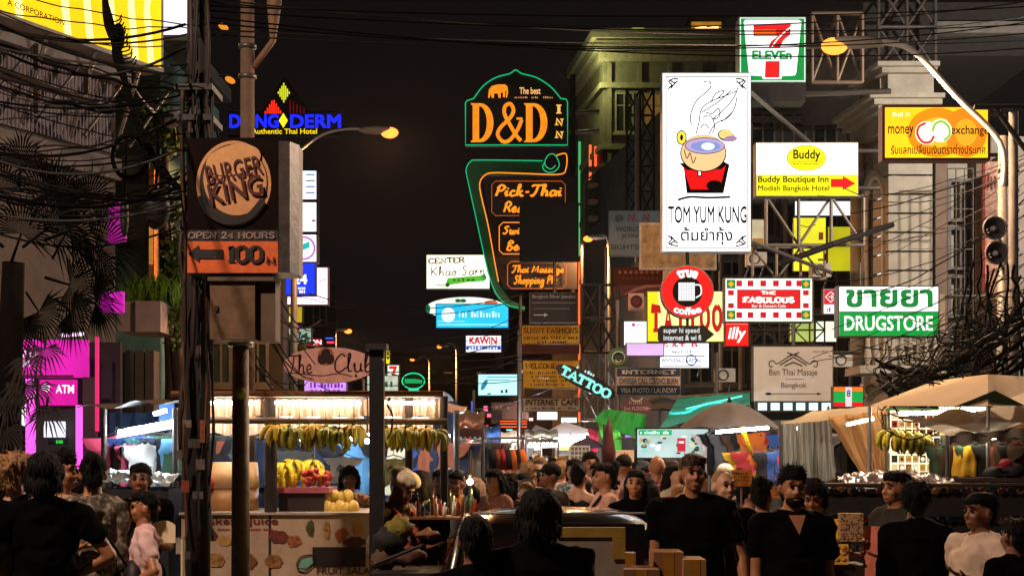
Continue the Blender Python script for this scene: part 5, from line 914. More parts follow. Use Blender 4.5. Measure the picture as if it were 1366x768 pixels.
# clutter on the dark shophouse: air conditioners and pipes
for i, (x, y) in enumerate(((1010, 345), (1040, 380), (925, 480), (968, 500), (1125, 480), (1165, 520), (1096, 360))):
    t = thing('air_conditioner', ('boxy air conditioner under the boutique sign', 'air conditioner left of the diagonal beam', 'air conditioner under the arrow board', 'air conditioner left of the massage board', 'air conditioner below the drugstore sign', 'air conditioner above the tan curtain', 'air conditioner left of the arched window')[i], 'air conditioner', P(x, y, 33)); b = MB(); b.box((X(x-13, 33), 33, Z(y+9, 33)), (X(x+13, 33), 33.35, Z(y-9, 33))); b.obj('casing', mat('b4b0a4', .6, 0, .2, 6), t); b = MB(); b.tube([(X(x-3, 33)+.11*cos(a), 32.98, Z(y, 33)+.11*sin(a)) for a in [2*pi*k/16 for k in range(16)]], .012, 4, closed=True); b.obj('fan_ring', DSTEEL, t); bar((X(x-10, 33), 33.1, Z(y+9, 33)), (X(x-10, 33), 33.6, Z(y+20, 33)), .02, STEEL, t, 'bracket'); bar((X(x+10, 33), 33.1, Z(y+9, 33)), (X(x+10, 33), 33.6, Z(y+20, 33)), .02, STEEL, t, 'bracket')
for i, (x, y0, y1) in enumerate(((988, 140, 520), (962, 340, 520), (1048, 262, 420), (850, 130, 350), (1135, 455, 560))):
    t = thing('drainpipe', ('drainpipe under the seven sign', 'drainpipe right of the yellow tattoo billboard', 'drainpipe behind the diagonal frame', 'drainpipe beside the ladder rack', 'drainpipe under the drugstore sign')[i], 'pipe', P(x, y1, 43)); bar(P(x, y0, 42.8), P(x, y1, 42.8), .07, mat('8a8478', .7), t, 'pipe')

rg = random.Random(88); cn = dict(amber='f0b050', white='f0f4ff', rose='ff7090', aqua='80f0e8', lemon='f0e878', violet='b080f0', scarlet='f04838', mint='90e8b0')
for r, (y_, n, x0, x1, d0, nm) in enumerate(((572, 9, 592, 700, 50, 'lowest row'), (548, 8, 590, 690, 72, 'middle row'), (578, 6, 770, 845, 46, 'row right of the white tents'), (500, 6, 690, 812, 70, 'upper row behind the mustard boards'))):
    for i in range(n):
        x = x0+(x1-x0)*(i+.5)/n+rg.uniform(-3, 3); y = y_+rg.uniform(-6, 6); w_ = rg.uniform(3, 7); h_ = rg.uniform(1.5, 4); c = rg.choice(list(cn)); Sign('lightbox', f"tiny {c} far lit box, {'first second third fourth fifth sixth seventh eighth ninth'.split()[i]} from left, {nm}", x-w_, y-h_, x+w_, y+h_, d0+rg.uniform(-3, 12), .15, DSTEEL, glow(cn[c], .95, .2, 2), .4)
# ---------------------------------------------------------------- street lamps
def lampat(label, px, py, d, arm, post, power, gs, big=1.0, grp=None, pole=True, tint=None):
    c = P(px, py, d); a = [V(q) for q in arm]; return street_lamp(label, c.x, c.y, c.z, V((post[0], post[1], 0)), (post[0], post[1], a[0].z), a+[c], power, gs, big, pole, grp, tint=tint)
d = 17; lampat('big orange lit street lamp on a long bent arm above the exchange sign', 1128, 60, d, [P(1338, 250, d), P(1334, 190, d), P(1275, 128, d), P(1220, 70, d), P(1180, 57, d)], (X(1338, d), d), 1600, 16, .8, tint='ffd2a8')
d = 30; lampat('orange lit street lamp right of the hotel roof letters', 510, 176, d, [P(392, 225, d), P(394, 208, d), P(430, 180, d), P(470, 172, d)], (X(392, d), d), 1800, 16, .92)
for i, (px, py, d, dx, lb) in enumerate(((460, 441, 66, -46, 'orange street lamp glowing just above the surfboard sign'), (790, 318, 46.5, 22, 'small orange lamp on the side of the hotel building'), (553, 479, 92, 20, 'distant orange street lamp above the green neon oval'), (589, 462, 86, 20, 'distant orange street lamp left of the KAWIN sign'))):
    lampat(lb, px, py, d, [P(px+dx, py+6, d), P(px+dx*.7, py-4, d)], (X(px+dx, d), d), (1600, 1100, 1500, 1500)[i], 14, .8 if i else .9)
# two lamps added on the kerbs outside the view, as fill on facades and crowd
for x, y, lb, pw, tn in ((-7.0, 5.0, 'added fill lamp on the left kerb outside the view', 2500, 'ffdcc4'), (12.6, 25, 'added fill lamp on the right kerb outside the view', 2600, 'ffeee0')):
    q = -1 if x > 0 else 1
    street_lamp(lb, x+1.5*q, y+.6, 8.6, V((x, y, 0)), (x, y, 8.1), [V((x, y, 7.9)), V((x+.2*q, y+.1, 8.5)), V((x+.9*q, y+.35, 8.7)), V((x+1.4*q, y+.55, 8.65))], pw, 16, 1.0, tint=tn, typ='POINT')
# ---------------------------------------------------------------- goods
def shirt_mesh(w=.27, h=.68, slv=.16, seed=1, jersey=False, trous=False):
    rg = random.Random(seed); ph = [rg.uniform(0, 6) for _ in range(6)]; nu, nv = 12, 14
    def hw(v):
        if trous: return w*(.62+.25*v)
        if v < .06: return w*(.35+v*10)
        if v < .30 and not jersey: return w+slv*(1-((v-.06)/.24)*.55)
        return w*(.92+.14*v)
    b = MB()
    for sgn in (-1, 1):
        def fn(u_, v_):
            u = u_*2-1; a = .045*sqrt(max(0, 1-u*u))+.006; fold = .014*(sin(u*9+ph[0]+v_*2)+sin(u*17+ph[1]-v_*3)*.6)*min(1, v_*4)+.01*sin(v_*11+ph[2]+u*2)
            return (u*hw(v_)+.01*sin(v_*7+ph[3]), sgn*a+fold, -v_*h+(.03*abs(u) if v_ < .05 else 0)*-2+(.012*sin(u*6+ph[4]) if v_ > .95 else 0))
        b.grid(fn, nu, nv)
    me = b.mesh(name='garment'); me.materials.append(STEEL); return me
SH = [shirt_mesh(seed=i, h=.6+.05*(i % 3)) for i in range(5)]; JER = [shirt_mesh(w=.24, seed=9+i, jersey=True, h=.75) for i in range(3)]; TR = [shirt_mesh(w=.22, h=.85, seed=20+i, trous=True) for i in range(2)]
b = MB(); b.tube([(-.19, 0, -.035), (0, 0, .03), (.19, 0, -.035), (-.19, 0, -.035)], .006, 4); b.tube(spline([(0, 0, .03), (0, 0, .08), (.025, 0, .1), (.03, 0, .075)], 3), .004, 4); HANG = b.mesh(name='hanger'); HANG.materials.append(STEEL)
def garment(x, y, z, me, m, rz, lb, grp, s=1.0, sx=1.0):
    o = thing('hanging_garment', lb, 'garment', (x, y, z), grp); o.rotation_euler = (0, 0, rz); o.scale = (s*sx, s, s); inst('fabric', me, o, m=m); inst('hanger', HANG, o, m=STEEL); return o
def rail(x0, x1, d, z, lb, posts=True):
    t = thing('clothes_rail', lb, 'clothes rail', ((x0+x1)/2, d, 0)); bar((x0, d, z), (x1, d, z), .014, STEEL, t, 'rail')
    if posts:
        for x in (x0, x1): bar((x, d, 0), (x, d, z), .016, STEEL, t, 'post')
    return t
CN = dict(black='141316', navy='1a2338', blue='2c4a86', teal='2a5c60', green='2f4a34', grey='5c5a5c', white='dcdad6', pink='c4466a', red='9c2424', yellow='c89a1c', orange='c8641c', rust='8a4a30', brown='4a3426', cream='cfc4a4', sky='5a90b8')
CM = {k: mat(v, .9, 0, .1, 8, .1) for k, v in CN.items()}
def garments(x0, x1, py, d, cols, where, z=None, meshes=SH, s=1.0, ang=(.0, .5), rg=random.Random(5)):
    n = len(cols)
    for i, c in enumerate(cols):
        x = X(x0+(x1-x0)*(i+.5)/n, d); garment(x, d+rg.uniform(-.03, .03), (Z(py, d) if z is None else z), rg.choice(meshes), CM[c], rg.uniform(*ang)*rg.choice((-1, 1)), f'{c} garment on a hanger in {where}', f'garments hanging in {where}', s)
def banana_mesh(seed, L=.17):
    rg = random.Random(seed); b = MB(); pts = []; rs = []
    for i in range(7): t = i/6; pts.append((.045*sin(t*pi)*1.0, rg.uniform(-.002, .002), -L*t)); rs.append(.006 if i == 0 else .006 if i == 6 else .019*(.75+.4*sin(t*pi)))
    b.tube(pts, rs, 6); me = b.mesh(name='banana'); me.materials.append(STEEL); return me
BAN = [banana_mesh(i) for i in range(3)]; BY = mat('c0a018', .5, 0, .25, 25, .05); BG = mat('8c8a20', .5, 0, .3, 25, .05)
def bunch(c, m, lb, grp, s=1.0, cord=.16, n=9, rg=random.Random(8), flat=False):
    t = thing('banana_bunch', lb, 'bananas', c, grp)
    for i in range(n):
        a = 2*pi*i/n+rg.uniform(-.2, .2); tl = .3+.45*(i % 2)+rg.uniform(-.15, .25)
        if flat: o = inst('banana', BAN[i % 3], t, (rg.uniform(-.02, .02), 0, 0), (0, 0, 0), s, m); o.rotation_euler = (tl*1.9, 0, a)
        else: o = inst('banana', BAN[i % 3], t, (.012*cos(a), .012*sin(a), 0), (0, 0, 0), s, m); o.rotation_euler = (0, -tl, a)
    b = MB(); b.tube([c, (c[0], c[1], c[2]+.03)], .016*s, 6)
    if cord: b.tube([(c[0], c[1], c[2]+.03), (c[0], c[1], c[2]+cord)], .003, 4)
    b.obj('stalk', mat('5a4a20', .8), t); return t
# ---------------------------------------------------------------- juice stall
d = 13.0; t = thing('juice_stall', 'shake and juice stall with printed front panel and lit valance under the club sign', 'market stall', (X(420, d), d, 0))
b = MB(); b.box((X(242, d), d, .05), (X(516, d), d+.04, Z(685, d))); pn = b.obj('front_panel', mat('b49a80', .6, 0, .22, 5, .05), t)
b = MB(); b.box((X(240, d), d-.04, Z(686, d)), (X(518, d), d+1.0, Z(683, d))); b.obj('counter_top', mat('b0a090', .5), t)
def onp(fn, m, name, e=.006): b = MB(); fn(b, d-e); o = b.obj(name, m, t); return o
def ptext(bd, x0, y0, x1, y1, m, bold=.01, e=.01):
    vs, fs = text_geo(bd, bold); ax = max(v[0] for v in vs); ay = max(v[1] for v in vs); mi = min(v[1] for v in vs)
    onp(lambda b, y: b.add([(X(x0+v[0]/ax*(x1-x0), d), y, Z(y1-(v[1]-mi)/(ay-mi)*(y1-y0), d)) for v in vs], fs), m, 'lettering', e)
ptext('Shakes   Juice', 258, 689, 371, 702, mat('6a1c14'), .012); onp(lambda b, y: [b.add([(X(246+i*3.4, d), y, Z(707, d)), (X(248.4+i*3.4, d), y, Z(707, d)), (X(248.4+i*3.4, d), y, Z(704.4, d)), (X(246+i*3.4, d), y, Z(704.4, d))], [(0, 1, 2, 3)]) for i in range(35) if i % 6], mat('8a3020'), 'small_print').update_tag()
ptext('FRUIT SALAD', 422, 756, 504, 765, mat('4a2c1c'), .015)
pr = random.Random(2)
for i, (x, y, rx, ry, c) in enumerate([(256, 718, 12, 8, '301c14'), (282, 714, 9, 7, '702c18'), (300, 720, 10, 7, 'a06830'), (372, 716, 14, 9, '30241c'), (392, 722, 10, 8, '6a1410'), (252, 748, 10, 12, '401c14'), (288, 746, 12, 9, '602a18'), (330, 748, 12, 11, '4a5c20'), (366, 748, 12, 9, '282018'), (414, 704, 5, 11, '3c5a24'), (436, 706, 4, 12, '6a3018'), (456, 712, 9, 9, 'a86c20'), (478, 704, 8, 7, 'b87c28'), (474, 722, 14, 8, '5c1c10')]):
    def f(b, y_, x=x, y=y, rx=rx, ry=ry):
        n = 10
        for j in range(7):
            ox, oy = (0, 0) if j == 0 else (rx*.55*cos(j*1.05), ry*.55*sin(j*1.05)); q = pr.uniform(.35, .6); b.add([(X(x+ox+rx*q*cos(2*pi*k/n), d), y_-.0001*j, Z(y+oy+ry*q*sin(2*pi*k/n), d)) for k in range(n)], [tuple(range(n-1, -1, -1))])
    onp(f, mat(c, .6, 0, .3, 30, 0, two=('b87838', '3a2014', 'c8a050', '8a3020')[i % 4]), 'printed_fruit', .005+.001*i)['kind'] = 'stuff'
onp(lambda b, y: b.box((X(417, d), y, Z(755, d)), (X(488, d), y+.004, Z(729, d))), mat('20140e', .5, 0, .5, 20), 'menu_picture', .012)
b = MB(); b.tube([(X(x, d), d-.015, Z(y, d)) for x, y in spline([(396, 752), (402, 742), (418, 740), (420, 750), (408, 762), (398, 760)], 4)], .006, 4, closed=True); b.obj('sticker_rim', BLACK, t)
onp(lambda b, y: b.add([(X(x, d), y, Z(yy, d)) for x, yy in ((398, 756), (402, 746), (416, 742), (418, 750), (407, 758))], [(0, 1, 2, 3, 4)][::1]), mat('70a898', .4), 'sticker', .014)
DW = mat('241812', .8)
for x in (246, 360, 545, 592): bar((X(x, d), d+.05, 0), (X(x, d), d+.05, Z(528, d)), .035 if x != 360 else .055, DW, t, 'post')
bar((X(232, d), d-.1, Z(526, d)), (X(592, d), d-.1, Z(526, d)), .028, mat('7a4a24', .6), t, 'roof_beam'); bar((X(240, d), d-.05, Z(560, d)), (X(596, d), d-.05, Z(562, d)), .03, mat('5a4a40', .5, .3), t, 'lower_beam')
VAL = mat('cfb8a4', .35, .25, .2, 12, .3)
for (x0, x1, y0, y1, dy, n, nm) in ((248, 588, 532, 556, .05, 120, 'valance'), (250, 575, 563, 578, .35, 120, 'inner_valance')):
    b = MB(); b.grid(lambda u, v: (X(x0+(x1-x0)*u, d), d+dy+.02*sin(u*n*1.6)+.012*sin(u*47), Z(y0+(y1-y0)*v+(2*sin(u*60)*v), d)), 240, 3); b.obj(nm, VAL, t)
b = MB(); b.grid(lambda u, v: (X(232+360*u, d), d-.1+2.6*v, Z(524, d)+.02*sin(v*pi)+.01*sin(u*20)), 30, 8); b.obj('roof_sheet', mat('5a5048', .6, .2), t)
for x0, x1 in ((268, 345), (368, 482), (515, 580)):
    tube_light(t, (X(x0, d), d-.06, Z(537, d)), (X(x1, d), d-.06, Z(538, d)), .012, 'ffe2c0', 9); tube_light(t, (X(x0-5, d), d+.2, Z(557, d)), (X(x1, d), d+.2, Z(558, d)), .014, 'ffe8d0', 9)
for i, x in enumerate((374, 389, 402, 419, 437, 455, 474)): bunch((X(x, d), d-.12, Z(568+(i % 3)*3, d)), BG if i % 3 else BY, f"{('greenish', 'yellower')[i % 3 == 0]} banana bunch under the juice stall roof, {'first second third fourth fifth sixth seventh'.split()[i]} from the left end", 'banana bunches strung under the juice stall roof', 1.15)
for i, x in enumerate((517, 530, 543, 556, 570, 581)): bunch((X(x, d), d-.12, Z(572+(i % 2)*3, d)), BG if i % 2 else BY, f"banana bunch under the juice stall roof, {'first second third fourth fifth sixth'.split()[i]} to the right of the square post", 'banana bunches strung under the juice stall roof', 1.1)
t2 = thing('fruit_tray', 'dark crate with a pink cloth rim on the juice counter carrying fruit', 'tray', (X(400, 13.3), 13.3, Z(683, 13.3)))
b = MB(); b.box((X(372, 13.2), 13.2, Z(683, 13.2)), (X(432, 13.2), 13.7, Z(657, 13.2))); b.obj('crate', mat('241814', .7), t2); b = MB(); b.box((X(366, 13.2), 13.15, Z(657, 13.2)), (X(440, 13.2), 13.75, Z(650, 13.2))); b.obj('cloth_rim', mat('a85060', .7), t2)
BY2 = mat('d8c020', .5, 0, .1, 20, .05)
for (x, y, k_) in ((375, 640, 0), (385, 632, 0), (394, 638, 1), (380, 624, 0), (390, 620, 1), (412, 626, 1), (422, 630, 0), (416, 620, 1)):
    bunch((X(x, 13.4), 13.35+k_*.1, Z(y-6, 13.4)), BY2, 'ripe yellow banana hand heaped on the pink rimmed crate', 'banana hands heaped on the crate', 1.0, 0, 7)
b = MB(); b.ell((0,0,0), .028, 8, 6); AP = b.mesh(name='fruit'); AP.materials.append(STEEL)
rg = random.Random(4); red = mat('a82c20', .4, 0, .3, 20, 0)
for i in range(26): o = inst('red_fruit', AP, None, (X(404+rg.uniform(0, 36), 13.2), 13.18+rg.uniform(0, .2), Z(646-rg.uniform(0, 20)*(1-.3*rg.random()), 13.2)), m=red); tag(o, 'small red fruit piled in front of the bananas on the crate', 'fruit', 'red fruits piled on the crate')
for i in range(9): o = inst('yellow_melon', AP, None, (X(436+(i % 5)*9, 13.3), 13.25+.1*(i//5), Z(676-(i//5)*14+(i % 2)*3, 13.3)), sc=(1.9, 1.7, 2.4), m=mat('c8a84c', .5, 0, .2, 10)); tag(o, 'pale yellow melon on the juice counter right of the crate', 'melon', 'melons on the juice counter')
o = thing('juice_jar', 'tall orange plastic drum on the counter behind the grey post', 'drum', (X(300, 13.5), 13.5, Z(683, 13.5))); b = MB(); c = V((X(308, 13.5), 13.5, 0)); b.tube([(c.x, c.y, Z(683, 13.5)), (c.x, c.y, Z(650, 13.5))], .25, 16); b.obj('drum_body', mat('9a7040', .5, 0, .2), o); b = MB(); b.tube([(c.x, c.y, Z(650, 13.5)), (c.x, c.y, Z(616, 13.5))], [.26, .24], 16); b.obj('lid', mat('d8b080', .5, 0, .1), o); b = MB(); b.ell((X(268, 13.2), 13.3, Z(645, 13.2)), (.12, .1, .07)); oo = b.obj('red_bag', mat('9a2818', .6)); tag(oo, 'red bag bulging beside the orange drum', 'bag')
# price card and menu sheet hanging in the stall
s = Sign('price_card', 'small yellow lit card hanging over the bananas', 452, 552, 468, 576, 13.6, .01, CM['yellow'], mat('c89840', .7), .5); s.rects([(455, 556+i*5, 465, 558+i*5) for i in range(4)], DW)
# clothes stall behind it
d = 17; t = thing('clothes_stall', 'lit clothes stall full of shirts behind the juice stall', 'market stall', (X(420, d), d, 0))
b = MB(); b.grid(lambda u, v: (X(240+370*u, 18.6), 18.6+.05*sin(u*40), Z(700-165*v, 18.6)), 60, 2); b.obj('back_sheet', mat('26344c', .85, 0, .3, 3, .2), t)
b = MB(); b.grid(lambda u, v: (X(235+380*u, 16), 15.6+3*v, Z(548, 16)+.15*v+.03*sin(u*30)), 40, 4); b.obj('roof_sheet', mat('8a6a60', .7, 0, .3, 4), t)
for x in (240, 420, 610): bar((X(x, 16), 15.8, 0), (X(x, 16), 15.8, Z(548, 16)), .03, STEEL, t, 'post')
for x0, x1, dd, y in ((258, 330, 16.2, 572), (400, 470, 16.2, 585), (520, 600, 16.2, 582), (440, 520, 17.6, 580)): tube_light(t, (X(x0, dd), dd, Z(y, dd)), (X(x1, dd), dd, Z(y, dd)), .02, 'e8f4ff', 20)
rail(X(248, 17), X(600, 17), 17, Z(582, 17), 'long clothes rail across the lit stall behind the bananas')
garments(252, 400, 582, 17, ['rust', 'black', 'green', 'teal', 'black', 'grey', 'navy', 'black', 'grey', 'navy', 'sky'], 'the lit stall behind the bananas', s=.95)
garments(400, 604, 586, 17.05, ['sky', 'blue', 'navy', 'white', 'black', 'white', 'sky', 'cream', 'black', 'navy', 'blue', 'rust', 'rust', 'navy'], 'the lit stall behind the bananas', s=.95, ang=(0, .3))
for (lb, x0, y0, x1, y1, c, pr_) in (('white printed T-shirt hung flat behind the banana strings', 441, 608, 475, 642, 'dcdcd8', 'sun print'), ('pale yellow T-shirt with a dark squiggle right of the square post', 510, 610, 540, 645, 'c8ca8c', 'squiggle'), ('light blue T-shirt with a small emblem left of the crate bananas', 372, 598, 408, 640, 'a8b8c8', 'emblem')):
    dd = 15.6; o = thing('display_shirt', lb, 'garment', P((x0+x1)/2, y0, dd)); hw = (X(x1, dd)-X(x0, dd))/2; inst('fabric', SH[1], o, (0, 0, 0), (0, 0, 0), (hw/.27, .6, (Z(y0, dd)-Z(y1, dd))/.62), mat(c, .85, 0, .05)); inst('hanger', HANG, o, m=STEEL)
    sg = MB(); cx = (x0+x1)/2; cy = (y0*.55+y1*.45)
    for k_ in range(3): sg.tube([(X(cx-5+k_*3+3*sin(a), dd), dd-.06, Z(cy+4*cos(a*1.3)+k_*2, dd)) for a in [i*.7 for i in range(8)]], .006, 4)
    sg.obj('print', mat('3a3430'), o)
# foreground posts
d = 11; 
def upole(lb, x, w, ytop, d, m, base=0, sq=False, z1=None, grp=None):
    t = thing('post' if sq else 'utility_pole', lb, 'post' if sq else 'pole', (X(x, d), d, 0), grp); zt_ = Z(ytop, d); b = MB(); r = w/2*d/F
    if sq: b.box((X(x, d)-r, d-r, 0), (X(x, d)+r, d+r, zt_))
    else: b.tube([(X(x, d), d, 0), (X(x, d), d, zt_*.5), (X(x, d), d, zt_)], [r*1.12, r*1.05, r*.92], 14)
    b.obj('shaft', m, t); return t
t = upole('dark square post with flat cap standing before the juice stall', 503, 19, 466, 11, mat('0c0908', .8, 0, .4, 14, .3), sq=True)
b = MB(); b.box((X(489, 11), 10.9, Z(467, 11)), (X(517, 11), 11.1, Z(459, 11))); b.obj('cap', mat('201814', .7), t); b = MB(); b.ell(P(511, 480, 10.93), .008); b.obj('bolt', ALU, t)
b = MB(); b.tube(spline([P(516, 585, 10.9), P(522, 575, 10.9), P(523, 552, 10.9), P(517, 540, 10.9), P(520, 530, 10.9)], 5), .008, 5); b.obj('cable_loop', BLACK, t)
t = upole('grey steel post under the rusty box, yellow sticker on it', 321, 23, 455, 11.6, mat('6a5a4c', .6, .2, .3, 14, .3)); b = MB(); b.tube([P(321, 524, 11.52), P(321, 524, 11.50)], .045, 14); b.obj('sticker', mat('9aa020', .6), t); b = MB(); b.tube([P(321, 455, 11.6), P(321, 462, 11.6)], .1, 12); b.obj('collar', STEEL, t)
t = upole('plain round grey pole rising past the hotel letters to the top', 330, 19, -60, 14, mat('6a5444', .8, 0, .2, 10, .3)); 
for y in (100, 60): b = MB(); b.tube([P(330, y, 14), P(330, y+5, 14)], .085, 14); b.obj('band', STEEL, t)
b = MB(); b.tube([P(338, 90, 14), P(364, 55, 14), P(366, 5, 14), P(368, -40, 14)], [.03, .03, .07, .07], 8); b.obj('side_pipe', mat('7a5c44', .7), t)
t = upole('thick dark utility pole wrapped in cables and stickers, left of the burger sign', 264, 30, -80, 11.2, mat('1e1613', .9, 0, .4, 8, .5))
rg = random.Random(12)
for i in range(16):
    x = 242+rg.uniform(0, 42); b = MB(); y0 = rg.choice((-60, 0, 120, 180)); y1 = rg.choice((330, 480, 600, 720)); n = 9
    b.tube(spline([P(x+rg.uniform(-4, 4), y0+(y1-y0)*k/n, 11.0+rg.uniform(-.05, .1)) for k in range(n+1)], 3), rg.uniform(.008, .022), 5); b.obj('riser_cable', mat(rg.choice(('14100e', '2a1c16', '4a2c1c', '0c0a0a')), .7), t)
for i, (x, y, w_, h, c) in enumerate(((244, 560, 12, 10, '6a6058'), (252, 585, 16, 12, '3a3430'), (262, 612, 12, 14, '5a5048'), (243, 640, 10, 16, '7a2c20'), (258, 655, 14, 10, '484440'), (236, 716, 10, 22, '8a8478'), (247, 735, 8, 10, '3c3c40'), (268, 560, 7, 30, '7a3c20'), (236, 600, 9, 12, '504a44'))):
    b = MB(); y_ = 10.98-.003*i; b.box((X(x, 11), y_, Z(y+h, 11)), (X(x+w_, 11), y_+.004, Z(y, 11))); b.obj('sticker', mat(c, .6, 0, .6, 40), t)
for j, y in enumerate((120, 160, 260, 300)): b = MB(); b.box((X(240, 11.2), 11.0, Z(y+8, 11.2)), (X(290, 11.2), 11.4, Z(y, 11.2))); b.obj('clamp', DSTEEL, t)
for j, (x, y) in enumerate(((298, 36), (307, 107))): o = thing('amber_reflection', ('upper' if j == 0 else 'lower')+' of two small amber lamp reflections beside the thick cable-wrapped pole', 'lamp', P(x, y, 24)); b = MB(); b.ell(P(x, y, 24), (.09, .06, .05), 10, 6, Matrix.Rotation(.5, 3, 'Y')); b.obj('bulb', glow('e88a28', .9, 0), o); bar(P(x, y-5, 24.05), P(x-14, y-6, 24.3), .02, DSTEEL, o, 'bracket')  # amber reflections of lamps, modelled as small glowing heads
t = upole('concrete pole behind the street lamp arm carrying two loudspeakers', 1338, 14, 182, 17.5, mat('7a6c60', .85, 0, .25, 8, .3))
for j in range(5): b = MB(); b.box((X(1328, 17.4), 17.3, Z(232+j*26, 17.4)), (X(1356, 17.4), 17.36, Z(228+j*26, 17.4))); b.obj('cross_bracket', STEEL, t)
t = upole('second slim pole at the right edge tangled in wires', 1352, 13, 150, 16.2, mat('6a625a', .8, 0, .3, 8, .3)); bar(P(1300, 143, 16.2), P(1400, 143, 16.2), .03, DSTEEL, t, 'cross_arm'); bar(P(1328, 145, 16.1), P(1368, 200, 16.1), .03, DSTEEL, t, 'strut')
for x, y, nm in ((1327, 304, 'upper'), (1330, 337, 'lower')):
    o = thing('loudspeaker', nm+' of two grey horn loudspeakers on the right hand pole', 'loudspeaker', P(x, y, 16.8)); b = MB(); c = P(x, y, 16.7); r = 15*16.7/F
    b.tube([c, c+V((0, .05, 0)), c+V((0, .12, 0)), c+V((0, .25, 0))], [r, r*.82, r*.45, r*.2], 24, caps=False); b.obj('horn', mat('58585c', .45, .3), o); b = MB(); b.ell(c+V((0, .06, 0)), (.035, .06, .035)); b.obj('driver', mat('a0a0a4', .4), o); b = MB(); b.tube([c+V((r*cos(a), -.003, r*sin(a))) for a in [2*pi*i/24 for i in range(24)]], .012, 5, closed=True); b.obj('rim', mat('6e6e72', .4), o); bar(c+V((0, .2, 0)), P(1340, y, 17.45), .02, STEEL, o, 'bracket')
# tall sticker-lit plaster wall strip beside the poles: pink/orange torn poster
s = Sign('poster_strip', 'peeling pink and cream upright poster strip behind the loudspeakers', 1312, 215, 1337, 400, 26, .1, mat('6a4038'), mat('d8a890', .8, 0, .45, 9, .3), 1)
s.scrib('abc', 1316, 230, 1334, 250, mat('8a3020'), .01); s.stroke([(1312.5, 215), (1312.5, 400)], 3, mat('b03028'), 'red_edge', 3)
# ---------------------------------------------------------------- left clothes stall
d = 15; t = thing('clothes_stall', 'clothes stall under a tilted fluorescent tube, left of the cable-wrapped pole', 'market stall', (X(190, d), d, 0))
b = MB(); b.grid(lambda u, v: (X(146+100*u, 16), 16+.03*sin(u*30), Z(720-170*v, 16)), 40, 2); b.obj('back_sheet', mat('1a2c48', .85, 0, .3, 3, .2), t)
b = MB(); b.grid(lambda u, v: (X(128+120*u, d), d-.8+2*v, Z(548-10*u, d)+.1*v+.03*sin(u*12+v*3)), 20, 6); b.obj('roof_sheet', mat('3a3634', .8), t)
for x in (146, 240): bar((X(x, d), d-.2, 0), (X(x, d), d-.2, Z(545, d)), .03, STEEL, t, 'post')
tube_light(t, P(158, 577, 14.8), P(232, 563, 14.8), .026, 'eaf6ff', 20); tube_light(t, P(205, 552, 14.9), P(222, 547, 14.9), .02, 'eaf6ff', 9); bar(P(156, 583, 14.85), P(234, 569, 14.85), .016, mat('c8c8c8'), t, 'batten')
b = MB(); b.box((X(212, 15.2), 15.2, Z(564, 15.2)), (X(232, 15.2), 15.25, Z(538, 15.2))); b.obj('blue_bag', CM['blue'], t)
garments(150, 240, 580, 15.2, ['pink', 'white', 'navy', 'blue', 'blue', 'sky', 'teal', 'green', 'green', 'black'], 'the tube-lit stall on the left', s=.8)
garments(148, 200, 590, 15.0, ['black', 'pink', 'white'], 'the tube-lit stall on the left', s=.8, ang=(1.0, 1.4))
t = thing('plastic_covered_table', 'table of goods under crinkled clear plastic, left', 'table', (X(195, 13.5), 13.5, 0))
b = MB(); b.grid(lambda u, v: (X(143+100*u, 13.5), 13+1.0*v, Z(640+6*u, 13.5)+.09*sin(v*pi)+.03*mn.noise(V((u*14, v*9, 0)))+.02*mn.noise(V((u*40, v*20, 3)))), 60, 20); b.obj('plastic_sheet', mat('8a9ca8', .18, .1, .3, 10, .4), t)
b = MB(); b.box((X(146, 13.5), 13.05, .7), (X(240, 13.5), 13.95, Z(650, 13.5))); b.obj('goods_heap', mat('1c1c22', .8, 0, .5, 6, .5), t)
for x in (150, 236): bar((X(x, 13.5), 13.1, 0), (X(x, 13.5), 13.1, 1.3), .02, STEEL, t, 'leg')
t = thing('plastic_chair', 'white plastic chair back catching light beside the boy, left', 'chair', (X(213, 10.2), 10.2, 0)); b = MB(); c = X(212, 10.2)
b.grid(lambda u, v: (c-.09+.18*u, 10.3+.05*(1-(2*u-1)**2), Z(725-30*v+6*(2*u-1)**2*v, 10.2)), 8, 6); b.obj('backrest', mat('d8c8a4', .5, 0, .05), t); b = MB(); b.box((c-.16, 9.95, .78), (c+.16, 10.32, .81)); b.obj('seat', mat('d8c8a4', .5), t)
for sx in (-.14, .14):
    for yy in (9.98, 10.3): bar((c+sx, yy, 0), (c+sx, yy, .8 if yy < 10 else Z(720, 10.2)), .014, mat('c8b890', .5), t, 'leg')
# ---------------------------------------------------------------- centre goods
d = 18; t = thing('bag_rack', 'rack of dark and orange bags hanging above the crowd in the centre', 'rack', (X(672, d), d, 0)); bar((X(650, d), d, Z(584, d)), (X(700, d), d, Z(584, d)), .015, STEEL, t, 'rail')
for x in (652, 698): bar((X(x, d), d, 0), (X(x, d), d, Z(584, d)), .015, STEEL, t, 'post')
bg_ = [('black', 655), ('rust', 662), ('red', 669), ('black', 676), ('orange', 684), ('black', 690), ('orange', 695)]
for c, x in bg_:
    m_ = MB(); cx = X(x, d); zt_ = Z(588, d); m_.tube([(cx-.03, d-.05, zt_-.12), (cx, d-.05, zt_+.02), (cx+.03, d-.05, zt_-.12)], .006, 4); m_.tube([(cx, d-.05, zt_-.1), (cx+.02, d-.05, zt_-.2), (cx+.04, d-.05, zt_-.34)], [.035, .06, .05], 8); o = m_.obj('shoulder_bag', CM[c]); tag(o, f'{c} cloth bag with straps on the centre rack', 'bag', 'bags on the centre rack')
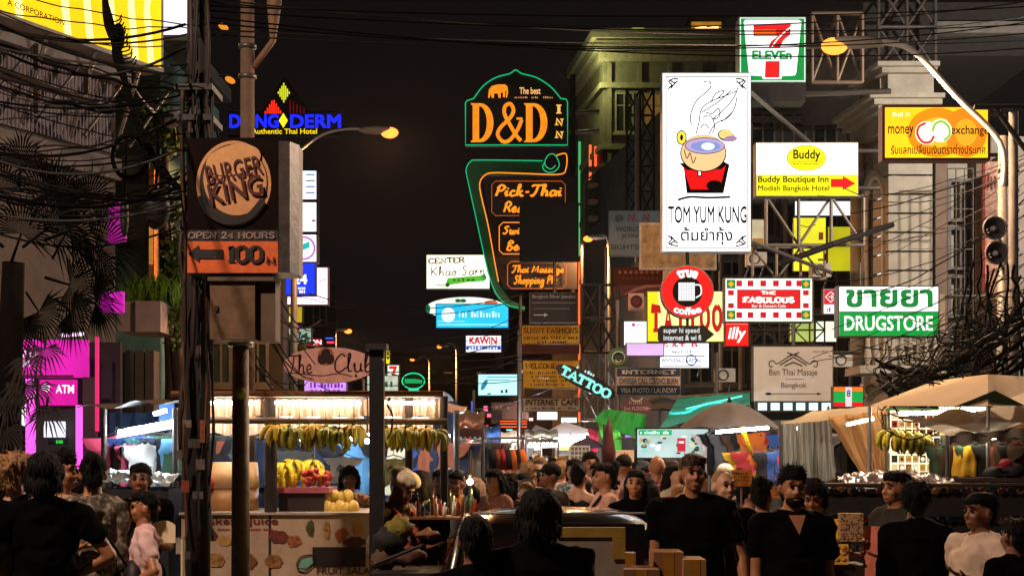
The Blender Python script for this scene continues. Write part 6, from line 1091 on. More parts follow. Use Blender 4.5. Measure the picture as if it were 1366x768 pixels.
for i, (x0, x1, y0, d, c, lb) in enumerate(((596, 646, 572, 20, '4a2e24', 'dark red awning stall left of the bag rack'), (600, 650, 588, 26, '2c3c5c', 'small blue awning stall further down on the left'), (700, 745, 585, 40, '8a8a88', 'pale awning stall far down the street'))):
    t = thing('market_stall', lb, 'market stall', (X((x0+x1)/2, d), d, 0)); b = MB(); b.grid(lambda u, v: (X(x0+(x1-x0)*u, d), d-.6+1.5*v, Z(y0, d)+.25*v+.03*sin(u*15)), 16, 4); b.obj('awning', cloth(c, .4), t); b = MB(); b.grid(lambda u, v: (X(x0+(x1-x0)*u, d), d-.6, Z(y0, d)-.12*v+.02*sin(u*50)*v), 30, 2); b.obj('valance', mat(c, .7), t)
    for x in (x0+1, x1-1): bar((X(x, d), d-.5, 0), (X(x, d), d-.5, Z(y0, d)), .025, STEEL, t, 'post')
    tube_light(t, (X(x0+6, d), d-.1, Z(y0+5, d)), (X(x1-6, d), d-.1, Z(y0+5, d)), .02, 'fff0d8', 20); b = MB(); b.box((X(x0, d), d-.3, 0), (X(x1, d), d+.4, .9)); b.obj('counter', mat('3a2e28'), t)
garments(598, 650, 586, 20.2, ['rust', 'brown', 'navy', 'white', 'black', 'grey'], 'the dark red stall left of centre', s=.9)
rg = random.Random(55)
far = [(610, 640, 590, 34), (640, 668, 586, 38), (655, 690, 590, 46), (596, 620, 594, 52), (668, 696, 592, 58), (690, 712, 590, 66), (800, 826, 586, 32), (786, 808, 590, 40), (742, 764, 592, 60), (764, 784, 592, 52), (612, 634, 596, 74), (640, 660, 596, 80), (705, 722, 594, 84)]
fc_ = ['c83030', '3060b0', 'e8e0d0', 'c87828', '308060', 'd8d8e0', '40a050', 'b03060', 'e0c060', '5080c0', 'd8d0c0', 'a04030', 'e0e0e0']
for i, (x0, x1, y0, d) in enumerate(far):
    t = thing('market_stall', f"small far {'red blue cream orange green white lime crimson yellow skyblue beige brown silver'.split()[i]} awning stall lit from beneath deep down the street", 'market stall', (X((x0+x1)/2, d), d, 0), 'far stalls down the street')
    z = max(Z(y0, d), 2.0); b = MB(); b.grid(lambda u, v: (X(x0+(x1-x0)*u, d), d-.8+1.6*v, z+.35*v+.04*sin(u*9)), 10, 4); b.obj('awning', cloth(fc_[i], .5), t); b = MB(); b.grid(lambda u, v: (X(x0+(x1-x0)*u, d), d-.82, z-.25*v), 10, 1); b.obj('valance', cloth(fc_[i], .5), t)
    for x in (x0+1, x1-1): bar((X(x, d), d-.75, 0), (X(x, d), d-.75, z), .03, STEEL, t, 'post')
    tube_light(t, (X(x0+3, d), d-.3, z-.22), (X(x1-3, d), d-.3, z-.18), .03, rg.choice(('fff0d8', 'f0f8ff', 'ffd8a0')), 26); b = MB(); b.box((X(x0, d), d-.3, 0), (X(x1, d), d+.4, 1.0)); b.obj('counter', mat('4a4038'), t)
    b = MB(); b.grid(lambda u, v: (X(x0+(x1-x0)*u, d), d+.75, 1+v*(z-.8)), 8, 2); b.obj('back_sheet', mat(rg.choice(('6a5a50', '505868', '7a7470')), .8, 0, .5, 5), t)
# white lit tents far off
for i, (x0, x1, y0, y1, d, lb) in enumerate(((703, 742, 566, 584, 50, 'farther of two brilliant white lit tents in the street centre'), (722, 800, 562, 583, 44, 'nearer brilliant white lit tent in the street centre'))):
    t = thing('market_tent', lb, 'tent', (X((x0+x1)/2, d), d, 0)); b = MB(); pk = P((x0+x1)/2-8, y0, d+1); z = Z(y1-6, d); cs = [(X(x0, d), d, z-.1), (X(x1, d), d, z), (X(x1, d)-.1, d+2.4, z), (X(x0, d)+.1, d+2.4, z)]
    b.add([pk]+cs+[(a, y, zz_-.35) for a, y, zz_ in cs], [(0, 1, 2), (0, 2, 3), (0, 3, 4), (0, 4, 1), (1, 5, 6, 2), (2, 6, 7, 3), (4, 8, 5, 1)]); b.obj('canopy', cloth('e8ecf0', .7), t)
    for c in cs[:2]: bar((c[0], c[1], 0), c, .03, STEEL, t, 'post')
    tube_light(t, (cs[0][0]+.2, d-.9, z-.2), (cs[1][0]-.2, d-.9, z-.2), .05, 'f4f8ff', 60); bar((X((x0+x1)/2, d), d-.95, z-.15), (X((x0+x1)/2, d), d, z), .02, STEEL, t, 'light_arm')
# umbrellas and tarps on the right
def umbrella(px, py, d, r, h, c, lb, ztip=None):
    t = thing('umbrella', lb, 'umbrella', (X(px, d), d, 0)); top = P(px, py, d); b = MB(); n = 8
    def fn(u, v): a = u*2*pi; sc = 1-.06*abs(sin(a*n/2))*v; rr = r*v*sc; return (top.x+rr*cos(a), top.y+rr*sin(a), top.z-h*(v**1.7)-.02*abs(sin(a*n/2))*v)
    b.grid(fn, 48, 8); b.obj('canopy', cloth(c, .2), t); b = MB()
    for i in range(n): a = 2*pi*(i)/n; b2 = MB(); b2.tube([(top.x, top.y, top.z-.3*h), (top.x+r*.9*cos(a), top.y+r*.9*sin(a), top.z-h*.9)], .008, 4); b2.obj('rib', STEEL, t)
    bar((top.x, d, 0), top+V((0, 0, .03)), .022, STEEL, t, 'pole'); b = MB(); b.tube([top, top+V((0, 0, .07))], [.03, .008], 8); b.obj('finial', DSTEEL, t); return t
umbrella(973, 536, 18, .60, .30, '484240', 'large grey brown umbrella open over the stalls, right of centre')
umbrella(783, 583, 30, .36, .2, '3a3854', 'dark blue umbrella among the crowd before the white tents')
umbrella(880, 528, 34, .7, .3, '4a4440', 'dark umbrella under the navy internet sign')
umbrella(1105, 548, 20, .7, .22, '6a6250', 'olive umbrella edge above the clear plastic sheets')
t = thing('closed_umbrella', 'closed dark red umbrella standing before the green tarp', 'umbrella', (X(812, 19), 19, 0)); b = MB(); b.tube([P(812, 557, 19), P(812, 575, 19), P(812, 600, 19), P(812, 622, 19)], [.008, .05, .085, .07], 10); b.obj('canopy', mat('4a1018', .7, 0, .2, 8, .3), t); bar((X(812, 19), 19, 0), P(812, 555, 19), .015, STEEL, t, 'pole')
def tarp(lb, pts, d, back, c, rough=.5, trans=0, nx=20, ny=8, amp=.04, cat='tarp', nm='tarp', em=None):
    """pts: four photo corners tl,tr,br,bl; back: depth offsets of the same"""
    t = thing(nm, lb, cat, P(sum(p[0] for p in pts)/4, sum(p[1] for p in pts)/4, d)); q = [P(p[0], p[1], d+k) for p, k in zip(pts, back)]
    def fn(u, v): a = q[0].lerp(q[1], u); c_ = q[3].lerp(q[2], u); p = a.lerp(c_, v); return p+V((0, amp*(sin(u*22+v*2)+.6*sin(u*41)), -amp*1.2*sin(u*pi*3)*sin(v*pi)+amp*.5*mn.noise(V((u*6, v*5, d)))))
    b = MB(); b.grid(fn, nx*2, ny*2); b.obj('sheet', cloth(c), t)
    return t, q
t, q = tarp('bright green tarpaulin sagging over the stalls, centre right', [(806, 545), (862, 552), (858, 590), (792, 560)], 21, (0, .4, -.6, -.8), '20a03c', .35, amp=.06); bar(q[0], (q[0].x, q[0].y, 0), .02, STEEL, t, 'post'); tube_light(t, P(800, 556, 22.5), P(850, 560, 22.5), .025, 'eaffea', 9)
t, q = tarp('long teal awning running back under the internet sign', [(905, 530), (1000, 523), (1000, 540), (880, 572)], 22, (5, 4, 0, -.5), '20b0a0', .4, amp=.03); bar(q[3], (q[3].x, q[3].y, 0), .025, STEEL, t, 'post'); bar(q[2], (q[2].x, q[2].y, 0), .025, STEEL, t, 'post'); bar(q[0], q[1], .03, STEEL, t, 'ridge_bar'); tube_light(t, P(900, 560, 24), P(960, 552, 24), .03, 'd8fff8', 10); tube_light(t, P(915, 545, 21.5), P(990, 528, 21.5), .012, '60ffe8', 1.2)  # tube beneath is added so the teal cloth lights up
t, q = tarp('brown awning of the stall with clear plastic sheets', [(1085, 548), (1186, 540), (1183, 552), (1042, 566)], 15.5, (1.5, 1.5, -.3, -.3), 'a89878', .7, amp=.03)
for k_ in (2, 3): bar(q[k_], (q[k_].x, q[k_].y, 0), .02, STEEL, t, 'post')
t, q = tarp('tan cloth curtain drawn aside beside the food photo board', [(1104, 556), (1184, 548), (1184, 630), (1150, 634)], 15.2, (0, 0, 0, 0), 'c8a070', .7, amp=.035, cat='curtain', nm='curtain')
tube_light(t, P(1130, 566, 14.2), P(1165, 558, 14.2), .015, 'ffe0b0', 16)  # tube added before the curtain to brighten it
for i, (x0, x1, lb) in enumerate(((1042, 1062, 'left'), (1064, 1086, 'middle'), (1086, 1108, 'right'))):
    t, q = tarp(lb+' hanging clear plastic sheet next to the tan curtain', [(x0, 560), (x1, 560), (x1+6, 640), (x0-2, 640)], 16.4, (0, 0, 0, 0), 'a8aaa0', .15, amp=.03, cat='plastic sheet', nm='plastic_sheet')
# tan big awning, right edge
d = 13.6; t = thing('awning_stall', 'big tan peaked awning glowing orange at the right edge', 'market stall', (X(1280, d), d, 0)); AW = cloth('cdb088', .35)
pk = P(1318, 499, d-.2); L_ = P(1160, 541, d); L2 = P(1245, 508, d+2.6); R_ = P(1400, 541, d-.8); R2 = P(1420, 505, d+2); f_ = P(1318, 541, d-1.2)
b = MB(); b.add([L_, f_, pk, L2], [(0, 1, 2, 3)]); b.add([f_, R_, R2, pk], [(0, 1, 2, 3)]); b.obj('awning', AW, t); b = MB(); b.add([P(1275, 541, d-1.0)-V((0, .02, 0)), f_-V((0, .03, 0)), P(1366, 541, d-.95)-V((0, .03, 0)), P(1322, 521, d-.9)-V((0, .1, 0))], [(0, 1, 2, 3)]); b.obj('green_patch', mat('203014', .8), t)
tube_light(t, P(1200, 552, 14.6), P(1300, 548, 14.6), .016, 'ffe8c8', 16); bar(f_, (f_.x, f_.y, 0), .018, ALU, t, 'post'); bar(L_, (L_.x, L_.y, 0), .018, ALU, t, 'post')  # the tube is added to brighten awning and stall from within
b = MB(); b.box((X(1256, 15.5), 15.5, Z(566, 15.5)), (X(1320, 15.5), 15.6, Z(542, 15.5))); b.obj('lit_panel', glow('ffe8c8', 1.25, .2, 2), t); b = MB(); b.tube([P(1263, 580, 15), P(1263, 560, 15)], .07, 14); b.obj('yellow_lampshade', glow('f4d080', 1.0, .1), t)
b = MB(); b.grid(lambda u, v: (X(1320+80*u, 15.5), 15.5+.03*sin(u*20), Z(600-55*v, 15.5)), 30, 2); b.obj('back_sheet', mat('9a6c44', .8), t)
for i in range(5): b = MB(); b.box((X(1262+i*12, 15.4), 15.38, Z(556, 15.4)), (X(1267+i*12, 15.4), 15.45, Z(548, 15.4))); b.obj('hanging_packet', CM[('brown', 'rust', 'grey', 'brown', 'black')[i]], t)
s = Sign('food_photo_board', 'bright lit board gridded with food photos in a green frame', 1184, 544, 1257, 632, 15.6, .08, mat('4a7a30'), glow('ffedc0', 1.15, .15, 3), 3); rg = random.Random(6)
FC = ['a05020', 'd8a060', '602818', 'e0b080', 'f0d8a0', 'c8a040', '402820', '8a5a30', 'd88a50', 'f0e0c0', '283038', 'b03020']
for j in range(7):
    for i in range(7):
        x0 = 1189+i*9.4; y0 = 549+j*11.6; s.rect(x0, y0, x0+8, y0+9.5, ink(rg.choice(FC), .75), 'photo', 2); s.ell(x0+4+rg.uniform(-1, 1), y0+5, 2+rg.random()*1.4, 1.6+rg.random()*1.8, ink(rg.choice(['f0c080', 'ffe8c0', 'd05030', 'ffffff', '301008', '602010', 'a07030']), .9), 'dish', 3, 10)
s.rect(1184, 598, 1257, 604, glow('ffe8c0', 1.2, 0, 1, False), 'divider', 4)
for i, x in enumerate((1187, 1198, 1208, 1219, 1230)): bunch((X(x, 14.6), 14.6, Z(574+i*2, 14.6)), BG if i != 1 else BY, f"dull banana bunch before the food photo board, {'first second third fourth fifth'.split()[i]} from the left", 'banana bunches before the food photo board', 1.2)
s = Sign('menu_board', 'wide lit menu screen with green header and food pictures in dark frame', 848, 570, 946, 612, 18.5, .1, mat('101418', .4), glow('c8e4e0', .7, .25, 3), 2); s.rect(852, 573, 896, 580, ink('20a868', 1), 'header'); s.scrib('MENU THAI FOOD', 854, 574.5, 892, 578.5, ink('f0fff0', 1.2), .03)
for k_ in range(34):
    x = rg.choice((rg.uniform(852, 888), rg.uniform(898, 940))); y = rg.uniform(582, 604); s.ell(x, y, rg.uniform(1.5, 4.5), rg.uniform(1.2, 3.2), ink(rg.choice(['206050', '90d8d0', '404038', 'c8a070', 'f0fff8', '60a8a0', '282020', 'e8d8a0']), .9), 'dish', 3+k_ % 5, 10)
s.rect(903, 584, 914, 602, ink('c83040', .9), 'red_card', 9); s.rect(905, 588, 912, 591, ink('ffe0e0', 1), 'card_print', 10); bar((X(946.5, 18.5), 18.45, 0), P(946.5, 566, 18.45), .02, mat('c8ccd0', .4), s.root, 'post'); bar((X(848, 18.5), 18.55, 0), P(848, 600, 18.55), .02, DSTEEL, s.root, 'post')
s = Sign('notice_sheet', 'white notice sheet with rows of small prints above the crowd', 759, 594, 787, 614, 24, .01, CM['white'], mat('c8c4c0', .7), .3)
for j in range(3): [s.rect(762+i*5, 596+j*6, 765.5+i*5, 600+j*6, mat('6a6460'), 'print', 2) for i in range(5)]
bar((X(773, 24), 24.05, 0), P(773, 604, 24.05), .015, STEEL, s.root, 'post')
s = Sign('notice_sheet', 'white and orange price board left of the closed red umbrella', 822, 600, 846, 616, 20, .02, CM['white'], mat('d8c0a0', .7), .5); s.scrib('SALEE', 825, 603, 842, 610, mat('a02818'), .03); bar((X(834, 20), 20.05, 0), P(834, 608, 20.05), .015, STEEL, s.root, 'post')
# right clothes stall under the umbrella
d = 18; t = rail(X(948, d), X(1105, d), d, Z(572, d), 'clothes rail under the grey brown umbrella'); tube_light(t, P(955, 576, 17.2), P(1025, 570, 17.2), .018, 'f4f8ff', 11); tube_light(t, P(1040, 572, 17.3), P(1100, 570, 17.3), .018, 'fff0e0', 9); b = MB(); b.grid(lambda u, v: (X(945+165*u, 19.4), 19.4+.05*sin(u*25), Z(700-140*v, 19.4)), 40, 2); b.obj('back_sheet', mat('3c4044', .8, 0, .3, 3), t)
garments(950, 1104, 575, 18, ['white', 'black', 'grey', 'black', 'brown', 'black', 'orange', 'orange', 'red', 'black', 'red', 'blue', 'navy', 'rust', 'navy', 'green', 'grey', 'black'], 'the stall under the grey brown umbrella', s=.75)
garments(985, 1050, 600, 17.6, ['yellow', 'red', 'pink', 'orange', 'black', 'blue', 'pink'], 'the lower row under the grey brown umbrella', s=.6)
t, q = tarp('yellow scarf slung diagonally under the grey brown umbrella', [(986, 570), (993, 568), (1005, 606), (1003, 607)], 17.3, (0, 0, 0, 0), 'd8c010', .6, amp=.008, cat='scarf', nm='scarf')
s = Sign('card_sign', 'orange handwritten cardboard price sign held among the crowd', 976, 626, 1003, 648, 11.5, .01, CM['orange'], mat('c87828', .8, 0, .1, 20), .2); [s.scrib(('BAG 200', 'SHIRT 150', 'HAT 100 B', 'SPECIAL')[i], 978+i, 629+i*4.6, 1000-i, 632+i*4.6, mat('5a2c10'), .01) for i in range(4)]; bar(P(989, 650, 11.53), P(989, 720, 11.53), .008, mat('8a6a40'), s.root, 'stick')
s = Sign('card_sign', 'tilted blank orange card behind the bearded man', 1030, 648, 1052, 664, 10.2, .01, CM['orange'], mat('d08048', .8), .2, poly=[(1028, 653), (1051, 648), (1053, 660), (1030, 665)], board=True)
# grey awning stall at far right
d = 12.6; t = thing('clothes_stall', 'grey awninged clothes stall with a yellow jersey at the right edge', 'market stall', (X(1310, d), d, 0))
b = MB(); b.grid(lambda u, v: (X(1248+160*u, d), d-.4+1.6*v, Z(582-18*u, d)+.18*v+.03*sin(u*14+v)+.02*mn.noise(V((u*9, v*4, 1)))), 50, 8); b.obj('awning', cloth('8c857c', .3), t); b = MB(); b.grid(lambda u, v: (X(1248+160*u, d), d-.4+.02*sin(u*30), Z(582-18*u, d)-.08*v+.02*sin(u*40)*v), 60, 2); b.obj('valance', mat('756c60', .6), t)
for x in (1250, 1390): bar((X(x, d), d-.3, 0), (X(x, d), d-.3, Z(580, d)), .018, STEEL, t, 'post')
bar((X(1250, d), d, Z(588, d)), (X(1390, d), d, Z(583, d)), .012, STEEL, t, 'rail'); b = MB(); b.box((X(1242, d), d-.45, Z(641, d)), (X(1400, d), d-.05, Z(636, d))); b.obj('shelf', mat('4a3428', .7), t); tube_light(t, P(1262, 588, 12.4), P(1340, 583, 12.4), .010, 'fff0d0', 7)  # tube added in front so the hanging clothes catch light
garments(1252, 1275, 590, d, ['green', 'brown'], 'the right edge stall', s=.62, ang=(.2, .9))
o = garment(X(1281, d), d-.12, Z(592, d), JER[0], mat('c8961c', .8, 0, .1), 0, 'yellow sleeveless jersey hanging at the right edge stall', None, .36, 1.15); 
garments(1296, 1372, 590, d, ['green', 'grey', 'black', 'brown', 'navy', 'rust', 'red', 'black', 'grey'], 'the right edge stall', s=.62, ang=(.2, .9))
for (x, y, r, c, lb) in ((1325, 632, .09, '141012', 'black'), (1352, 628, .1, '1a1416', 'dark'), (1342, 618, .06, '8a1420', 'red')):
    o = thing('cap', lb+' cap lying on the right edge stall shelf', 'cap', P(x, y+5, d-.3)); b = MB(); b.ell(P(x, y, d-.3), (r, r, r*.7)); b.obj('crown', mat(c, .8), o); b = MB(); b.ell(P(x-8, y+5, d-.38), (r*.8, r*.6, .008)); b.obj('brim', mat(c, .8), o)
# display racks of sunglasses, right foreground
b = MB()
for sx in (-1, 1): b.ell((sx*.033, 0, 0), (.028, .008, .022), 8, 6)
b.tube([(-.06, .004, .012), (0, 0, .016), (.06, .004, .012)], .004, 4); b.tube([(-.06, .004, .012), (-.062, .1, .005)], .003, 4); b.tube([(.06, .004, .012), (.062, .1, .005)], .003, 4)
SG = b.mesh(name='sunglasses'); SG.materials.append(STEEL); SGM = [mat(c, .15, 0, .1, 5, 0, spec=.8) for c in ('0c0a0a', '4a1810', '141c2c', '6a4418', '0c0a0a', '5a5048', '7a2428')]
d = 11.6; t = thing('display_rack', 'long dark rack of sunglasses running behind the people on the right', 'display rack', (X(1250, d), d, 0))
b = MB(); b.add([(X(1095, d), d-.35, .5), (X(1420, d), d-.35, .5), (X(1420, d), d+.25, Z(650, d)), (X(1095, d), d+.25, Z(650, d))], [(0, 1, 2, 3)]); b.obj('sloping_board', mat('120c0c', .8, 0, .4, 8), t); b = MB(); b.box((X(1093, d), d-.35, 0), (X(1422, d), d+.3, .49)); b.obj('base', mat('181010', .8), t); bar((X(1093, d), d+.25, Z(648, d)), (X(1422, d), d+.25, Z(648, d)), .02, mat('3a2820'), t, 'top_rail')
rg = random.Random(21)
for j in range(5):
    for i in range(26):
        f = j/5; y = d+.25-.6*f-.04; z = Z(650, d)-.03-(Z(650, d)-.5)*f; x = X(1100, d)+i*.0735+rg.uniform(-.012, .012)
        o = inst('sunglasses', SG, None, (x, y-.02, z+.0), (rg.uniform(-.3, .1), rg.uniform(-.15, .15), rg.uniform(-.2, .2)), 1.3, rg.choice(SGM)); tag(o, f"pair of sunglasses in the {'top second third fourth lowest'.split()[j]} row of the sloping rack, {'left part,left of middle,middle,right of middle,right part'.split(',')[i*5//26]}", 'sunglasses', 'sunglasses on the right rack')
t = thing('plastic_cover', 'crumpled clear plastic cover lying over the top of the sunglasses rack', 'plastic sheet', P(1190, 640, 12.2)); b = MB(); b.grid(lambda u, v: (X(1120+150*u, 12.1), 11.95+.6*v, Z(646, 12.1)+.1*sin(v*pi)*(.5+.5*sin(u*pi))+.05*mn.noise(V((u*12, v*8, 2)))+.03*mn.noise(V((u*33, v*20, 5)))), 60, 16); b.obj('sheet', mat('8a7a78', .15, .1, .35, 10, .4), t)
# lit food trolley behind the bearded man
d = 10.4; t = thing('snack_trolley', 'snack trolley with orange lit jars and a fried food tray, right of the bearded man', 'trolley', (X(1118, d), d, 0))
b = MB(); b.box((X(1092, d), d, .2), (X(1160, d), d+.4, Z(754, d))); b.obj('cabinet', mat('241810', .7), t); b = MB(); b.box((X(1094, d), d-.02, Z(752, d)), (X(1131, d), d, Z(725, d))); b.obj('tray_window', glow('a86c20', .55, .35, 20), t)
for i in range(12): b = MB(); b.ell((X(1098+(i % 4)*9, d), d-.035, Z(730+(i//4)*8, d)), (.022, .015, .016), 8, 6); b.obj('fried_snack', mat('c88430', .5), t)
for x in (1100, 1114): b = MB(); b.tube([P(x, 718, d+.05), P(x, 696, d+.05), P(x, 692, d+.05)], [.03, .03, .02], 12); b.obj('jar', glow('c07818', .5, .3, 10), t)
b = MB(); b.box((X(1092, d), d-.05, Z(722, d)), (X(1156, d), d+.4, Z(719, d))); b.obj('shelf', mat('8a7a68', .4), t); b = MB(); b.box((X(1119, d), d-.06, Z(721, d)), (X(1149, d), d+.03, Z(684, d))); o = b.obj('checked_bag', fmat('6a4a30', 'c8a070', 60)); tag(o, 'tan checked paper bag standing on the snack trolley shelf', 'bag')
# boxes and cart in the right foreground
def carton(lb, x0, y0, x1, y1, d, dp, c, tape='a07020', rz=0):
    t = thing('cardboard_box', lb, 'box', P((x0+x1)/2, y1, d)); b = MB(); z0, z1 = Z(y1, d), Z(y0, d); b.box((X(x0, d), d, z0), (X(x1, d), d+dp, z1)); b.obj('carton', mat(c, .85, 0, .12, 6, .1), t)
    b = MB(); xm = (X(x0, d)+X(x1, d))/2; b.box((xm-.03, d-.002, z0+.001), (xm+.03, d-.0005, z1)); b.obj('tape', mat(tape, .4), t); return t
t = thing('board', 'large pale board with mustard tape edges standing beside the dark car', 'board', P(775, 768, 8.6)); b = MB(); b.box((X(742, 8.6), 8.6, .9), (X(834, 8.6), 8.64, Z(703, 8.6))); b.obj('sheet', mat('8a7c6c', .8, 0, .12, 12), t); b = MB(); b.box((X(742, 8.6), 8.59, Z(716, 8.6)), (X(834, 8.6), 8.597, Z(703, 8.6))); b.box((X(817, 8.6), 8.588, Z(745, 8.6)), (X(834, 8.6), 8.595, Z(716.2, 8.6))); b.obj('tape', mat('9a7a28', .6), t)
carton('small printed carton left of the kraft boxes in front', 831, 737, 848, 766, 8.8, .12, '8a8078'); carton('wide kraft cardboard box in front of the tall man', 872, 736, 912, 790, 8.7, .3, '8a5c34'); carton('short kraft box at the right end of the stack', 912, 746, 942, 790, 8.6, .3, '9a6a3c'); carton('low kraft box beneath the pale board', 832, 759, 880, 790, 8.5, .3, '7c522e')
t = thing('cart_table', 'low dark table carrying the cardboard boxes', 'table', (X(880, 8.6), 8.6, 0)); b = MB(); b.box((X(820, 8.6), 8.3, Z(795, 8.6)), (X(955, 8.6), 9.1, Z(791, 8.6))); b.obj('tabletop', mat('2a1c14'), t)
for x in (825, 950):
    for yy in (8.35, 9.05): bar((X(x, 8.6), yy, 0), (X(x, 8.6), yy, Z(794, 8.6)), .02, DSTEEL, t, 'leg')
# drinks table, centre left
d = 11.4; t = thing('drinks_table', 'crowded bar table of bottles and buckets before the women', 'table', (X(590, d), d, 0)); b = MB(); b.box((X(545, d), d-.3, Z(690, d)), (X(640, d), d+.3, Z(687, d))); b.obj('tabletop', mat('6a4a30', .5), t)
for x in (550, 635): bar((X(x, d), d-.2, 0), (X(x, d), d-.2, Z(690, d)), .02, DSTEEL, t, 'leg')
rg = random.Random(31)
for i in range(16):
    x = X(548+i*5.8, d); h = rg.uniform(.1, .2); y = d+rg.uniform(-.25, .1); z = Z(687, d); c = rg.choice(['1c3020', 'd8e0e0', '60301c', 'c8b080', 'a02818', '203a2a']); b = MB(); r = rg.uniform(.012, .022); b.tube([(x, y, z), (x, y, z+h*.6), (x, y, z+h*.75), (x, y, z+h)], [r, r, r*.4, r*.4], 8); o = b.obj('bottle', mat(c, .12, 0, .1, 5, 0, spec=.8)); tag(o, 'small glass bottle on the crowded bar table', 'bottle', 'bottles on the bar table')
o = thing('bare_bulb', 'glaring bare warm bulb on a wire among the people left of centre', 'lamp', P(627, 642, 11.5)); b = MB(); b.ell(P(627, 642, 11.5), .022, 12, 8); b.obj('bulb', glow('ffd090', 260, 0), o); bar(P(627, 637, 11.5), P(627, 600, 11.7), .006, BLACK, o, 'wire'); bar(P(627, 636, 11.5), P(627, 632, 11.5), .018, BLACK, o, 'socket'); bar(P(627, 600, 11.7), (X(630, 11.7), 11.9, 0), .015, DSTEEL, o, 'stand')
bl = bpy.data.objects.new('bulb_light', lamp_data('POINT', 'ffc880', 9, .03)); COL.objects.link(bl); bl.parent = o; bl.location = P(627, 641, 11.42)-ORG[o.name]
o = thing('hanging_bulb', 'white spark of a small bulb beside the square post', 'lamp', P(490, 588, 12.6)); b = MB(); b.ell(P(490, 588, 12.6), .022, 10, 7); b.obj('bulb', glow('f0f8ff', 40, 0), o); bar(P(490, 585, 12.6), P(490, 530, 12.9), .005, BLACK, o, 'wire')
for i, (x, y, c, s_, lb) in enumerate(((532, 706, '7a6c20', (.1, .08, .09), 'yellow cloth bundle on the cart beside the square post'), (522, 720, '1a1412', (.12, .1, .1), 'dark bag on the cart beside the square post'), (570, 712, '7a4c2c', (.075, .075, .03), 'round tan basket in front of the bar table'), (545, 742, '4a2818', (.12, .08, .06), 'rust coloured cloth heap on the cart'), (512, 745, '5a4028', (.08, .07, .09), 'tan sack at the end of the juice stall'))):
    b = MB(); b.ell(P(x, y, 10.4), s_, 16, 10); me = b.obj('bundle', mat(c, .8, 0, .4, 12, .4)); tag(me, lb, 'bundle')
    for v in me.data.vertices: v.co += v.co.normalized()*.045*mn.noise(v.co*22+V((i, 0, 0)))
t = thing('hand_cart', 'dark hand cart loaded with bundles at the bottom centre left', 'cart', (X(540, 10.4), 10.4, 0)); b = MB(); b.box((X(500, 10.4), 10.1, .85), (X(590, 10.4), 10.8, Z(765, 10.4)+.03)); b.obj('tray', mat('241812', .7), t); bar(P(500, 752, 10.1), P(560, 728, 10.1), .012, DSTEEL, t, 'handle')
for x in (510, 575): b = MB(); b.tube([(X(x, 10.4)+.0, 10.4+.3*cos(a), .3+.3*sin(a)) for a in [2*pi*k/20 for k in range(20)]], .03, 8, closed=True); b.obj('wheel', RUBBER, t)
# dark car
d = 9.8; t = thing('parked_car', 'dark parked saloon car seen roof-high behind the silhouetted heads', 'car', (X(740, d), d+1.6, 0))
PAINT = mat('1a0e0c', .18, .3, .1, 3, 0, spec=.7, coat=.6); cx = X(748, d); secs = []
def csec(y, w_, z0, z1, tw, n=16):
    pts = []
    for i in range(n): 
        a = -pi/2+2*pi*i/n; c, s_ = cos(a), sin(a); hh = (z1-z0)/2; px_ = (abs(c)**.45)*(1 if c > 0 else -1); pz = (abs(s_)**.5)*(1 if s_ > 0 else -1)
        ww = w_*(1-(1-tw)*max(0, pz)); pts.append((cx+px_*ww, y, (z0+z1)/2+pz*hh))
    return pts
def loft(secs): b = MB(); n = len(secs[0]); vs = [p for s_ in secs for p in s_]; b.add(vs, [(i*n+k, i*n+(k+1) % n, (i+1)*n+(k+1) % n, (i+1)*n+k) for i in range(len(secs)-1) for k in range(n)]+[tuple(range(n-1, -1, -1)), tuple(range((len(secs)-1)*n, len(secs)*n))], True); return b
loft([csec(d+y, w_, z0, z1, .92) for y, w_, z0, z1 in ((-.9, .70, .45, .85), (-.8, .80, .3, .95), (0, .86, .25, 1.0), (1.2, .88, .25, 1.02), (2.6, .87, .25, .98), (3.3, .8, .3, .85), (3.42, .7, .4, .7))]).obj('body', PAINT, t)
loft([csec(d+y, w_, .9, z1, tw) for y, w_, z1, tw in ((-.25, .76, 1.0, .95), (.15, .77, 1.38, .84), (.5, .78, Z(686, d), .8), (1.5, .78, Z(686, d), .8), (2.0, .77, 1.35, .84), (2.5, .76, 1.0, .95))]).obj('cabin', PAINT, t)
b = MB(); b.add([(cx-.66, d-.17, 1.03), (cx+.66, d-.17, 1.03), (cx+.56, d+.18, Z(700, d)), (cx-.56, d+.18, Z(700, d))], [(0, 1, 2, 3)]); b.obj('rear_window', mat('0c0c0e', .05, 0, .1, 2, 0, spec=.9), t)
for sx in (-1, 1):
    b = MB(); b.add([(cx+sx*.785, d+.2, 1.05), (cx+sx*.785, d+2.2, 1.05), (cx+sx*.69, d+1.7, 1.34), (cx+sx*.69, d+.5, 1.34)], [(0, 1, 2, 3)]); b.obj('side_window', GLASS, t); b = MB(); b.box((cx+sx*.5, d-.92, .72), (cx+sx*.75, d-.84, .84)); b.obj('tail_light', mat('6a1010', .2), t)
    b = MB(); b.tube([(cx+sx*.72, d-.2, 1.02), (cx+sx*.66, d+.2, 1.36), (cx+sx*.63, d+.5, Z(688, d)-.02)], .022, 6); b.obj('window_trim', ALU, t); b = MB(); b.ell((cx+sx*.95, d+2.1, 1.0), (.1, .06, .07)); b.obj('mirror', PAINT, t)
    for y in (.0, 2.5): b = MB(); b.tube([(cx+sx*.72, d+y, .32), (cx+sx*.89, d+y, .32)], .32, 20); w_ = b.obj('wheel', RUBBER, t); b = MB(); b.tube([(cx+sx*.892, d+y, .32), (cx+sx*.90, d+y, .32)], .19, 14); b.obj('rim', ALU, w_)
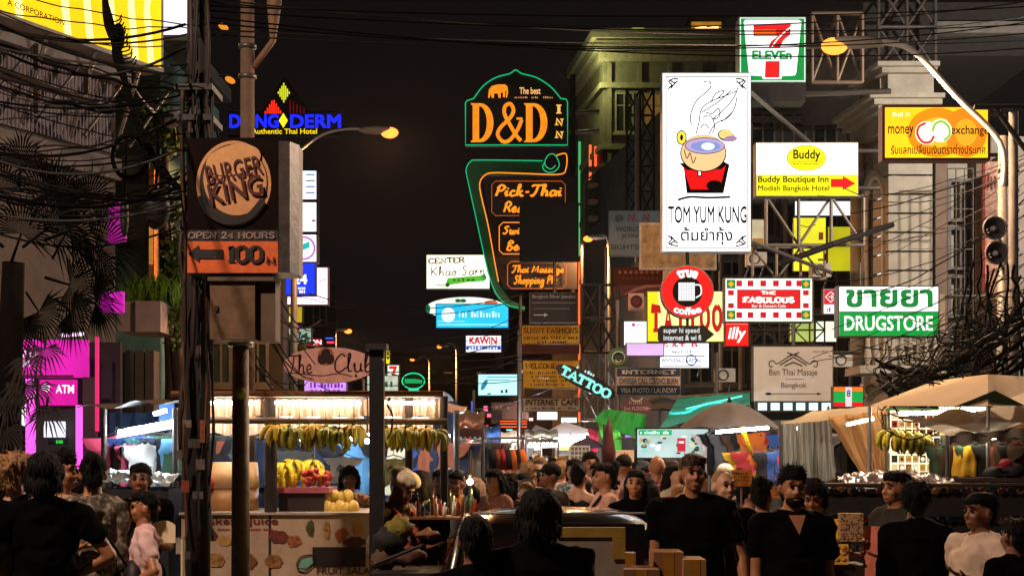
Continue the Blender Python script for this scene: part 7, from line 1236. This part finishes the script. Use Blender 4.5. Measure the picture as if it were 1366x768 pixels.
bar((cx-.58, d+.32, Z(686, d)-.005), (cx+.58, d+.32, Z(686, d)-.005), .008, ALU, t, 'roof_highlight'); b = MB(); b.box((cx-.25, d-.93, .6), (cx+.25, d-.905, .71)); b.obj('number_plate', mat('b8b4a0'), t)  # bright bar added as the highlight along the roof edge
# ---------------------------------------------------------------- people
FN = .0095
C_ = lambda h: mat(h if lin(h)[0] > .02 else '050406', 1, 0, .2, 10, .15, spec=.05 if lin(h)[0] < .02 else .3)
def apron(o, fig): b = MB(); b.grid(lambda u, v: (-.15+.3*u, -.135-.02*sin(v*3)-.012*sin(u*14)-.04*(1-(2*u-1)**2), 1.36-.75*v), 10, 14); me = b.mesh(name='apron'); me.materials.append(mat('c87058', .8, 0, .2, 12)); inst('apron', me, o)
def strap(o, fig): b = MB(); b.tube(spline([(.13, -.06, 1.45), (.04, -.14, 1.3), (-.1, -.14, 1.08), (-.18, -.02, .95)], 5), .014, 5); me = b.mesh(name='bag_strap'); me.materials.append(BLACK); inst('bag_strap', me, o)
def scarf(o, fig): b = MB(); b.tube(spline([(.07, .05, 1.47), (.09, -.08, 1.4), (.05, -.15, 1.25), (.06, -.15, 1.05)], 5), .03, 8); b.tube(spline([(-.07, .05, 1.47), (-.09, -.08, 1.4), (-.05, -.15, 1.25), (-.04, -.15, 1.0)], 5), .03, 8); me = b.mesh(name='scarf'); me.materials.append(mat('b04830', .85)); inst('scarf', me, o)
def beard(o, fig):
    hd, HR = fig['hm']; b = MB(); b.ell(hd((0, -.045, 1.572)), (.058, .05, .04), 12, 8, HR); b.ell(hd((0, -.078, 1.594)), (.026, .016, .006), 8, 5, HR); me = b.mesh(name='beard'); me.materials.append(HAIRC['black']); inst('beard', me, o)
    b = MB(); b.poly = None; b.add([(-.05, -.09, 1.462), (.05, -.09, 1.462), (0, -.146, 1.35)], [(0, 1, 2)]); me = b.mesh(name='open_neck'); me.materials.append(SKIN['tan']); inst('open_neck', me, o)
def glasses(o, fig):
    hd, HR = fig['hm']; b = MB()
    for sx in (-1, 1): b.tube([hd((sx*.031+.022*cos(a), -.102, 1.65+.017*sin(a))) for a in [2*pi*k/12 for k in range(12)]], .003, 4, closed=True)
    b.tube([hd((-.01, -.105, 1.655)), hd((.01, -.105, 1.655))], .003, 4); me = b.mesh(name='spectacles'); me.materials.append(BLACK); inst('spectacles', me, o)
def backpack(o, fig): b = MB(); b.ell((0, .2, 1.2), (.16, .11, .22), 14, 9); me = b.mesh(name='backpack'); me.materials.append(mat('4a3a34', .8)); inst('backpack', me, o)
def phone(o, fig): b = MB(); b.box((-.2, -.42, 1.23), (-.13, -.41, 1.3)); me = b.mesh(name='phone'); me.materials.append(BLACK); inst('phone', me, o)
def bag(o, fig): b = MB(); b.ell((-.25, .02, .95), (.07, .13, .13), 12, 8); b.tube([(-.2, .08, 1.05), (.05, .1, 1.46), (.08, -.05, 1.45), (-.2, -.05, 1.05)], .008, 5); me = b.mesh(name='shoulder_bag'); me.materials.append(mat('1c1418', .6)); inst('shoulder_bag', me, o)
def necklace(o, fig): b = MB(); b.tube(spline([(-.06, -.06, 1.46), (-.02, -.13, 1.38), (.02, -.13, 1.38), (.06, -.06, 1.46)], 4), .004, 4); me = b.mesh(name='necklace'); me.materials.append(ALU); inst('necklace', me, o)
N = [  # label, px, ytop, d, face(deg), skin, hair colour, shirt, pants, figure args, extra
 ('reddish blonde person in black seen from behind at the far left edge', 22, 604, 9.3, 170, 'fair', 'blond', C_('0e0c10'), C_('141216'), dict(hair='curly', al='hold', ar='hips', seed=1), None),
 ('dark haired person in black T-shirt with hand on hip, left', 58, 603, 8.8, 200, 'tan', 'black', C_('0d0b0f'), C_('3a3434'), dict(hair='bob', al='hips', ar='hips', seed=2, wide=1.08), None),
 ('man in profile facing right with yellowish shirt behind the black T-shirts', 84, 603, 10.2, 75, 'tan', 'black', C_('b89a78'), C_('3a2a24'), dict(hair='spiky', al='wide', ar='front', seed=3), strap),
 ('woman with tied up hair and patterned cream blouse seen from behind', 124, 606, 10.2, 195, 'tan', 'black', fmat('8a7c64', '4a4438', 30, 'noise'), C_('121014'), dict(hair='bun', al='back', ar='down', fem=True, top='long', seed=4), bag),
 ('seated vendor in dark shirt facing the street behind the boy', 187, 617, 11.4, 5, 'brown', 'black', C_('18161a'), C_('1c1a1c'), dict(hair='short', al='front', ar='front', seed=5), None),
 ('boy in pale pink shirt and dark shorts looking left by the plastic chair', 190, 655, 10.3, -70, 'tan', 'black', C_('d8b4b0'), C_('16141a'), dict(hair='short', al='hips', ar='hold', bottom='shorts', seed=6, wide=.9), None),
 ('dark haired person half hidden behind the cream blouse', 105, 625, 11.3, 150, 'tan', 'black', C_('3a1a30'), C_('141214'), dict(hair='long', seed=7, fem=True), None),
 ('vendor in a cream beret and orange scarf leaning over the cart', 528, 625, 11.2, 55, 'brown', 'cream', C_('6a5a50'), C_('2a2420'), dict(hair='beret', pitch=.55, yaw=.1, al='front', ar='front', top='long', seed=8), scarf),
 ('person with black hair and denim shirt seen from behind, beside the beret', 562, 628, 11.6, 160, 'tan', 'black', C_('3c4660'), C_('1c1c22'), dict(hair='bob', seed=9), None),
 ('man in black facing the camera behind the bar table', 586, 626, 12.6, 10, 'brown', 'black', C_('141214'), C_('1a1818'), dict(hair='short', al='front', ar='chin', seed=10), None),
 ('woman in glasses and yellow top behind the bar table', 607, 629, 12.2, -8, 'tan', 'black', C_('d8941c'), C_('2a201c'), dict(hair='bun', fem=True, al='front', ar='front', seed=11), glasses),
 ('smiling woman with lit face and hand at her chin, near the bare bulb', 660, 625, 12.0, -35, 'fair', 'black', C_('b88a80'), C_('2a2428'), dict(hair='long', fem=True, al='chin', ar='front', yaw=-.2, pitch=.15, seed=12), None),
 ('long haired woman in pink seen from behind, right of the smiling woman', 681, 630, 12.4, 150, 'fair', 'black', C_('c08a80'), C_('22202a'), dict(hair='long', fem=True, seed=13), None),
 ('curly ginger haired person with a white sleeve, centre', 706, 617, 13.5, 160, 'fair', 'blond', C_('b8b4b0'), C_('1a1a24'), dict(hair='curly', fem=True, seed=14), None),
 ('man in black cap and grey T-shirt turning left, centre', 733, 617, 12.0, -50, 'brown', 'black', C_('5a5048'), C_('22201e'), dict(hair='cap', al='down', ar='front', seed=15, yaw=-.3), None),
 ('woman in patterned dark dress with white handbag, centre', 765, 612, 14.0, -30, 'tan', 'black', fmat('30302c', 'a8a49c', 40), C_('1c1a1c'), dict(hair='bob', fem=True, al='front', ar='down', seed=16), bag),
 ('man with glasses in a pink shirt standing in the centre crowd', 787, 604, 15.0, 15, 'tan', 'black', C_('c07a74'), C_('2a2a34'), dict(hair='spiky', seed=17), glasses),
 ('woman in pink top with dark bag strap in profile facing left', 806, 617, 11.2, -80, 'tan', 'black', C_('c89a86'), C_('3a2c28'), dict(hair='bun', fem=True, al='front', ar='front', seed=18, wide=1.15), strap),
 ('woman in black with parted hair holding a drink, right of centre', 848, 625, 10.2, -12, 'tan', 'black', C_('121012'), C_('2a2624'), dict(hair='long', fem=True, al='front', ar='hold', seed=19, wide=1.1), phone),
 ('man in pale pink shirt and black cap seen from behind', 832, 606, 13.4, 170, 'tan', 'black', C_('c49a92'), C_('24242c'), dict(hair='cap', seed=20), None),
 ('shaven headed man in maroon T-shirt with pink print seen from behind', 876, 606, 13.0, 185, 'tan', 'black', fmat('4a1c1c', '8a3c40', 9), C_('2a2420'), dict(hair='bald', seed=21), None),
 ('man with short hair and glasses looking right behind the tall man', 895, 612, 13.4, 60, 'fair', 'brown', C_('24202a'), C_('24242c'), dict(hair='short', seed=22), glasses),
 ('tall broad man in plain black T-shirt facing the camera', 924, 604, 9.7, -6, 'tan', 'brown', C_('0d0c10'), C_('16141a'), dict(hair='short', al='wide', ar='down', wide=1.2, seed=23, yaw=.2), None),
 ('ginger bearded man in dark vest behind the tall man', 966, 625, 10.6, 20, 'fair', 'blond', C_('1c181a'), C_('221c1c'), dict(hair='buzz', al='down', ar='wide', seed=24, wide=1.1), necklace),
 ('woman in white halter top with hair up seen from behind', 1018, 637, 11.0, 150, 'tan', 'black', C_('d8b8a8'), C_('3a3a50'), dict(hair='bun', fem=True, top='tank', al='down', ar='down', seed=25), None),
 ('bearded man in black V-neck T-shirt walking toward the camera', 1058, 623, 9.1, 4, 'tan', 'black', C_('0e0d11'), C_('181620'), dict(hair='spiky', al='down', ar='down', wide=1.16, seed=26), beard),
 ('young person in black behind the bearded man looking down', 1086, 637, 10.6, -20, 'tan', 'black', C_('121014'), C_('1a181c'), dict(hair='bob', pitch=.4, seed=27, al='front', ar='front'), None),
 ('vendor in a pink apron and dark shirt looking left, right side', 1194, 627, 10.4, -62, 'tan', 'black', C_('33302a'), C_('3a2c28'), dict(hair='short', al='front', ar='front', seed=28), apron),
 ('curly haired person in dark blouse with back turned, right side', 1222, 642, 9.4, 165, 'brown', 'black', C_('241c1c'), C_('18141a'), dict(hair='curly', top='long', wide=1.12, fem=True, al='front', ar='down', seed=29), None),
 ('heavy man in white shirt facing left with raised hands, right side', 1306, 656, 8.9, -68, 'brown', 'black', C_('cdb49c'), C_('2a2420'), dict(hair='short', al='hold', ar='front', wide=1.3, seed=30), None),
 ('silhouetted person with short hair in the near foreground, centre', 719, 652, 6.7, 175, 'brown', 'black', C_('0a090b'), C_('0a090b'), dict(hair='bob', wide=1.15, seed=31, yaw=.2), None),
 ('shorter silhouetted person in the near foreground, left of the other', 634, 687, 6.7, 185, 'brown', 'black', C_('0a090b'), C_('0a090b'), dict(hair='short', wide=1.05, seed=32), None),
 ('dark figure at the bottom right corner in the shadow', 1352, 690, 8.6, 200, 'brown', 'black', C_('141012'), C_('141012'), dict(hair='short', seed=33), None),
 ('vendor in patterned red top under the banana strings', 466, 622, 14.6, 5, 'brown', 'black', fmat('8a2020', 'c8a880', 30, 'noise'), C_('2a2420'), dict(hair='bob', fem=True, al='front', ar='front', seed=34), None),
]
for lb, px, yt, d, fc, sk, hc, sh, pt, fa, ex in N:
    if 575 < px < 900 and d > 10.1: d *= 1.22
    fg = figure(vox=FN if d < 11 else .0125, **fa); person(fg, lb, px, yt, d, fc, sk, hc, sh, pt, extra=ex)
# the crowd further down the street
VAR = [figure(vox=.021, **a) for a in (dict(hair='short', al='down', ar='front', seed=41), dict(hair='long', fem=True, al='front', ar='down', seed=42), dict(hair='bob', fem=True, al='wide', ar='down', seed=43), dict(hair='spiky', al='hips', ar='down', seed=44), dict(hair='bun', fem=True, top='tank', seed=45), dict(hair='cap', al='front', ar='hold', top='long', seed=46), dict(hair='curly', al='down', ar='wide', seed=47, bottom='shorts'))]
HN = ['short black hair', 'long hair', 'bobbed hair', 'spiky hair', 'tied up hair', 'a cap', 'curly hair']
rg = random.Random(99); SC = ['white', 'white', 'cream', 'sky', 'pink', 'yellow', 'black', 'grey', 'blue', 'red', 'pink', 'green', 'navy', 'cream', 'orange', 'rust', 'teal']; used = set()
spots = []
for i in range(170):
    for _ in range(60):
        d = rg.choice((rg.uniform(13.5, 18), rg.uniform(14, 19), rg.uniform(17, 26), rg.uniform(24, 44), rg.uniform(30, 60))); lo, hi = (592, 1000) if d < 20 else (600, 880) if d < 28 else (600, 800); px = rg.uniform(lo, hi)
        x = X(px, d)
        if all((x-a)**2+(d-b_)**2 > .25 for a, b_ in spots) and not (abs(d-18.5) < .5 and px > 845) and not (17.5 < d < 20.6 and px < 652) and not (d < 15.5 and 775 < px < 800): break
    spots.append((x, d)); v = rg.randrange(7); c = rg.choice(SC); h = rg.uniform(1.56, 1.8); side = ['left of centre', 'mid street', 'right of centre'][0 if px < 680 else 1 if px < 800 else 2]; dep = 'front rank' if d < 18 else 'middle' if d < 27 else 'far end'
    lb = f'person with {HN[v]} in {c} top, {side}, {dep}'; n = 0
    person(VAR[v], lb, px, HZ-(h-HC)*F/d, d, rg.uniform(-180, 180) if rg.random() < .6 else rg.uniform(-40, 40), rg.choice(('tan', 'fair', 'brown')), rg.choice(('black', 'black', 'black', 'brown', 'blond')) if HN[v] != 'a cap' else rg.choice(('navy', 'cream')), CM[c], rg.choice((CM['black'], CM['navy'], CM['grey'], CM['brown'])), h=h, group='crowd down the street', eyes=False)
# ---------------------------------------------------------------- cables
CB = [mat('050404', .9, 0, .3, 8, 0, spec=.08), mat('080606', .9, 0, .3, 8, 0, spec=.08), mat('120e0c', .65, 0, .3, 8, 0)]
rg = random.Random(77)
def cable(a, b_, sag, r, lb, grp, m=None, n=14, wob=0):
    a, b_ = V(a), V(b_); pts = []
    for i in range(n+1): t_ = i/n; p = a.lerp(b_, t_); p.z -= sag*4*t_*(1-t_); pts.append(p+(V((rg.uniform(-1, 1), rg.uniform(-1, 1), rg.uniform(-1, 1)))*wob if 0 < i < n else V()))
    mb = MB(); mb.tube(spline(pts, 2) if wob else pts, r, 5, caps=False); o = mb.obj('overhead_cable', m or rg.choice(CB)); tag(o, lb, 'cable', grp); return o
G1 = 'cables running to the thick pole from the left'
for i in range(46):
    y0 = rg.uniform(-30, 310); x1 = rg.uniform(246, 285); y1 = y0*rg.uniform(.5, .8)+rg.uniform(20, 120); cable(P(-60, y0, rg.uniform(8, 13)), P(x1, y1, 11.2+rg.uniform(-.2, .2)), rg.uniform(.02, .3), (r_ := rg.choice((.004, .005, .006, .008, .011))), f"{'hair-thin thin slim stout thick'.split()[(.004, .005, .006, .008, .011).index(r_)]} dark cable from the thick pole to the left edge, {'above the corrugated wall,across the corrugated wall,below the corrugated wall,above the palm,across the palm'.split(',')[min(4, int((y0+30)/68))]}", G1, wob=rg.choice((0, 0, .015)))
G2_ = 'cables crossing the street high up'
for i, (y0, y1, d0, d1) in enumerate(((8, 6, 11.2, 17), (14, 30, 11.2, 17), (30, 22, 11.2, 17), (2, -6, 11.2, 17), (40, 52, 11.2, 22), (-2, 14, 11.2, 22), (22, 60, 11.2, 17), (46, 40, 11.2, 17))):
    cable(P(270, y0, d0), P(1420, y1, d1), rg.uniform(.05, .35), .007, 'thin dark cable crossing the whole street near the top', G2_, n=24)
G3 = 'cables dropping from the right poles to the left'
for i in range(26):
    y0 = rg.uniform(195, 420); cable(P(1345+rg.uniform(0, 60), y0, 16.4), P(rg.uniform(1080, 1240), y0+rg.uniform(40, 150), rg.uniform(20, 27)), rg.uniform(.05, .4), rg.choice((.005, .006, .009)), f"cable dropping leftwards from the right hand poles, {'beside the exchange sign,beside the upper loudspeaker,below the loudspeakers,behind the drugstore sign'.split(',')[min(3, int((y0-195)/57))]}", G3, m=rg.choice(CB+[mat('3a3530', .6, 0, .2)]), wob=.01)
G4 = 'looping cables in the tangle at the right edge'
for i in range(110):
    cx = rg.uniform(1195, 1366); cy = 530-(cx-1195)*.55+rg.uniform(-50, 45); cy = max(395, cy); rr = rg.uniform(8, 45); d = rg.uniform(14.2, 16.5); a0 = rg.uniform(0, 6); pts = [P(cx+rr*cos(a0+k*.55)*rg.uniform(.8, 1.3), cy+rr*.7*sin(a0+k*.55)*rg.uniform(.7, 1.2), d+rg.uniform(-.1, .1)) for k in range(rg.choice((7, 9, 12)))]
    mb = MB(); mb.tube(spline(pts, 3), rg.choice((.003, .004, .007)), 5, caps=False); tag(mb.obj('overhead_cable', rg.choice(CB[:2])), 'looping black cable in the tangle above the tan awning', 'cable', G4)
for i in range(26):
    x0 = rg.uniform(1150, 1300); d = rg.uniform(14.3, 17); mb = MB(); pts = [P(x0+k*rg.uniform(18, 26), 530-k*rg.uniform(8, 20)+rg.uniform(-8, 8)-(x0-1150)*.35, d+rg.uniform(-.1, .1)) for k in range(7)]; mb.tube(spline(pts, 3), rg.choice((.004, .006, .01)), 5, caps=False); tag(mb.obj('overhead_cable', rg.choice(CB)), 'looping black cable in the tangle above the tan awning', 'cable', G4)
G5 = 'thin wires across the middle of the street'
for i in range(12):
    y = 395+i*12+rg.uniform(-5, 5); cable(P(rg.uniform(400, 440), y, 30), P(rg.uniform(690, 770), y+rg.uniform(-40, 20), 44), rg.uniform(.1, .8), .011, 'thin wire strung across the dark middle of the street', G5, n=18)
for i in range(10):
    cable(P(rg.uniform(264, 284), rg.uniform(150, 420), 11.3), P(rg.uniform(400, 430), rg.uniform(400, 560), rg.uniform(20, 30)), rg.uniform(.1, .6), .01, 'dark wire sloping from the thick pole to the left shop row', 'wires sloping to the left shop row', n=14)
# coil, hanging bundle and thick leaning cable at left
t = thing('cable_coil', 'coiled ring of black cable hanging among the wires, left', 'cable coil', P(171, 208, 11.5))
for i in range(5): mb = MB(); mb.tube([P(172+(21+i*.9)*cos(a)+i*.5, 209+(27+i)*sin(a), 11.4+i*.03) for a in [2*pi*k/28 for k in range(28)]], .012, 5, closed=True); mb.obj('loop', CB[i % 2], t)
t = thing('splice_case', 'dark round junction case hanging from the wires, left of the burger sign', 'junction box', P(208, 278, 11.6)); mb = MB(); mb.ell(P(208, 278, 11.6), (.11, .09, .165), 16, 10); mb.obj('case', mat('120e0e', .6), t); bar(P(208, 250, 11.6), P(212, 180, 11.5), .012, CB[0], t, 'hanger')
t = thing('splice_case', 'slim dark junction case left of the round one', 'junction box', P(165, 290, 11.8)); mb = MB(); mb.ell(P(166, 288, 11.8), (.035, .04, .17), 12, 8); mb.obj('case', mat('14100f', .6), t); bar(P(166, 262, 11.8), P(170, 180, 11.6), .01, CB[0], t, 'hanger')
t = thing('cable_bundle', 'thick frayed black cable bundle slanting down past the coil, left', 'cable bundle', P(160, 100, 11.5))
for i in range(9):
    o_ = [rg.uniform(-4, 4) for _ in range(2)]; mb = MB(); mb.tube(spline([P(136+o_[0], -20, 11.4), P(146+o_[1]*1.6, 34, 11.4), P(158+o_[0]*1.5, 80, 11.45), P(172+o_[1], 130, 11.5), P(190+o_[0], 180, 11.5), P(215+o_[1]*1.5, 225, 11.5), P(246+o_[0]*2, 262, 11.3)], 4), .014, 5, caps=False); mb.obj('strand', CB[i % 2], t)
mb = MB(); mb.ell(P(158, 50, 11.4), (.05, .05, .11), 12, 8); mb.obj('knot', CB[0], t)
for i in range(14):
    x, y = 152+i*1.5, 20+i*5; mb = MB(); pts = [P(x+10*cos(a)*rg.uniform(.7, 1.3), y+9*sin(a), 11.35) for a in [k*.8 for k in range(6)]]; mb.tube(spline(pts, 3), .006, 4, caps=False); mb.obj('loop', CB[0], t)
for i in range(4): cable(P(172+i*3, 108+i*4, 11.6), P(206+i, 148+i*2, 12.5), .02, .006, 'pale thin wire crossing the bundle at left', 'pale wires beside the cable bundle', m=mat('9a9090', .4, .3, .1))
for i, (x, y, r, tl) in enumerate(((231, 158, 13, .5), (246, 164, 9, -.4))):
    t = thing('dish_antenna', ('larger white' if i == 0 else 'smaller white')+' dish antenna on the roof left of the burger sign', 'dish antenna', P(x, y, 26)); rot = Matrix.Rotation(tl, 3, 'Y')@Matrix.Rotation(.3, 3, 'Z'); mb = MB(); mb.ell(P(x, y, 26), (r*.013*.8, .04, r*.013*1.15), 20, 10, rot); mb.obj('dish', mat('d8d4c8', .5, 0, .05), t); bar(P(x, y, 26.05), P(x+3, y+30, 26.1), .025, DSTEEL, t, 'mast'); bar(P(x, y, 25.97), P(x-6, y+4, 25.6), .01, DSTEEL, t, 'feed_arm')
t = thing('wire_fence', 'rusty tube railing with wires at the left roof edge', 'railing', P(60, 150, 19))
for x0, y0, x1, y1 in ((-10, 88, 150, 150), (-5, 100, 130, 138), (48, 60, 48, 92), (115, 92, 115, 122), (48, 120, 48, 150), (60, 138, 100, 136)): bar(P(x0, y0, 18.6), P(x1, y1, 18.9), .035, mat('3a302c', .7, .3), t)

for i in range(12):
    x1 = 1370+i*4; y1 = 395+i*9+rg.uniform(-8, 8); cable(P(x1, y1, 15.4), P(rg.uniform(1165, 1230), rg.uniform(478, 525), 15.8+rg.uniform(-.3, .3)), rg.uniform(.12, .4), rg.uniform(.014, .03), 'thick drooping cable bundle above the tan awning', 'drooping bundles above the tan awning', m=CB[i % 2], n=14, wob=.02)
for i in range(9):
    x = 1290+i*9; cable(P(x, 350+rg.uniform(-20, 20), 15.6), P(x+rg.uniform(-40, 20), 505, 15.4), .0, rg.uniform(.008, .02), 'black cable hanging straight down behind the tan awning peak', 'cables hanging behind the tan awning peak', m=CB[i % 2], n=10, wob=.03)
# ---------------------------------------------------------------- thin haze added to give the lamps halos
b = MB(); b.box((-60, -20, -1.6), (60, 160, 26)); hz = b.obj('haze', mat('ffffff')); tag(hz, None, None, None, 'stuff')
m = bpy.data.materials.new('haze'); m.use_nodes = True; nt = m.node_tree; nt.nodes.remove(nt.nodes['Principled BSDF']); pv_ = nt.nodes.new('ShaderNodeVolumePrincipled'); pv_.inputs['Density'].default_value = .00008; pv_.inputs['Color'].default_value = (.9, .9, .9, 1); pv_.inputs['Anisotropy'].default_value = .75
nt.links.new(pv_.outputs[0], nt.nodes['Material Output'].inputs['Volume']); hz.data.materials.clear(); hz.data.materials.append(m)
